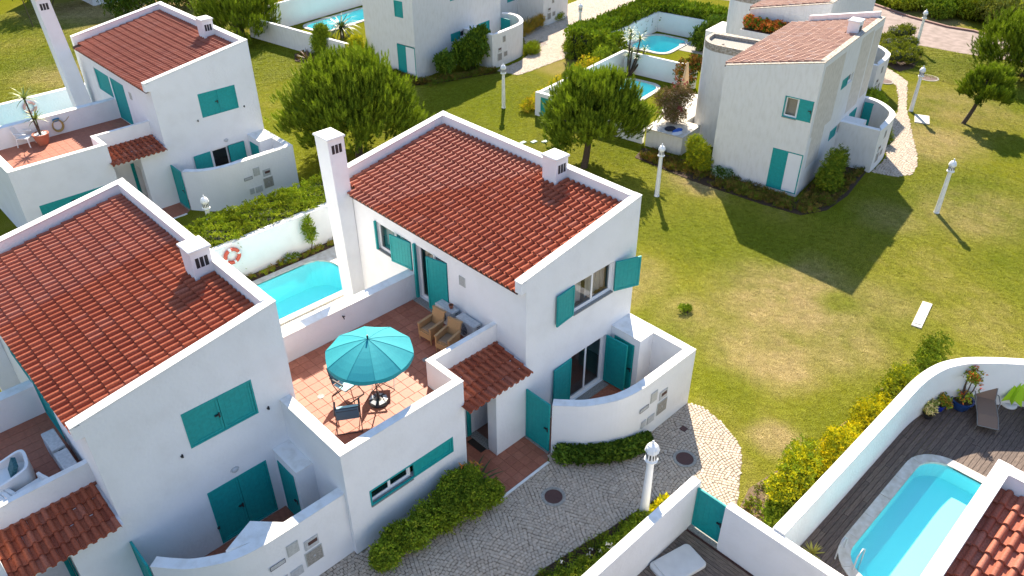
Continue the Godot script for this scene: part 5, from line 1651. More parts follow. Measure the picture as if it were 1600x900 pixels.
func cobbles(called: String, label: String, area: PackedVector2Array, pitch: float, sd: int, parent: Node):
	var rng := RandomNumberGenerator.new()
	rng.seed = sd
	var g := G.new()
	# one stone: bevelled block about 1 unit wide
	var e := 0.405
	var lo: Array = [Vector3(-0.475, 0, 0.475), Vector3(0.475, 0, 0.475), Vector3(0.475, 0, -0.475), Vector3(-0.475, 0, -0.475)]
	var hi: Array = [Vector3(-e, 0.16, e * 0.96), Vector3(e * 0.95, 0.16, e), Vector3(e, 0.16, -e), Vector3(-e * 0.97, 0.16, -e * 0.95)]
	for i in 4: g.quad(lo[i], lo[(i + 1) % 4], hi[(i + 1) % 4], hi[i])
	g.quad(hi[0], hi[1], hi[2], hi[3])
	var mesh := g.done(M.stones)
	var box := Rect2(area[0], Vector2.ZERO)
	for p in area: box = box.expand(p)
	var spots: Array = []; var cols: Array = []
	var ny := int(box.size.y / pitch) + 8; var nx := int(box.size.x / pitch) + 8
	for j in range(-4, ny):
		for i in range(-4, nx):
			var x := box.position.x + (i + (0.5 if j % 2 == 0 else 0.0)) * pitch
			var y := box.position.y + j * pitch
			# rows bow in shallow arcs
			y += 0.16 * absf(sin(x * 2.4)) + 0.05 * sin(x * 0.9 + y * 0.7)
			x += 0.06 * sin(y * 2.1)
			var p := Vector2(x, y) + Vector2(rng.randfn(), rng.randfn()) * pitch * 0.06
			if not Geometry2D.is_point_in_polygon(p, area): continue
			var ang := atan(0.16 * 2.4 * cos(x * 2.4) * signf(sin(x * 2.4))) + rng.randfn() * 0.10
			var s := pitch * rng.randf_range(0.92, 1.04)
			var bs := Basis(Vector3.UP, ang) * Basis(Vector3.RIGHT, rng.randfn() * 0.03) * Basis.from_scale(Vector3(s * rng.randf_range(0.92, 1.06), pitch * rng.randf_range(0.8, 1.15), s * rng.randf_range(0.92, 1.06)))
			spots.append(Transform3D(bs, P(p.x, p.y, 0.006)))
			var k := rng.randf_range(0.82, 1.08)
			cols.append(Color(0.58, 0.48, 0.375).lerp(Color(0.60, 0.465, 0.34), rng.randf() * 0.7) * k)
	many("cobblestones", mesh, spots, cols, parent)

func at_frame(xf: Transform3D, x: float, y: float) -> Vector2:
	var p := xf * P(x, y, 0)
	return Vector2(p.x, -p.z)

func lump_row(n: int, len_a: float, len_b: float, rx: float, ry: float, jit: float, sd: int) -> Array:
	var rng := RandomNumberGenerator.new()
	rng.seed = sd
	var r: Array = []
	for i in n:
		var t := (i + 0.5) / n - 0.5
		var k := rng.randf_range(0.75, 1.2)
		r.append([len_a * t + rng.randf_range(-jit, jit), ry * 0.75 * k, -(len_b * t + rng.randf_range(-jit, jit)), rx * k, ry * k, rx * rng.randf_range(0.75, 1.15)])
	return r

func build_plants(D0: Transform3D, D1: Transform3D, C0: Transform3D):
	var pl := Color(0.132, 0.185, 0.024); var pd := Color(0.032, 0.060, 0.012)
	pine("pine_tree", "broad dome shaped pine in the middle of the lawn, behind the tall chimney", 8.21, 20.83, 5.5, 2.9, 1.6, Vector2(0.1, 0.1), 61, 230, 38, pl, pd)
	pine("pine_tree", "pine with a leaning bare trunk between the main roof and the small pool", 15.77, 11.6, 4.95, 2.3, 1.9, Vector2(0.45, 0.1), 62, 150, 38, pl, pd)
	pine("pine_tree", "small young pine leaning on the right hand lawn beside its own shadow", 35.72, 0.23, 3.1, 1.15, 1.5, Vector2(0.75, -0.45), 63, 62, 36, pl, pd)
	pine("pine_tree", "large bushy pine beside the road at the upper right", 46.6, 0.6, 4.5, 2.9, 0.9, Vector2(0.2, -0.2), 64, 150, 38, pl, pd)
	pine("pine_tree", "rounded pine behind the roof with the small chimney, by the stained wall", 14.2, 44.6, 5.0, 2.8, 0.4, Vector2(0, 0), 65, 130, 38, pl, pd)
	var gold := [Color(0.25, 0.25, 0.014), Color(0.20, 0.215, 0.015), Color(0.31, 0.285, 0.015), Color(0.11, 0.14, 0.016)]
	var mid := [Color(0.06, 0.10, 0.016), Color(0.085, 0.125, 0.018), Color(0.045, 0.08, 0.014), Color(0.11, 0.14, 0.022)]
	var deep := [Color(0.028, 0.058, 0.014), Color(0.04, 0.075, 0.016), Color(0.055, 0.09, 0.018)]
	var bright := [Color(0.11, 0.165, 0.02), Color(0.085, 0.13, 0.02), Color(0.14, 0.19, 0.025), Color(0.06, 0.10, 0.016)]
	# in front of the main villa
	leafy("shrub_border", "dense green shrub border under the slit window, widest at the porch end", "shrub border", -4.2, -0.75, [[-1.75, 0.38, 0.05, 0.45, 0.45, 0.40], [-1.3, 0.42, -0.1, 0.5, 0.5, 0.42], [-0.8, 0.45, 0.1, 0.55, 0.52, 0.48], [-0.3, 0.48, 0.0, 0.55, 0.55, 0.55], [0.2, 0.5, 0.2, 0.55, 0.55, 0.55], [0.6, 0.5, -0.15, 0.6, 0.6, 0.5], [1.0, 0.5, 0.35, 0.55, 0.5, 0.5], [1.35, 0.52, -0.2, 0.5, 0.6, 0.45], [1.6, 0.42, 0.45, 0.42, 0.42, 0.38], [0.9, 0.62, -0.35, 0.5, 0.5, 0.3], [-1.9, 0.3, 0.0, 0.3, 0.32, 0.3]], 800, "small", [mid[3], bright[1], mid[1], mid[0], bright[0], deep[2]], 71, "", 0.0, 6)
	var fl: Node3D = rosette_plant("strelitzia", "spiky strelitzia with orange flowers at the porch end of the shrub border", "flowering plant", -2.62, -0.35, 0.0, [[0, 0.05, 0, 1.0], [0.16, 0.05, 0.12, 0.9]], 16, 1.05, 0.10, 0.35, Color(0.06, 0.09, 0.03), 72)
	for q in [[0.05, 1.0, 0.08], [-0.2, 0.95, -0.1], [0.2, 0.9, 0.2]]:
		var g := G.new(); g.tube([Vector3(q[0] * 0.4, 0, q[2] * 0.4), Vector3(q[0], q[1], q[2])], [0.012], 5); put("flower_stem", g, mat(lin(0.06, 0.1, 0.03), 0.6), fl)
		g = G.new(); rosette(g, Vector3(q[0], q[1], q[2]), 5, 0.16, 0.05, 0.2, RandomNumberGenerator.new()); put("flower", g, mat(lin(0.6, 0.2, 0.02), 0.6), fl)
	leafy("low_hedge", "low dark green ivy hedge along the foot of the curved court wall", "low hedge", 0.9, -2.28, [[-0.75, 0.22, -0.72, 0.3, 0.28, 0.3], [-0.45, 0.25, -0.42, 0.32, 0.3, 0.28], [-0.15, 0.27, -0.12, 0.32, 0.3, 0.28], [0.15, 0.27, 0.14, 0.33, 0.3, 0.28], [0.5, 0.28, 0.35, 0.33, 0.3, 0.28], [0.85, 0.26, 0.50, 0.32, 0.3, 0.25], [1.2, 0.24, 0.6, 0.3, 0.28, 0.24], [1.45, 0.2, 0.62, 0.22, 0.24, 0.2]], 330, "broad", deep, 73, "", 0.0, 4)
	leafy("shrub", "low mixed shrub with white flowers at the lower edge of the cobbled path", "shrub", -2.6, -4.75, lump_row(7, 2.4, -0.5, 0.45, 0.35, 0.2, 74), 300, "small", mid, 74)
	leafy("shrub", "low green shrub between the lamp post and the cobbled path", "shrub", -0.85, -4.85, lump_row(6, 1.5, -0.3, 0.38, 0.35, 0.15, 75), 300, "small", bright, 75)
	leafy("shrub", "yellow leaved plant behind the lamp post against the white wall", "shrub", 0.72, -4.98, lump_row(4, 0.8, -0.2, 0.26, 0.22, 0.1, 76), 170, "broad", gold, 76)
	leafy("white_flowers", "scatter of small white flowers in the shrub by the cobbled path", "flowers", -2.2, -4.85, lump_row(5, 1.6, -0.5, 0.4, 0.34, 0.25, 77), 4, "small", [Color(0.24, 0.26, 0.44)], 77, "", 0.22, 1, "petals")
	var litter := [Color(0.075, 0.06, 0.025), Color(0.06, 0.075, 0.018), Color(0.10, 0.07, 0.035), Color(0.045, 0.06, 0.015)]
	cover("dry brown and green ground cover in the bed round the patched villa's foot", [[20.2, 2.0], [20.4, 7.0], [19.9, 11.0], [18.7, 10.3], [18.6, 6.9], [18.75, 5.1], [18.95, 3.0], [19.3, 1.3], [20.6, 0.7], [22.6, 0.72], [24.6, 1.1], [25.6, 1.3], [25.4, 2.8], [20.9, 2.2]], 2600, "fine", litter, 201, 0.04, 1.3)
	cover("dark ground cover along the foot of the far villa with the oleander", [[17.3, 31.5], [17.5, 27.5], [22.3, 25.8], [22.4, 25.2], [20.5, 25.9], [18.2, 26.5], [16.9, 27.3], [16.5, 31.0]], 1500, "fine", litter, 202, 0.04, 1.5)
	cover("green ground cover in the strip between the cobbles and the white wall", [[-6.0, -3.85], [-3.1, -3.9], [-2.0, -4.05], [-0.7, -4.28], [0.35, -4.45], [1.2, -4.6], [0.85, -5.38], [-6.0, -5.38]], 2400, "small", [mid[0], mid[1], mid[3], litter[0]], 203, 0.05, 0.9)
	cover("weeds and dry leaves on the bare soil under the golden shrubs", [[2.3, -6.4], [3.2, -6.2], [4.4, -6.4], [5.6, -6.8], [7.2, -6.7], [8.6, -7.0], [10.4, -6.9], [12.4, -7.5], [10.5, -7.85], [8.6, -7.8], [1.1, -7.8], [1.1, -6.8]], 1700, "small", [mid[3], gold[3], litter[2], bright[0]], 204, 0.03, 0.8)
	cover("low plants on the dark bed beside the stained wall", [[16.3, 33.4], [17.3, 33.4], [16.5, 37.5], [14.9, 38.0], [14.2, 36.8], [14.7, 34.8]], 500, "fine", litter, 205, 0.04, 1.4)
	# yellow shrubs along the deck wall
	leafy("shrub", "tall golden shrub nearest the teal gate, outside the deck wall", "shrub", 3.6, -7.1, [[-0.25, 1.09, 0.10, 0.62, 0.71, 0.55], [0.25, 1.32, 0.00, 0.62, 0.69, 0.55], [0.70, 1.09, -0.15, 0.60, 0.71, 0.55], [0.10, 0.63, 0.20, 0.50, 0.46, 0.40], [-0.55, 0.86, -0.10, 0.40, 0.46, 0.40]], 520, "small", [gold[1], mid[3], gold[0], bright[0]], 81, "", 0.0, 5)
	leafy("shrub", "golden spreading shrub second from the teal gate along the deck wall", "shrub", 5.3, -7.4, [[-0.30, 0.94, 0.10, 0.55, 0.68, 0.50], [0.20, 1.15, 0.00, 0.55, 0.68, 0.50], [0.70, 0.81, 0.10, 0.50, 0.57, 0.45], [0.95, 0.61, -0.20, 0.45, 0.47, 0.40]], 430, "small", gold, 82, "", 0.0, 4)
	leafy("shrub", "yellow shrub in the middle of the row outside the deck wall", "shrub", 7.2, -7.48, [[-0.40, 0.87, 0.00, 0.50, 0.61, 0.42], [0.10, 1.09, -0.10, 0.50, 0.65, 0.45], [0.55, 0.87, 0.10, 0.45, 0.58, 0.40]], 400, "small", gold, 83, "", 0.0, 4)
	leafy("shrub", "yellow green shrub just before the wall starts to curve", "shrub", 9.1, -7.48, [[-0.40, 0.94, 0.00, 0.50, 0.68, 0.45], [0.20, 1.22, 0.00, 0.60, 0.74, 0.50], [0.70, 1.01, 0.05, 0.50, 0.68, 0.45]], 460, "small", [gold[1], mid[1], gold[3], mid[3]], 84, "", 0.0, 4)
	leafy("shrub", "dark green shrub where the deck wall curves, last of the row", "shrub", 11.3, -7.75, [[-0.40, 1.12, 0.00, 0.60, 0.75, 0.50], [0.30, 1.25, -0.10, 0.65, 0.78, 0.55], [0.00, 0.62, 0.10, 0.60, 0.50, 0.40]], 520, "small", [mid[0], mid[1], bright[1], gold[3]], 85, "", 0.0, 4)
	leafy("shrub", "small golden shrub filling the gap between the first two along the deck wall", "shrub", 4.6, -7.4, [[0, 0.7, 0, 0.55, 0.6, 0.4], [0.2, 0.4, 0.2, 0.5, 0.4, 0.4]], 420, "small", gold, 88, "", 0.0, 3)
	leafy("shrub", "pale golden shrub filling the gap before the middle of the row", "shrub", 6.4, -7.45, [[0, 0.75, 0, 0.6, 0.6, 0.4], [-0.2, 0.45, 0.2, 0.5, 0.4, 0.4]], 420, "small", gold, 89, "", 0.0, 3)
	leafy("shrub", "low golden shrub left of the curve, between two taller ones", "shrub", 8.15, -7.45, [[0, 0.8, 0, 0.6, 0.65, 0.4], [0.2, 0.45, 0.2, 0.5, 0.4, 0.4]], 420, "small", gold, 90, "", 0.0, 3)
	leafy("shrub", "low green plant in the bare soil beside the cobbled path end", "shrub", 2.75, -7.25, lump_row(4, 0.8, 0.2, 0.32, 0.28, 0.12, 86), 220, "broad", bright, 86)
	leafy("sapling", "small round sapling alone on the lawn right of the main villa", "sapling", 9.06, 0.5, [[0, 0.16, 0, 0.2, 0.16, 0.2], [0.2, 0.1, 0.1, 0.2, 0.1, 0.16]], 60, "small", bright, 87)
	# hedge between the two villas on the left
	hedge("hedge", "bright green hedge along the life ring wall", poly([[-4.2, 15.7], [-1.4, 15.75], [1.6, 15.8], [5.4, 15.9]]), 2.0, 1.9, 110, "clip", [Color(0.10, 0.14, 0.017), Color(0.125, 0.16, 0.02), Color(0.07, 0.105, 0.015)], 91, 0.16)
	leafy("young_tree", "thin young tree against the life ring wall", "sapling", 1.15, 14.15, [[0, 0.7, 0, 0.24, 0.25, 0.2], [0.12, 1.0, 0, 0.2, 0.22, 0.18], [-0.1, 1.2, 0, 0.16, 0.2, 0.14], [0.02, 1.5, 0, 0.1, 0.18, 0.1]], 26, "spray", [mid[0], mid[1], bright[0]], 92, "", 0.05, 1)
	leafy("flower_plant", "small blue flowering plant in the narrow bed by the pool", "flowers", 0.0, 14.15, [[0, 0.2, 0, 0.18, 0.2, 0.16], [0.35, 0.16, 0.0, 0.16, 0.14, 0.14]], 70, "small", [mid[0], mid[1], Color(0.14, 0.18, 0.36)], 93, "", 0.05, 1)
	leafy("ground_cover", "sparse ground cover along the narrow pool side bed", "ground cover", 0.4, 14.15, lump_row(14, 6.5, 0, 0.25, 0.09, 0.08, 94), 28, "fine", [mid[1], Color(0.14, 0.10, 0.05), gold[3]], 94, "", 0.05, 0)
	# patched villa
	leafy("shrub", "yellow tipped shrub at the blind corner of the patched villa", "shrub", 19.6, 7.4, [[0, 0.8, 0, 0.6, 0.7, 0.6], [0.2, 1.3, -0.3, 0.5, 0.5, 0.5], [-0.2, 1.2, 0.35, 0.5, 0.55, 0.45], [0.1, 0.5, 0.4, 0.6, 0.45, 0.5]], 420, "fine", [gold[3], mid[1], gold[1], mid[3]], 101, "", 0.0, 5)
	leafy("blue_flower_shrub", "dark shrub with pale blue flowers at the foot of the patched villa's gable", "shrub", 19.75, 6.1, [[0, 0.3, 0, 0.4, 0.35, 0.4], [0.0, 0.35, 0.45, 0.35, 0.3, 0.35]], 190, "small", [deep[0], deep[1], Color(0.16, 0.24, 0.36)], 102)
	leafy("shrub", "big dark green bush beside the white half of the garden door", "shrub", 22.3, 1.75, [[-0.3, 0.9, 0.1, 0.65, 0.8, 0.5], [0.5, 1.2, 0.0, 0.75, 0.85, 0.5], [1.2, 1.1, -0.05, 0.6, 0.85, 0.45], [0.2, 0.5, 0.3, 0.7, 0.5, 0.5]], 560, "fine", mid, 103, "", 0.0, 6)
	leafy("ground_cover", "dry brown ground cover in the bed round the patched villa", "ground cover", 20.2, 2.6, [[-0.7, 0.1, -2.6, 0.6, 0.16, 0.9], [-0.8, 0.1, -1.2, 0.6, 0.16, 0.8], [-0.7, 0.1, 0.2, 0.6, 0.16, 0.8], [-0.2, 0.1, 1.4, 0.8, 0.16, 0.6], [1.2, 0.1, 1.5, 1.0, 0.18, 0.5], [2.6, 0.1, 1.3, 1.0, 0.16, 0.5]], 150, "fine", [Color(0.075, 0.07, 0.025), Color(0.10, 0.075, 0.035), mid[0]], 104, "", 0.02, 0)
	leafy("shrub", "shrub at the foot of the curved court of the patched villa, by the pale path", "shrub", 29.6, 2.05, [[0, 0.35, 0, 0.45, 0.4, 0.4], [0.3, 0.6, -0.2, 0.35, 0.4, 0.3]], 240, "fine", mid, 105)
	leafy("shrub", "light green shrub beside the path between the two curved courts", "shrub", 33.6, 4.6, [[0, 0.6, 0, 0.8, 0.65, 0.7], [0.8, 0.5, -0.5, 0.7, 0.55, 0.6], [-0.6, 0.5, -0.1, 0.6, 0.5, 0.5], [1.3, 0.4, -1.1, 0.5, 0.45, 0.5]], 330, "spray", bright, 106, "", 0.0, 5)
	var pk := at_frame(D0, 2.5, 8.0)
	leafy("bougainvillea", "tall bare looking bougainvillea with pink flowers against the tower", "flowering shrub", pk.x, pk.y, [[0, 0.45, 0, 0.75, 0.5, 0.7], [0, 1.1, 0, 0.8, 0.9, 0.8], [0.3, 1.5, 0.1, 0.75, 0.6, 0.7], [-0.4, 0.8, -0.2, 0.75, 0.7, 0.7], [-0.4, 1.3, -0.5, 0.65, 0.6, 0.65]], 520, "small", [Color(0.13, 0.105, 0.12), Color(0.09, 0.08, 0.06), Color(0.06, 0.072, 0.03), Color(0.14, 0.10, 0.12), Color(0.08, 0.06, 0.05)], 107, "", 1.04, 6)
	leafy("pink_blossom", "pink blossom on top of the tall bougainvillea by the tower", "flowers", pk.x, pk.y, [[0, 2.2, 0, 0.6, 0.25, 0.6], [-0.4, 1.0, 0.55, 0.14, 0.14, 0.14]], 20, "flower", [Color(0.17, 0.035, 0.09), Color(0.18, 0.07, 0.10)], 108, "", 1.04, 1, "petals")
	for q in [[-0.2, 0.0], [0.9, 0.3], [1.9, -0.2], [2.7, 0.2]]:
		pass
	var pf := at_frame(D0, 9.3, 6.1)
	leafy("planter_flowers", "red and orange flowering plants filling the high planter", "flowers", pf.x, pf.y, [[0.15, 0.3, 1.1, 0.35, 0.35, 0.5], [0.05, 0.35, 0.5, 0.35, 0.4, 0.45], [-0.05, 0.35, -0.1, 0.35, 0.4, 0.45], [-0.1, 0.3, -0.7, 0.35, 0.4, 0.4], [-0.2, 0.4, -1.2, 0.3, 0.4, 0.3]], 170, "broad", [Color(0.26, 0.06, 0.025), Color(0.20, 0.09, 0.03), mid[0], Color(0.30, 0.12, 0.05), deep[1]], 109, "", 4.6, 1)
	var pg := at_frame(D0, 7.8, 6.2)
	leafy("planter_plants", "dark trailing plants in the lower planter by the tower", "plants", pg.x, pg.y, [[0, 0.1, 1.0, 0.6, 0.25, 0.5], [0, 0.1, 0.2, 0.6, 0.25, 0.6], [0, 0.1, -0.6, 0.6, 0.22, 0.5]], 130, "broad", [Color(0.06, 0.045, 0.03), Color(0.10, 0.05, 0.035), deep[0]], 110, "", 3.5, 0)
	var py := at_frame(D0, 7.4, 7.8)
	rosette_plant("yucca", "pale green yucca at the tower end of the lower planter", "yucca", py.x, py.y, 3.5, [[0, 0.05, 0, 1.0]], 30, 0.75, 0.06, 0.3, Color(0.22, 0.26, 0.07), 111)
	var yk := at_frame(D0, 9.9, 15.2)
	rosette_plant("yucca", "tall many stemmed yucca in the corner of the small pool garden", "yucca", yk.x, yk.y, 0.0, [[-0.3, 2.5, 0.2, 1.0], [0.75, 2.3, 0.2, 1.0], [0.1, 1.7, 0.1, 0.7], [0.9, 1.6, 0.5, 0.7], [-0.75, 1.6, 0.5, 0.65], [0.45, 1.2, 0.35, 0.6], [0.35, 2.7, -0.3, 0.8]], 26, 0.72, 0.055, 0.5, Color(0.15, 0.19, 0.045), 112, 0.07)
	var yb := at_frame(D1, 1.3, 14.8)
	leafy("shrub", "round clipped shrub behind the yucca, by the sparkling pool", "shrub", yb.x, yb.y, [[0, 1.1, 0, 0.95, 1.1, 0.95]], 1300, "clip", [bright[0], mid[3], gold[3]], 113)
	# tall hedge round the second garden
	var hl := PackedVector2Array()
	for q in [[11.3, 17.2], [11.25, 20.0], [14.2, 19.5], [20.8, 19.6], [21.3, 12.6]]: hl.append(at_frame(D0, q[0], q[1]))
	hedge("hedge", "tall clipped hedge round the garden with the sparkling pool", hl, 1.7, 1.85, 42, "far", [Color(0.075, 0.115, 0.016), Color(0.095, 0.135, 0.018), Color(0.055, 0.09, 0.014)], 114, 0.06)
	for i in 5:
		var q: Array = [[1.4, 16.7, 0.9], [3.0, 16.8, 1.1], [4.6, 16.9, 1.3], [6.3, 17.0, 1.5], [8.0, 17.3, 1.6]][i]
		var p := at_frame(D0, q[0], q[1])
		leafy("shrub", ["yellow green bush at the end of the row by the small teal gate", "second yellow bush from the small teal gate along the white wall", "golden bush halfway along the white wall of the small pool", "golden bush nearest the orange topped shrub by the tall hedge", "orange and yellow shrub just before the tall hedge"][i], "shrub", p.x, p.y, [[0, q[2] * 0.45, 0, 0.75, q[2] * 0.5, 0.6], [0.5, q[2] * 0.4, 0.2, 0.6, q[2] * 0.45, 0.5], [-0.4, q[2] * 0.35, -0.1, 0.6, q[2] * 0.4, 0.5]], 240, "fine", [gold[0], gold[1], mid[3], Color(0.30, 0.24, 0.05)], 120 + i)
	var p2 := at_frame(D0, 9.6, 17.0)
	leafy("shrub", "light green shrub under the tall hedge above the white wall", "shrub", p2.x, p2.y, [[0, 0.9, 0, 0.8, 0.8, 0.7], [0.9, 1.1, -0.2, 0.7, 0.7, 0.6]], 300, "spray", bright, 126)
	var dk := at_frame(D1, 8.4, 10.2)
	leafy("shrub", "dark leafy tree shrub beside the tower of the villa with planters", "shrub", dk.x, dk.y, [[0, 1.2, 0, 0.9, 1.1, 0.9], [0.7, 1.4, 0.6, 0.9, 1.0, 0.9], [-0.7, 0.8, -0.4, 0.8, 0.8, 0.8], [0.6, 0.9, 1.4, 0.8, 0.8, 0.8]], 330, "far", deep, 127, "", 0.0, 4)
	var rb := at_frame(D0, 9.7, 11.0)
	leafy("shrub", "reddish brown shrub against the white wall by the folded beige parasol", "shrub", rb.x, rb.y, [[0, 1.1, 0, 0.8, 0.9, 0.8], [0.5, 1.7, 0.4, 0.6, 0.5, 0.6]], 230, "broad", [Color(0.12, 0.06, 0.03), Color(0.08, 0.05, 0.02), deep[0]], 128)
	# villa with the curved court
	leafy("shrub", "dark round oleander under the slit window of the far villa", "shrub", 21.6, 27.0, [[-0.6, 1.3, 0.0, 0.9, 0.9, 0.7], [0.5, 1.5, 0.1, 1.0, 1.1, 0.7], [1.1, 1.9, 0.0, 0.5, 0.7, 0.5], [0, 0.8, 0, 0.8, 0.6, 0.6]], 420, "far", [deep[0], deep[1], mid[0]], 131, "", 0.0, 5)
	leafy("shrub", "smaller dark bush left of the oleander by the far villa", "shrub", 19.5, 27.1, [[0, 0.9, 0, 0.7, 0.7, 0.6]], 330, "far", deep, 132)
	leafy("ground_cover", "dark ground cover in the bed at the far villa's foot", "ground cover", 19.6, 26.5, [[-1.5, 0.1, 0.1, 0.8, 0.2, 0.5], [0.0, 0.1, 0.2, 0.9, 0.2, 0.5], [1.5, 0.1, 0.6, 0.9, 0.2, 0.4], [-2.4, 0.15, -1.5, 0.5, 0.3, 0.9], [-2.6, 0.2, -3.2, 0.5, 0.4, 0.9]], 120, "fine", [Color(0.07, 0.06, 0.025), mid[0], deep[1]], 133, "", 0.02, 0)
	leafy("dry_grasses", "clump of tall dry ornamental grasses between two villa courts", "grass clump", 29.2, 29.6, [[-0.6, 0.3, 0, 0.7, 0.35, 0.5], [0.5, 0.35, -0.3, 0.8, 0.4, 0.5], [1.6, 0.4, -0.7, 0.8, 0.45, 0.5], [2.5, 0.4, -0.9, 0.6, 0.4, 0.5]], 90, "wisp", [Color(0.20, 0.15, 0.04), Color(0.24, 0.18, 0.06), Color(0.13, 0.12, 0.03)], 134, "", 0.0, 0)
	rosette_plant("agave", "dark spiky agave behind the tall dry grasses", "agave", 30.2, 30.4, 0.0, [[0, 0.25, 0, 1.0], [0.7, 0.2, -0.2, 0.9]], 30, 1.1, 0.08, 0.25, Color(0.03, 0.04, 0.025), 135)
	for i in 3:
		var q: Array = [[26.9, 26.5], [34.2, 31.0], [29.3, 24.9]][i]
		leafy("shrub", ["yellow green plant at the foot of the far curved court", "yellow shrub at the corner of the farthest court, by the distant lamp post", "low spreading plant at the near foot of the tall hedge"][i], "shrub", q[0], q[1], [[0, 0.3, 0, 0.7, 0.35, 0.6], [0.5, 0.3, -0.4, 0.6, 0.35, 0.5]], 200, "spray", [bright[0], gold[3], mid[3]], 136 + i)
	# lawn side plants of the stained wall
	leafy("shrub", "light green shrub against the stained wall in the dark bed", "shrub", 15.7, 36.0, [[0, 1.0, 0, 0.7, 1.0, 0.7], [0.15, 1.7, 0.1, 0.55, 0.7, 0.55]], 650, "spray", bright, 141, "", 0.0, 4)
	leafy("shrub", "orange tipped shrub behind the dome shaped pine by the stained wall", "shrub", 16.2, 32.6, [[0, 0.9, 0, 0.8, 0.9, 0.7], [0.2, 1.6, 0.1, 0.5, 0.6, 0.5]], 420, "spray", [gold[0], gold[1], mid[3]], 142, "", 0.0, 4)
	rosette_plant("agave", "reddish agave in the dark bed beside the stained wall", "agave", 14.7, 36.2, 0.0, [[0, 0.1, 0, 1.0]], 26, 0.9, 0.09, 0.2, Color(0.16, 0.07, 0.04), 143)
	rosette_plant("cycad", "dark green cycad in front of the long pool", "cycad", 19.4, 39.0, 0.0, [[0, 0.7, 0, 1.0]], 70, 1.7, 0.10, 0.75, Color(0.035, 0.065, 0.02), 144, 0.18)
	leafy("shrub", "dark purple shrub at the far villa's gable, behind the dome shaped pine", "shrub", 17.3, 31.8, [[0, 0.6, 0, 0.6, 0.6, 0.7], [0, 0.7, -1.3, 0.5, 0.6, 0.6]], 260, "broad", [Color(0.07, 0.04, 0.04), deep[0], mid[0]], 145)
	leafy("flower_bushes", "yellow white flowering bushes behind the tall wall of the cycad pool", "flowering shrub", 19.5, 49.0, lump_row(6, 7.0, 0.6, 1.1, 0.9, 0.3, 146), 220, "far", [Color(0.32, 0.25, 0.10), gold[1], mid[3], Color(0.4, 0.34, 0.2)], 146, "", 0.0, 4)
	leafy("tree_clump", "dark leafy trees behind the roof of the villa with the palm pot", "trees", 13.0, 55.2, [[-3, 1.8, 0, 2.0, 1.8, 1.6], [0, 1.6, 0.5, 2.0, 1.7, 1.6], [2.5, 1.4, -0.5, 1.8, 1.5, 1.5]], 520, "far", deep, 147, "", 0.0, 5)
	leafy("tree_clump", "dark tree throwing a shadow on the lawn beyond the tall chimney", "trees", 5.6, 62.5, [[0, 2.6, 0, 2.2, 1.9, 2.0], [2.4, 2.4, 0.5, 2.0, 1.7, 1.8]], 520, "far", deep, 148, "", 0.0, 4)
	# beyond the road
	for i in 7:
		var q: Array = [[57.5, 13.6, 1.6, 1.3], [57.2, 10.4, 1.5, 1.4], [58.6, 8.6, 1.7, 1.9], [58.0, 6.3, 1.9, 2.2], [59.0, 11.8, 2.0, 1.8], [58.6, 2.6, 1.4, 1.2], [60.0, 16.5, 2.0, 1.6]][i]
		leafy("bush", ["yellow green bush farthest along the road kerb behind the red roof", "dark bush beside the kerb behind the second white lamp post", "olive bush between the two darkest kerb bushes", "big dark olive bush right of the tallest lamp post beyond the road", "green bush set back from the road kerb", "dark low bush under the bare tree beyond the road", "bush at the top of the photo where the road bends"][i], "bush", q[0], q[1], [[0, q[3] * 0.5, 0, q[2], q[3] * 0.55, q[2] * 0.9], [q[2] * 0.5, q[3] * 0.6, -0.4, q[2] * 0.7, q[3] * 0.5, q[2] * 0.7], [-q[2] * 0.5, q[3] * 0.45, 0.5, q[2] * 0.7, q[3] * 0.45, q[2] * 0.7]], 420, "far", [[mid[3], gold[3]], [mid[0], mid[1]], [mid[1], gold[3]], [Color(0.06, 0.075, 0.025), Color(0.085, 0.10, 0.035)], [bright[1], mid[3]], [deep[0], deep[1]], [mid[1], gold[3]]][i], 150 + i, "", 0.0, 3)
	var bt := thing("bare_tree", "thin leaning tree with sparse leaves beyond the road, top right corner", "tree", P(60.5, 5.0, 0))
	var g := G.new()
	stem_mesh(g, Vector3.ZERO, Vector3(1.2, 2.4, 1.0), 0.14, 0.08, Vector3(0.2, 0, 0)); put("trunk", g, M.bark, bt)
	g = G.new()
	for q in [[-0.6, 4.2, -0.6], [0.8, 4.4, 0.4], [2.4, 4.0, 1.6], [3.0, 3.4, 2.2], [0.2, 3.9, 1.8]]: stem_mesh(g, Vector3(1.2, 2.35, 1.0), Vector3(q[0], q[1], q[2]), 0.06, 0.02, Vector3(0, 0.15, 0))
	put("branches", g, M.bark, bt)
	var rng := RandomNumberGenerator.new(); rng.seed = 9
	var sp: Array = []; var cs: Array = []
	for q in [[-0.6, 4.3, -0.6], [0.8, 4.6, 0.4], [2.4, 4.1, 1.6], [3.0, 3.6, 2.2], [0.2, 4.1, 1.8]]:
		for k in 70:
			sp.append(Transform3D(Basis(Vector3.UP, rng.randf() * TAU), Vector3(q[0], q[1], q[2]) + Vector3(rng.randfn(), rng.randfn() * 0.6, rng.randfn()) * 0.5)); cs.append(mid[k % 4])
	many("crown", LEAVES("far"), sp, cs, bt)
	# topiary by the road
	var tp := [[48.2, 9.75, 0.95, 0.95], [49.2, 9.55, 0.85, 0.95], [46.9, 8.4, 0.8, 0.8], [45.7, 9.0, 1.0, 0.85], [45.4, 7.9, 0.8, 0.75], [46.8, 9.9, 0.8, 0.7], [43.4, 8.5, 0.8, 0.9], [42.9, 7.6, 0.75, 0.95], [43.5, 6.9, 0.8, 0.85], [44.9, 7.1, 0.75, 0.8], [44.6, 8.4, 0.8, 0.8]]
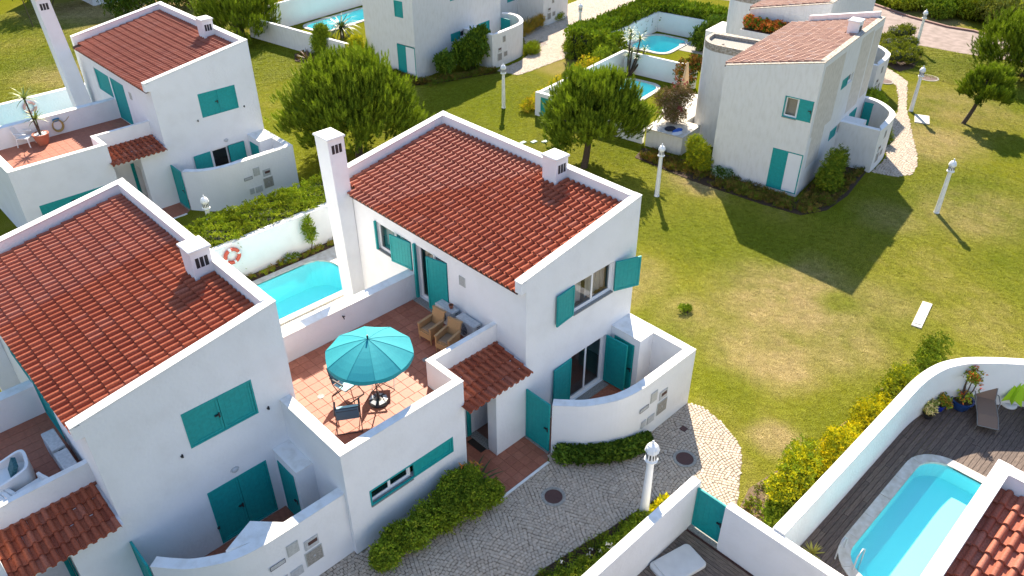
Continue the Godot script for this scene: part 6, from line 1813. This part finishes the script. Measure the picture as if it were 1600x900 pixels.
	for i in tp.size():
		var q: Array = tp[i]
		var o := leafy("topiary", ["clipped round topiary nearest the tallest lamp post, left of its twin", "clipped round topiary touching the road, beside the tallest lamp post", "small clipped topiary in the middle of the cluster, right side", "wide clipped topiary in the middle of the cluster, left side", "clipped topiary on the lamp side of the cluster's middle", "low clipped topiary behind the wide one at the cluster's back", "clipped topiary against the curved court wall", "tall clipped topiary at the path end of the cluster", "clipped topiary nearest the pale path corner", "clipped topiary on the lawn side of the cluster", "clipped topiary just behind the tall path end one"][i], "topiary", q[0], q[1], [[0, q[3] * 0.62, 0, q[2] * 0.84, q[3] * 0.5, q[2] * 0.84]], 380, "clip", [Color(0.085, 0.105, 0.018), Color(0.11, 0.13, 0.02), Color(0.065, 0.085, 0.016)], 170 + i, "clipped topiary bushes by the road", 0.0, 3)
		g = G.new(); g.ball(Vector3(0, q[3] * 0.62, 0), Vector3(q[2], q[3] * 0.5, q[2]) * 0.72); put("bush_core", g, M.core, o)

func build_things(D0: Transform3D):
	var lamps := [[0.10, -4.62, "nearest lamp post, beside the cobbled path and the white wall"], [15.95, 7.04, "lamp post on the lawn edge in front of the raised terrace"], [23.95, -3.07, "lamp post alone on the open lawn right of the patched villa"], [35.45, 3.12, "lamp post beside the pale path in front of a ringed manhole"], [47.45, 7.97, "tallest looking lamp post, at the road beside the topiary"], [18.45, 20.45, "lamp post on the lawn left of the small teal gate"], [-1.75, 17.15, "lamp post top showing above the hedge behind the left roof"], [31.5, 26.1, "farthest lamp post, at the corner of the tall hedge"]]
	for i in lamps.size():
		var lamp := lamp_post("white " + lamps[i][2], lamps[i][0], lamps[i][1])
		if i == 0: lamp.scale = Vector3.ONE * 1.12
	manhole("dark round manhole cover in the middle of the cobbled path by the porch", -1.15, -2.33, 0.27, 0.02)
	manhole("dark round manhole cover in the shaded path corner by the meter boxes", 2.80, -4.10, 0.27, 0.02)
	manhole("manhole cover with a pale ring in the lawn behind a lamp post", 41.9, 4.75, 0.55, 0.0)
	manhole("manhole cover in the pale path near the topiary", 39.2, 6.4, 0.4, 0.02)
	manhole("first dark manhole cover in the shaded path by the far court", 29.0, 27.6, 0.4, 0.02)
	var g := G.new(); g.box(3.74, 3.94, -3.41, -3.21, 0.0, 0.042); tag(put("drain_grate", g, M.iron), "small square drain grate in the shaded cobbles", "drain grate")
	# flat slab on the lawn
	var sl := thing("lawn_slab", "long narrow pale concrete slab lying in the open lawn", "concrete slab", P(15.42, -6.0, 0), atan2(0.35, 1.85))
	g = G.new(); g.soft_box(Vector3.ZERO, Vector3(1.9, 0.05, 0.36), 0.01); put("slab", g, M.coping, sl)
	g = G.new(); g.soft_box(Vector3(0, 0.052, 0), Vector3(1.55, 0.02, 0.20), 0.006); put("slab_insert", g, M.zinc, sl)
	var s2 := thing("lawn_slab", "pale square slab in the lawn beside the pale path", "concrete slab", P(34.6, 2.1, 0), 0.4)
	g = G.new(); g.soft_box(Vector3.ZERO, Vector3(1.3, 0.06, 0.8), 0.015); put("slab", g, M.coping, s2)
	var vb := thing("valve_boxes", "three small pale valve covers in the lawn behind the small chimney", "valve cover", P(15.7, 16.0, 0))
	for q in [[0, 0], [0.5, -0.35], [0.95, -0.75]]:
		g = G.new(); g.soft_box(Vector3(q[0], 0, -q[1]), Vector3(0.36, 0.05, 0.24), 0.01); put("cover", g, mat(lin(0.30, 0.42, 0.34), 0.7), vb)
	# terrace of the main villa
	var h := 2.815
	parasol("turquoise ten panel parasol standing open on the roof terrace", -4.0, 1.83, h)
	camp_chair("blue grey folding chair standing in the sun in front of the parasol", -5.12, 1.62, h, -0.55)
	camp_chair("folding chair under the parasol whose frame shows at its right edge", -3.45, 2.35, h, -2.2)
	camp_chair("folding chair almost hidden under the parasol's left edge", -4.45, 2.65, h, -3.0)
	wicker_chair("brown wicker armchair nearer the terrace door", -1.08, 3.05, h, 0.10)
	wicker_chair("brown wicker armchair nearer the parapet", -1.08, 2.25, h, 0.22)
	air_conditioner("air conditioner with a clay pot on it, by the teal terrace door", -0.22, 3.30, h)
	air_conditioner("air conditioner nearer the parapet, behind the wicker armchair", -0.22, 2.30, h)
	var po := thing("clay_pot", "small empty clay pot on top of the air conditioner", "plant pot", P(-0.2, 3.12, h + 0.66)); pot(po, 0.075, 0.13, M.clay)
	g = G.new(); g.box(-1.50, -1.25, 0.42, 1.06, 0.026, 0.045); tag(put("doormat", g, mat(lin(0.05, 0.035, 0.025), 0.95, noise_tex(60, 0.15, Color(0.5, 0.5, 0.5), Color(1, 1, 1), 2), Vector3(3, 3, 3))), "dark brown doormat on the porch floor before the open front door", "doormat")
	g = G.new(); g.tube([P(-2.9, 5.118, 3.50), P(-2.9, 5.06, 3.50), P(-2.9, 5.03, 3.42)], [0.02, 0.02, 0.015], 7); g.hexa(P(-2.94, 5.05, 3.51), Vector3(0.08, 0, 0), Vector3(0, 0.02, 0), Vector3(0, 0, 0.03)); tag(put("wall_tap", g, M.black), "small dark tap on the inside of the terrace parapet", "tap")
	# left villa's terrace
	var so := thing("armchair", "rounded white plastic armchair with a turquoise cushion on the left terrace", "armchair", P(-12.25, 5.62, h), -0.15)
	tub_chair(so)
	var cu := thing("cushion", "turquoise patterned cushion on the white armchair of the left terrace", "cushion", P(-12.22, 5.66, h + 0.365), -0.1)
	g = G.new(); g.hexa(Vector3(-0.02, 0.0, -0.19), Vector3(0.16, 0.30, 0), Vector3(0, 0, 0.38), Vector3(-0.09, 0.05, 0)); put("cover", g, mat(lin(0.08, 0.24, 0.28), 0.85, noise_tex(61, 0.05, Color(0.35, 0.5, 0.5), Color(1, 1, 1), 2, 256, 0.0, FastNoiseLite.TYPE_CELLULAR), Vector3(2, 2, 2)), cu)
	var s3 := thing("armchair", "white plastic armchair partly behind the left terrace parapet", "armchair", P(-12.15, 4.62, h), -1.4)
	tub_chair(s3)
	var ta := thing("side_table", "white slatted side table between the two white armchairs", "side table", P(-12.75, 5.1, h), 0.3)
	for k in 5:
		g = G.new(); g.soft_box(Vector3(-0.24 + k * 0.12, 0.36, 0), Vector3(0.10, 0.03, 0.56), 0.008); put("slat", g, M.plastic, ta)
	g = G.new(); g.soft_box(Vector3(0, 0, 0), Vector3(0.5, 0.358, 0.46), 0.02); put("base", g, M.plastic, ta)
	air_conditioner("air conditioner on the left terrace, nearer the tiled eave", -11.18, 5.85, h)
	air_conditioner("air conditioner on the left terrace, nearer the parapet", -11.18, 4.90, h)
	# palm terrace
	var wc := thing("plastic_chair", "white plastic chair on the terrace beside the palm pot", "chair", P(-5.35, 27.35, h), 2.4)
	g = G.new(); g.hexa(Vector3(-0.26, 0.40, -0.25), Vector3(0.52, 0, 0), Vector3(0, 0, 0.50), Vector3(0, 0.03, 0)); put("seat", g, M.plastic, wc)
	g = G.new(); g.hexa(Vector3(0.24, 0.40, -0.25), Vector3(0.12, 0.48, 0), Vector3(0, 0, 0.50), Vector3(0.03, -0.01, 0)); put("backrest", g, M.plastic, wc)
	for q in [[-0.25, -0.25], [-0.25, 0.25], [0.25, -0.25], [0.25, 0.25]]:
		g = G.new(); g.tube([Vector3(q[0] * 1.15, 0, q[1] * 1.15), Vector3(q[0], 0.41, q[1])], [0.025, 0.035], 7); put("leg", g, M.plastic, wc)
	for s in [-0.27, 0.27]:
		g = G.new(); g.hexa(Vector3(-0.26, 0.62, s - 0.03), Vector3(0.56, 0.02, 0), Vector3(0, 0, 0.06), Vector3(0, 0.025, 0)); put("arm", g, M.plastic, wc)
	var pp := thing("plant_pot", "round clay pot with white pebbles under the terrace palm", "plant pot", P(-4.75, 27.0, h)); pot(pp, 0.34, 0.52, M.clay)
	g = G.new()
	var rng := RandomNumberGenerator.new(); rng.seed = 4
	for k in 60:
		var an := rng.randf() * TAU; var rr := sqrt(rng.randf()) * 0.28
		g.ball(Vector3(cos(an) * rr, 0.48, sin(an) * rr), Vector3(0.04, 0.03, 0.04), 4, 6)
	put("pebbles", g, M.plastic, pp).set_meta("kind", "stuff")
	rosette_plant("palm", "two headed yucca palm growing in the clay pot on the terrace", "palm", -4.75, 27.0, h + 0.46, [[0.02, 0.75, 0.02, 0.85], [-0.12, 1.75, 0.0, 1.0]], 34, 0.72, 0.06, 0.45, Color(0.19, 0.24, 0.05), 181, 0.045)
	var hr := thing("hose_reel", "coiled ochre hose on a blue holder on the terrace wall", "garden hose", P(-3.8, 27.64, 3.42))
	g = G.new(); g.soft_box(Vector3(0, 0.05, 0.06), Vector3(0.30, 0.14, 0.10), 0.02); put("holder", g, M.blue, hr)
	g = G.new()
	for k in 5:
		var ring: Array = []
		for i in 25: ring.append(Vector3(cos(TAU * i / 24) * (0.20 + 0.012 * k), -0.15 + sin(TAU * i / 24) * (0.24 + 0.014 * k), 0.05 + 0.018 * k))
		g.tube(ring, [0.016], 6, false)
	g.tube([Vector3(0.2, -0.1, 0.05), Vector3(0.42, -0.02, 0.04), Vector3(0.60, 0.12, 0.03)], [0.014], 6)
	put("hose", g, M.hose, hr)
	# life rings
	for q in [[-2.24, 14.40, 1.26, "red and white life ring hanging on the low pool wall", M.red], [-2.8, 36.94, 1.25, "faded pink life ring on the wall behind the terrace palm", M.pink_ring]]:
		var lr := thing("life_ring", q[3], "life ring", P(q[0], q[1], q[2]), 0.0)
		for k in 8:
			var pts2: Array = []
			var wide := k % 2 == 0
			var s := TAU * (k / 2) / 4.0 + (0.0 if wide else TAU / 4.0 - 0.32) + 0.4
			var e := s + (TAU / 4.0 - 0.32 if wide else 0.32)
			for i in 9: pts2.append(Vector3(cos(lerpf(s, e, i / 8.0)) * 0.29, sin(lerpf(s, e, i / 8.0)) * 0.29, 0.075))
			g = G.new(); g.tube(pts2, [0.075 if wide else 0.079], 10, true); put("ring_segment" if wide else "white_band", g, q[4] if wide else M.plastic, lr)
	# deck with the large pool
	lounger("brown mesh sun lounger with raised back on the dark deck", 11.35, -9.65, 0.10, atan2(0.42, 0.9) * 1.0)
	lounger("second brown lounger cut off by the right edge of the photo", 12.3, -11.1, 0.10, 0.2)
	var lp := thing("closed_parasol", "lime green parasol folded and leaning against the curved wall", "parasol", P(12.35, -10.12, 0.1), -0.7)
	for k in 9:
		var a0 := TAU * k / 9; var a1 := TAU * (k + 1) / 9; var am := (a0 + a1) / 2
		g = G.new()
		var tip := Vector3(0.16, 1.28, -0.10)
		var e0 := Vector3(cos(a0) * 0.50, 0.30 + 0.05 * sin(k * 2.3), sin(a0) * 0.42); var e1 := Vector3(cos(a1) * 0.50, 0.30 + 0.05 * sin((k + 1) * 2.3), sin(a1) * 0.42); var em := Vector3(cos(am) * 0.24, 0.34, sin(am) * 0.20)
		g.tri_up(tip, e0, em, Vector3(cos(am), 0.3, sin(am))); g.tri_up(tip, em, e1, Vector3(cos(am), 0.3, sin(am)))
		put("canopy_panel", g, M.lime, lp)
	g = G.new(); g.tube([Vector3(0, 0.0, 0), Vector3(0.17, 1.36, -0.10)], [0.018], 8); put("pole", g, M.metal, lp)
	g = G.new(); g.lathe(Vector3.ZERO, [[0.24, 0.0], [0.24, 0.05], [0.18, 0.09], [0.05, 0.11], [0.0, 0.11]], 20); put("base", g, M.plastic, lp)
	var p1 := thing("plant_pot", "large dark blue bowl pot beside the lounger", "plant pot", P(11.05, -9.05, 0.1)); pot(p1, 0.33, 0.36, M.blue_pot)
	leafy("potted_shrub", "tall twiggy shrub with red tips in the large blue bowl", "potted plant", 11.05, -9.05, [[0, 0.2, 0, 0.3, 0.15, 0.3], [0.15, 1.05, -0.1, 0.3, 0.28, 0.25], [-0.25, 1.15, 0.05, 0.2, 0.2, 0.2], [0.35, 0.8, 0.1, 0.22, 0.25, 0.2]], 55, "small", [Color(0.10, 0.15, 0.03), Color(0.14, 0.18, 0.04), Color(0.25, 0.06, 0.03)], 191, "", 0.40, 6)
	var p3 := thing("plant_pot", "small cobalt blue pot between the bowl and the pale planter", "plant pot", P(10.45, -8.62, 0.1)); pot(p3, 0.15, 0.24, mat(lin(0.01, 0.03, 0.30), 0.25))
	leafy("potted_plant", "green plant in the small cobalt blue pot", "potted plant", 10.45, -8.62, [[0, 0.25, 0, 0.2, 0.25, 0.2], [0.08, 0.1, 0.12, 0.16, 0.1, 0.12]], 70, "small", [Color(0.08, 0.13, 0.03), Color(0.18, 0.10, 0.03), Color(0.11, 0.16, 0.03)], 192, "", 0.32, 2)
	var p4 := thing("plant_pot", "low dark pot against the wall, first along the deck", "plant pot", P(9.85, -8.50, 0.1)); pot(p4, 0.18, 0.18, M.black)
	leafy("potted_plant", "sprawling plant with pale flowers in the low dark pot", "potted plant", 9.85, -8.50, [[0, 0.2, 0, 0.24, 0.18, 0.2], [0.2, 0.25, 0.0, 0.2, 0.14, 0.16]], 70, "fine", [Color(0.09, 0.13, 0.03), Color(0.4, 0.36, 0.33), Color(0.12, 0.15, 0.05)], 193, "", 0.24, 2)
	var p5 := thing("plant_pot", "dark pot of red geraniums behind the lounger's head", "plant pot", P(11.75, -9.2, 0.1)); pot(p5, 0.17, 0.30, M.black)
	leafy("geraniums", "red flowering geraniums beside the lounger's backrest", "potted plant", 11.75, -9.2, [[0, 0.3, 0, 0.25, 0.25, 0.22]], 90, "small", [Color(0.10, 0.15, 0.03), Color(0.60, 0.06, 0.03), Color(0.08, 0.12, 0.03)], 194, "", 0.36, 2)
	rosette_plant("small_agave", "small yellow agave in the deck corner below the wall", "agave", 2.35, -8.55, 0.1, [[0, 0.02, 0, 1.0]], 26, 0.36, 0.05, 0.1, Color(0.42, 0.36, 0.05), 195)
	# mattress
	var ms := thing("sun_bed_mattress", "pale grey sun bed mattress lying on the brown deck", "mattress", P(-0.55, -6.28, 0.1), atan2(-0.30, 1.25))
	g = G.new()
	var rim := round_rect(-0.68, 0.68, -0.41, 0.41, 0.13, 6)
	var n := rim.size()
	var lay: Array = [[0.0, 0.97], [0.02, 1.0], [0.085, 1.0], [0.112, 0.97], [0.12, 0.90]]
	for i in lay.size() - 1:
		for k in n:
			var m := (k + 1) % n
			var f := func(r: Vector2, l: Array) -> Vector3: return Vector3(r.x * l[1], l[0], -r.y * l[1])
			g.quad(f.call(rim[k], lay[i]), f.call(rim[m], lay[i]), f.call(rim[m], lay[i + 1]), f.call(rim[k], lay[i + 1]))
	var top := PackedVector2Array()
	for r in rim: top.append(r * 0.90)
	g.sheet(top, 0.12)
	put("cover", g, mat(lin(0.62, 0.62, 0.60), 0.85, noise_tex(62, 0.006, Color(0.95, 0.95, 0.95), Color(1, 1, 1), 3), Vector3(0.6, 0.6, 0.6)), ms)
	g = G.new(); g.hexa(Vector3(-0.56, 0.118, -0.33), Vector3(0.14, 0, 0), Vector3(0, 0, 0.66), Vector3(0, 0.035, 0)); put("head_fold", g, mat(lin(0.60, 0.60, 0.58), 0.85), ms)
	# towels and folded parasol by the raised terrace
	var tw := thing("towels", "dark, blue and white towels heaped on the raised terrace edge", "towels", D0 * P(1.4, 7.4, 1.042))
	for q in [[0.0, 0.25, 0.35, 0.16, 0.3, Color(0.02, 0.02, 0.03)], [0.1, -0.15, 0.4, 0.10, 0.2, Color(0.02, 0.10, 0.42)], [-0.2, -0.35, 0.4, 0.07, 0.25, Color(0.6, 0.62, 0.66)]]:
		g = G.new(); g.ball(Vector3(q[0], q[3] * 0.25, -q[1]), Vector3(q[2], q[3] * 0.5, q[4]), 6, 9); put("towel", g, mat(lin(q[5].r, q[5].g, q[5].b), 0.9), tw)
	var fp := thing("folded_parasol", "folded beige parasol standing by the reddish shrub", "parasol", D0 * P(8.3, 10.3, 0))
	g = G.new(); g.lathe(Vector3.ZERO, [[0.02, 0.0], [0.02, 0.6], [0.26, 0.62], [0.20, 1.3], [0.06, 2.3], [0.0, 2.35]], 12); put("cover", g, mat(lin(0.55, 0.38, 0.22), 0.85), fp)
	# wire pole on the far lawn
	var wp := thing("wire_pole", "thin dark pole with a drooping shadow on the far left lawn", "pole", P(3.7, 58.27, 0))
	g = G.new(); g.tube([Vector3.ZERO, Vector3(-0.2, 3.0, 0.1), Vector3(-0.5, 4.6, 0.2)], [0.035, 0.03, 0.02], 7); put("pole", g, M.bark, wp)
	# parked car at the right edge
	var car := thing("parked_car", "dark parked car cut off by the right edge beyond the road", "car", P(58.6, 3.0, 0), 1.1)
	g = G.new()
	var side := [[-2.0, 0.35], [-2.05, 0.75], [-1.5, 0.95], [-0.9, 1.42], [0.7, 1.45], [1.5, 0.98], [2.05, 0.85], [2.1, 0.35]]
	for i in side.size():
		var p: Array = side[i]; var q: Array = side[(i + 1) % side.size()]
		g.quad(Vector3(q[0], q[1], 0.82), Vector3(p[0], p[1], 0.82), Vector3(p[0], p[1], -0.82), Vector3(q[0], q[1], -0.82))
	for s in [0.82, -0.82]:
		for i in range(1, side.size() - 1): g.tri_up(Vector3(side[0][0], side[0][1], s), Vector3(side[i][0], side[i][1], s), Vector3(side[i + 1][0], side[i + 1][1], s), Vector3(0, 0, s))
	put("body", g, mat(lin(0.03, 0.035, 0.04), 0.25), car)
	for q in [[-1.45, 0.98, -0.93, 1.38], [0.74, 1.42, 1.44, 1.02]]:
		g = G.new(); g.quad(Vector3(q[0], q[1] + 0.012, 0.7), Vector3(q[2], q[3] + 0.012, 0.65), Vector3(q[2], q[3] + 0.012, -0.65), Vector3(q[0], q[1] + 0.012, -0.7)); put("windscreen", g, M.glass, car)
	for q in [[-1.3, 0.8], [-1.3, -0.8], [1.35, 0.8], [1.35, -0.8]]:
		g = G.new(); g.tube([Vector3(q[0], 0.32, q[1] - 0.1), Vector3(q[0], 0.32, q[1] + 0.1)], [0.32], 16); put("wheel", g, M.black, car)

# low plants scattered over a bed
func cover(label: String, area: Array, n: int, key: String, pal: Array, sd: int, h := 0.05, size := 1.0):
	var o := thing("ground_cover", label, "ground cover")
	var rng := RandomNumberGenerator.new(); rng.seed = sd
	var p := poly(area)
	var box := Rect2(p[0], Vector2.ZERO)
	for q in p: box = box.expand(q)
	var nz := FastNoiseLite.new(); nz.seed = sd; nz.frequency = 0.8
	var spots: Array = []; var cols: Array = []
	var tries := 0
	while spots.size() < n and tries < n * 12:
		tries += 1
		var q := box.position + Vector2(rng.randf() * box.size.x, rng.randf() * box.size.y)
		if not Geometry2D.is_point_in_polygon(q, p): continue
		var d := nz.get_noise_2d(q.x, q.y)
		if d < rng.randf_range(-0.5, 0.1): continue
		var s := rng.randf_range(0.5, 1.3) * size * (1.0 + d)
		spots.append(Transform3D(Basis(Vector3.UP, rng.randf() * TAU).scaled(Vector3(s, s, s)), P(q.x, q.y, h + rng.randf_range(0, 0.12) * size)))
		cols.append((pal[rng.randi() % pal.size()] as Color) * LEAF * rng.randf_range(0.6, 1.2))
	many("foliage", LEAVES(key), spots, cols, o)

func tub_chair(o: Node3D):
	# opens towards -x; a thick shell round three sides, lower at the front
	var line := PackedVector2Array([Vector2(-0.42, -0.44), Vector2(-0.10, -0.45), Vector2(0.18, -0.44), Vector2(0.33, -0.38), Vector2(0.39, -0.22), Vector2(0.40, 0.0), Vector2(0.39, 0.22), Vector2(0.33, 0.38), Vector2(0.18, 0.44), Vector2(-0.10, 0.45), Vector2(-0.42, 0.44)])
	line = smooth_line(line, 5)
	var inn := offset_line(line, 0.075)
	var tops: Array = []
	for p in line: tops.append(lerpf(0.52, 0.72, smoothstep(-0.4, 0.4, p.x)))
	var g := G.new(); g.ribbon(line, inn, 0.16, tops); put("shell", g, M.plastic, o)
	g = G.new(); g.prism(inn, 0.18, 0.36); put("seat", g, M.plastic, o)
	for q in [[-0.38, -0.40], [-0.38, 0.40], [0.33, -0.33], [0.33, 0.33]]:
		g = G.new(); g.tube([Vector3(q[0] * 1.05, 0, q[1] * 1.05), Vector3(q[0], 0.17, q[1])], [0.022, 0.055], 8); put("leg", g, M.plastic, o)

func build_grass():
	var rng := RandomNumberGenerator.new()
	rng.seed = 77
	var g := G.new()
	for i in 7:
		var an := TAU * i / 7 + 0.3
		var d := Vector3(cos(an), 0, sin(an)); var s := Vector3(-sin(an), 0, cos(an))
		var o := d * 0.035 * (i % 3)
		g.tri(o - s * 0.010, o + s * 0.010, o + d * 0.06 + Vector3(0, 0.022 + 0.008 * (i % 3), 0))
	var mesh := g.done(M.leaf)
	var spots: Array = []; var cols: Array = []
	for zone in [[0.9, 30.0, -9.5, 16.0, 150000], [-3.0, 24.0, 14.5, 34.0, 60000], [12.0, 46.0, -14.0, 8.0, 90000], [-6.0, 20.0, 34.0, 64.0, 70000], [42.0, 49.0, -6.0, 8.0, 15000]]:
		for k in int(zone[4]):
			var a := rng.randf_range(zone[0], zone[1]); var b := rng.randf_range(zone[2], zone[3])
			var ok := true
			for p in keep_out:
				if Geometry2D.is_point_in_polygon(Vector2(a, b), p):
					ok = false
					break
			if not ok: continue
			var s := rng.randf_range(0.6, 1.35) * (1.5 if b > 34.0 or a > 42.0 else 1.0)
			spots.append(Transform3D(Basis(Vector3.UP, rng.randf() * TAU).scaled(Vector3(s, s * rng.randf_range(0.5, 1.2), s)), P(a, b, -0.004)))
			var c := lawn_color(a, b)
			cols.append(c * rng.randf_range(0.7, 1.5))
	var o := many("grass", mesh, spots, cols)
	tag(o, "mown green and straw coloured grass of the open lawns", "grass")
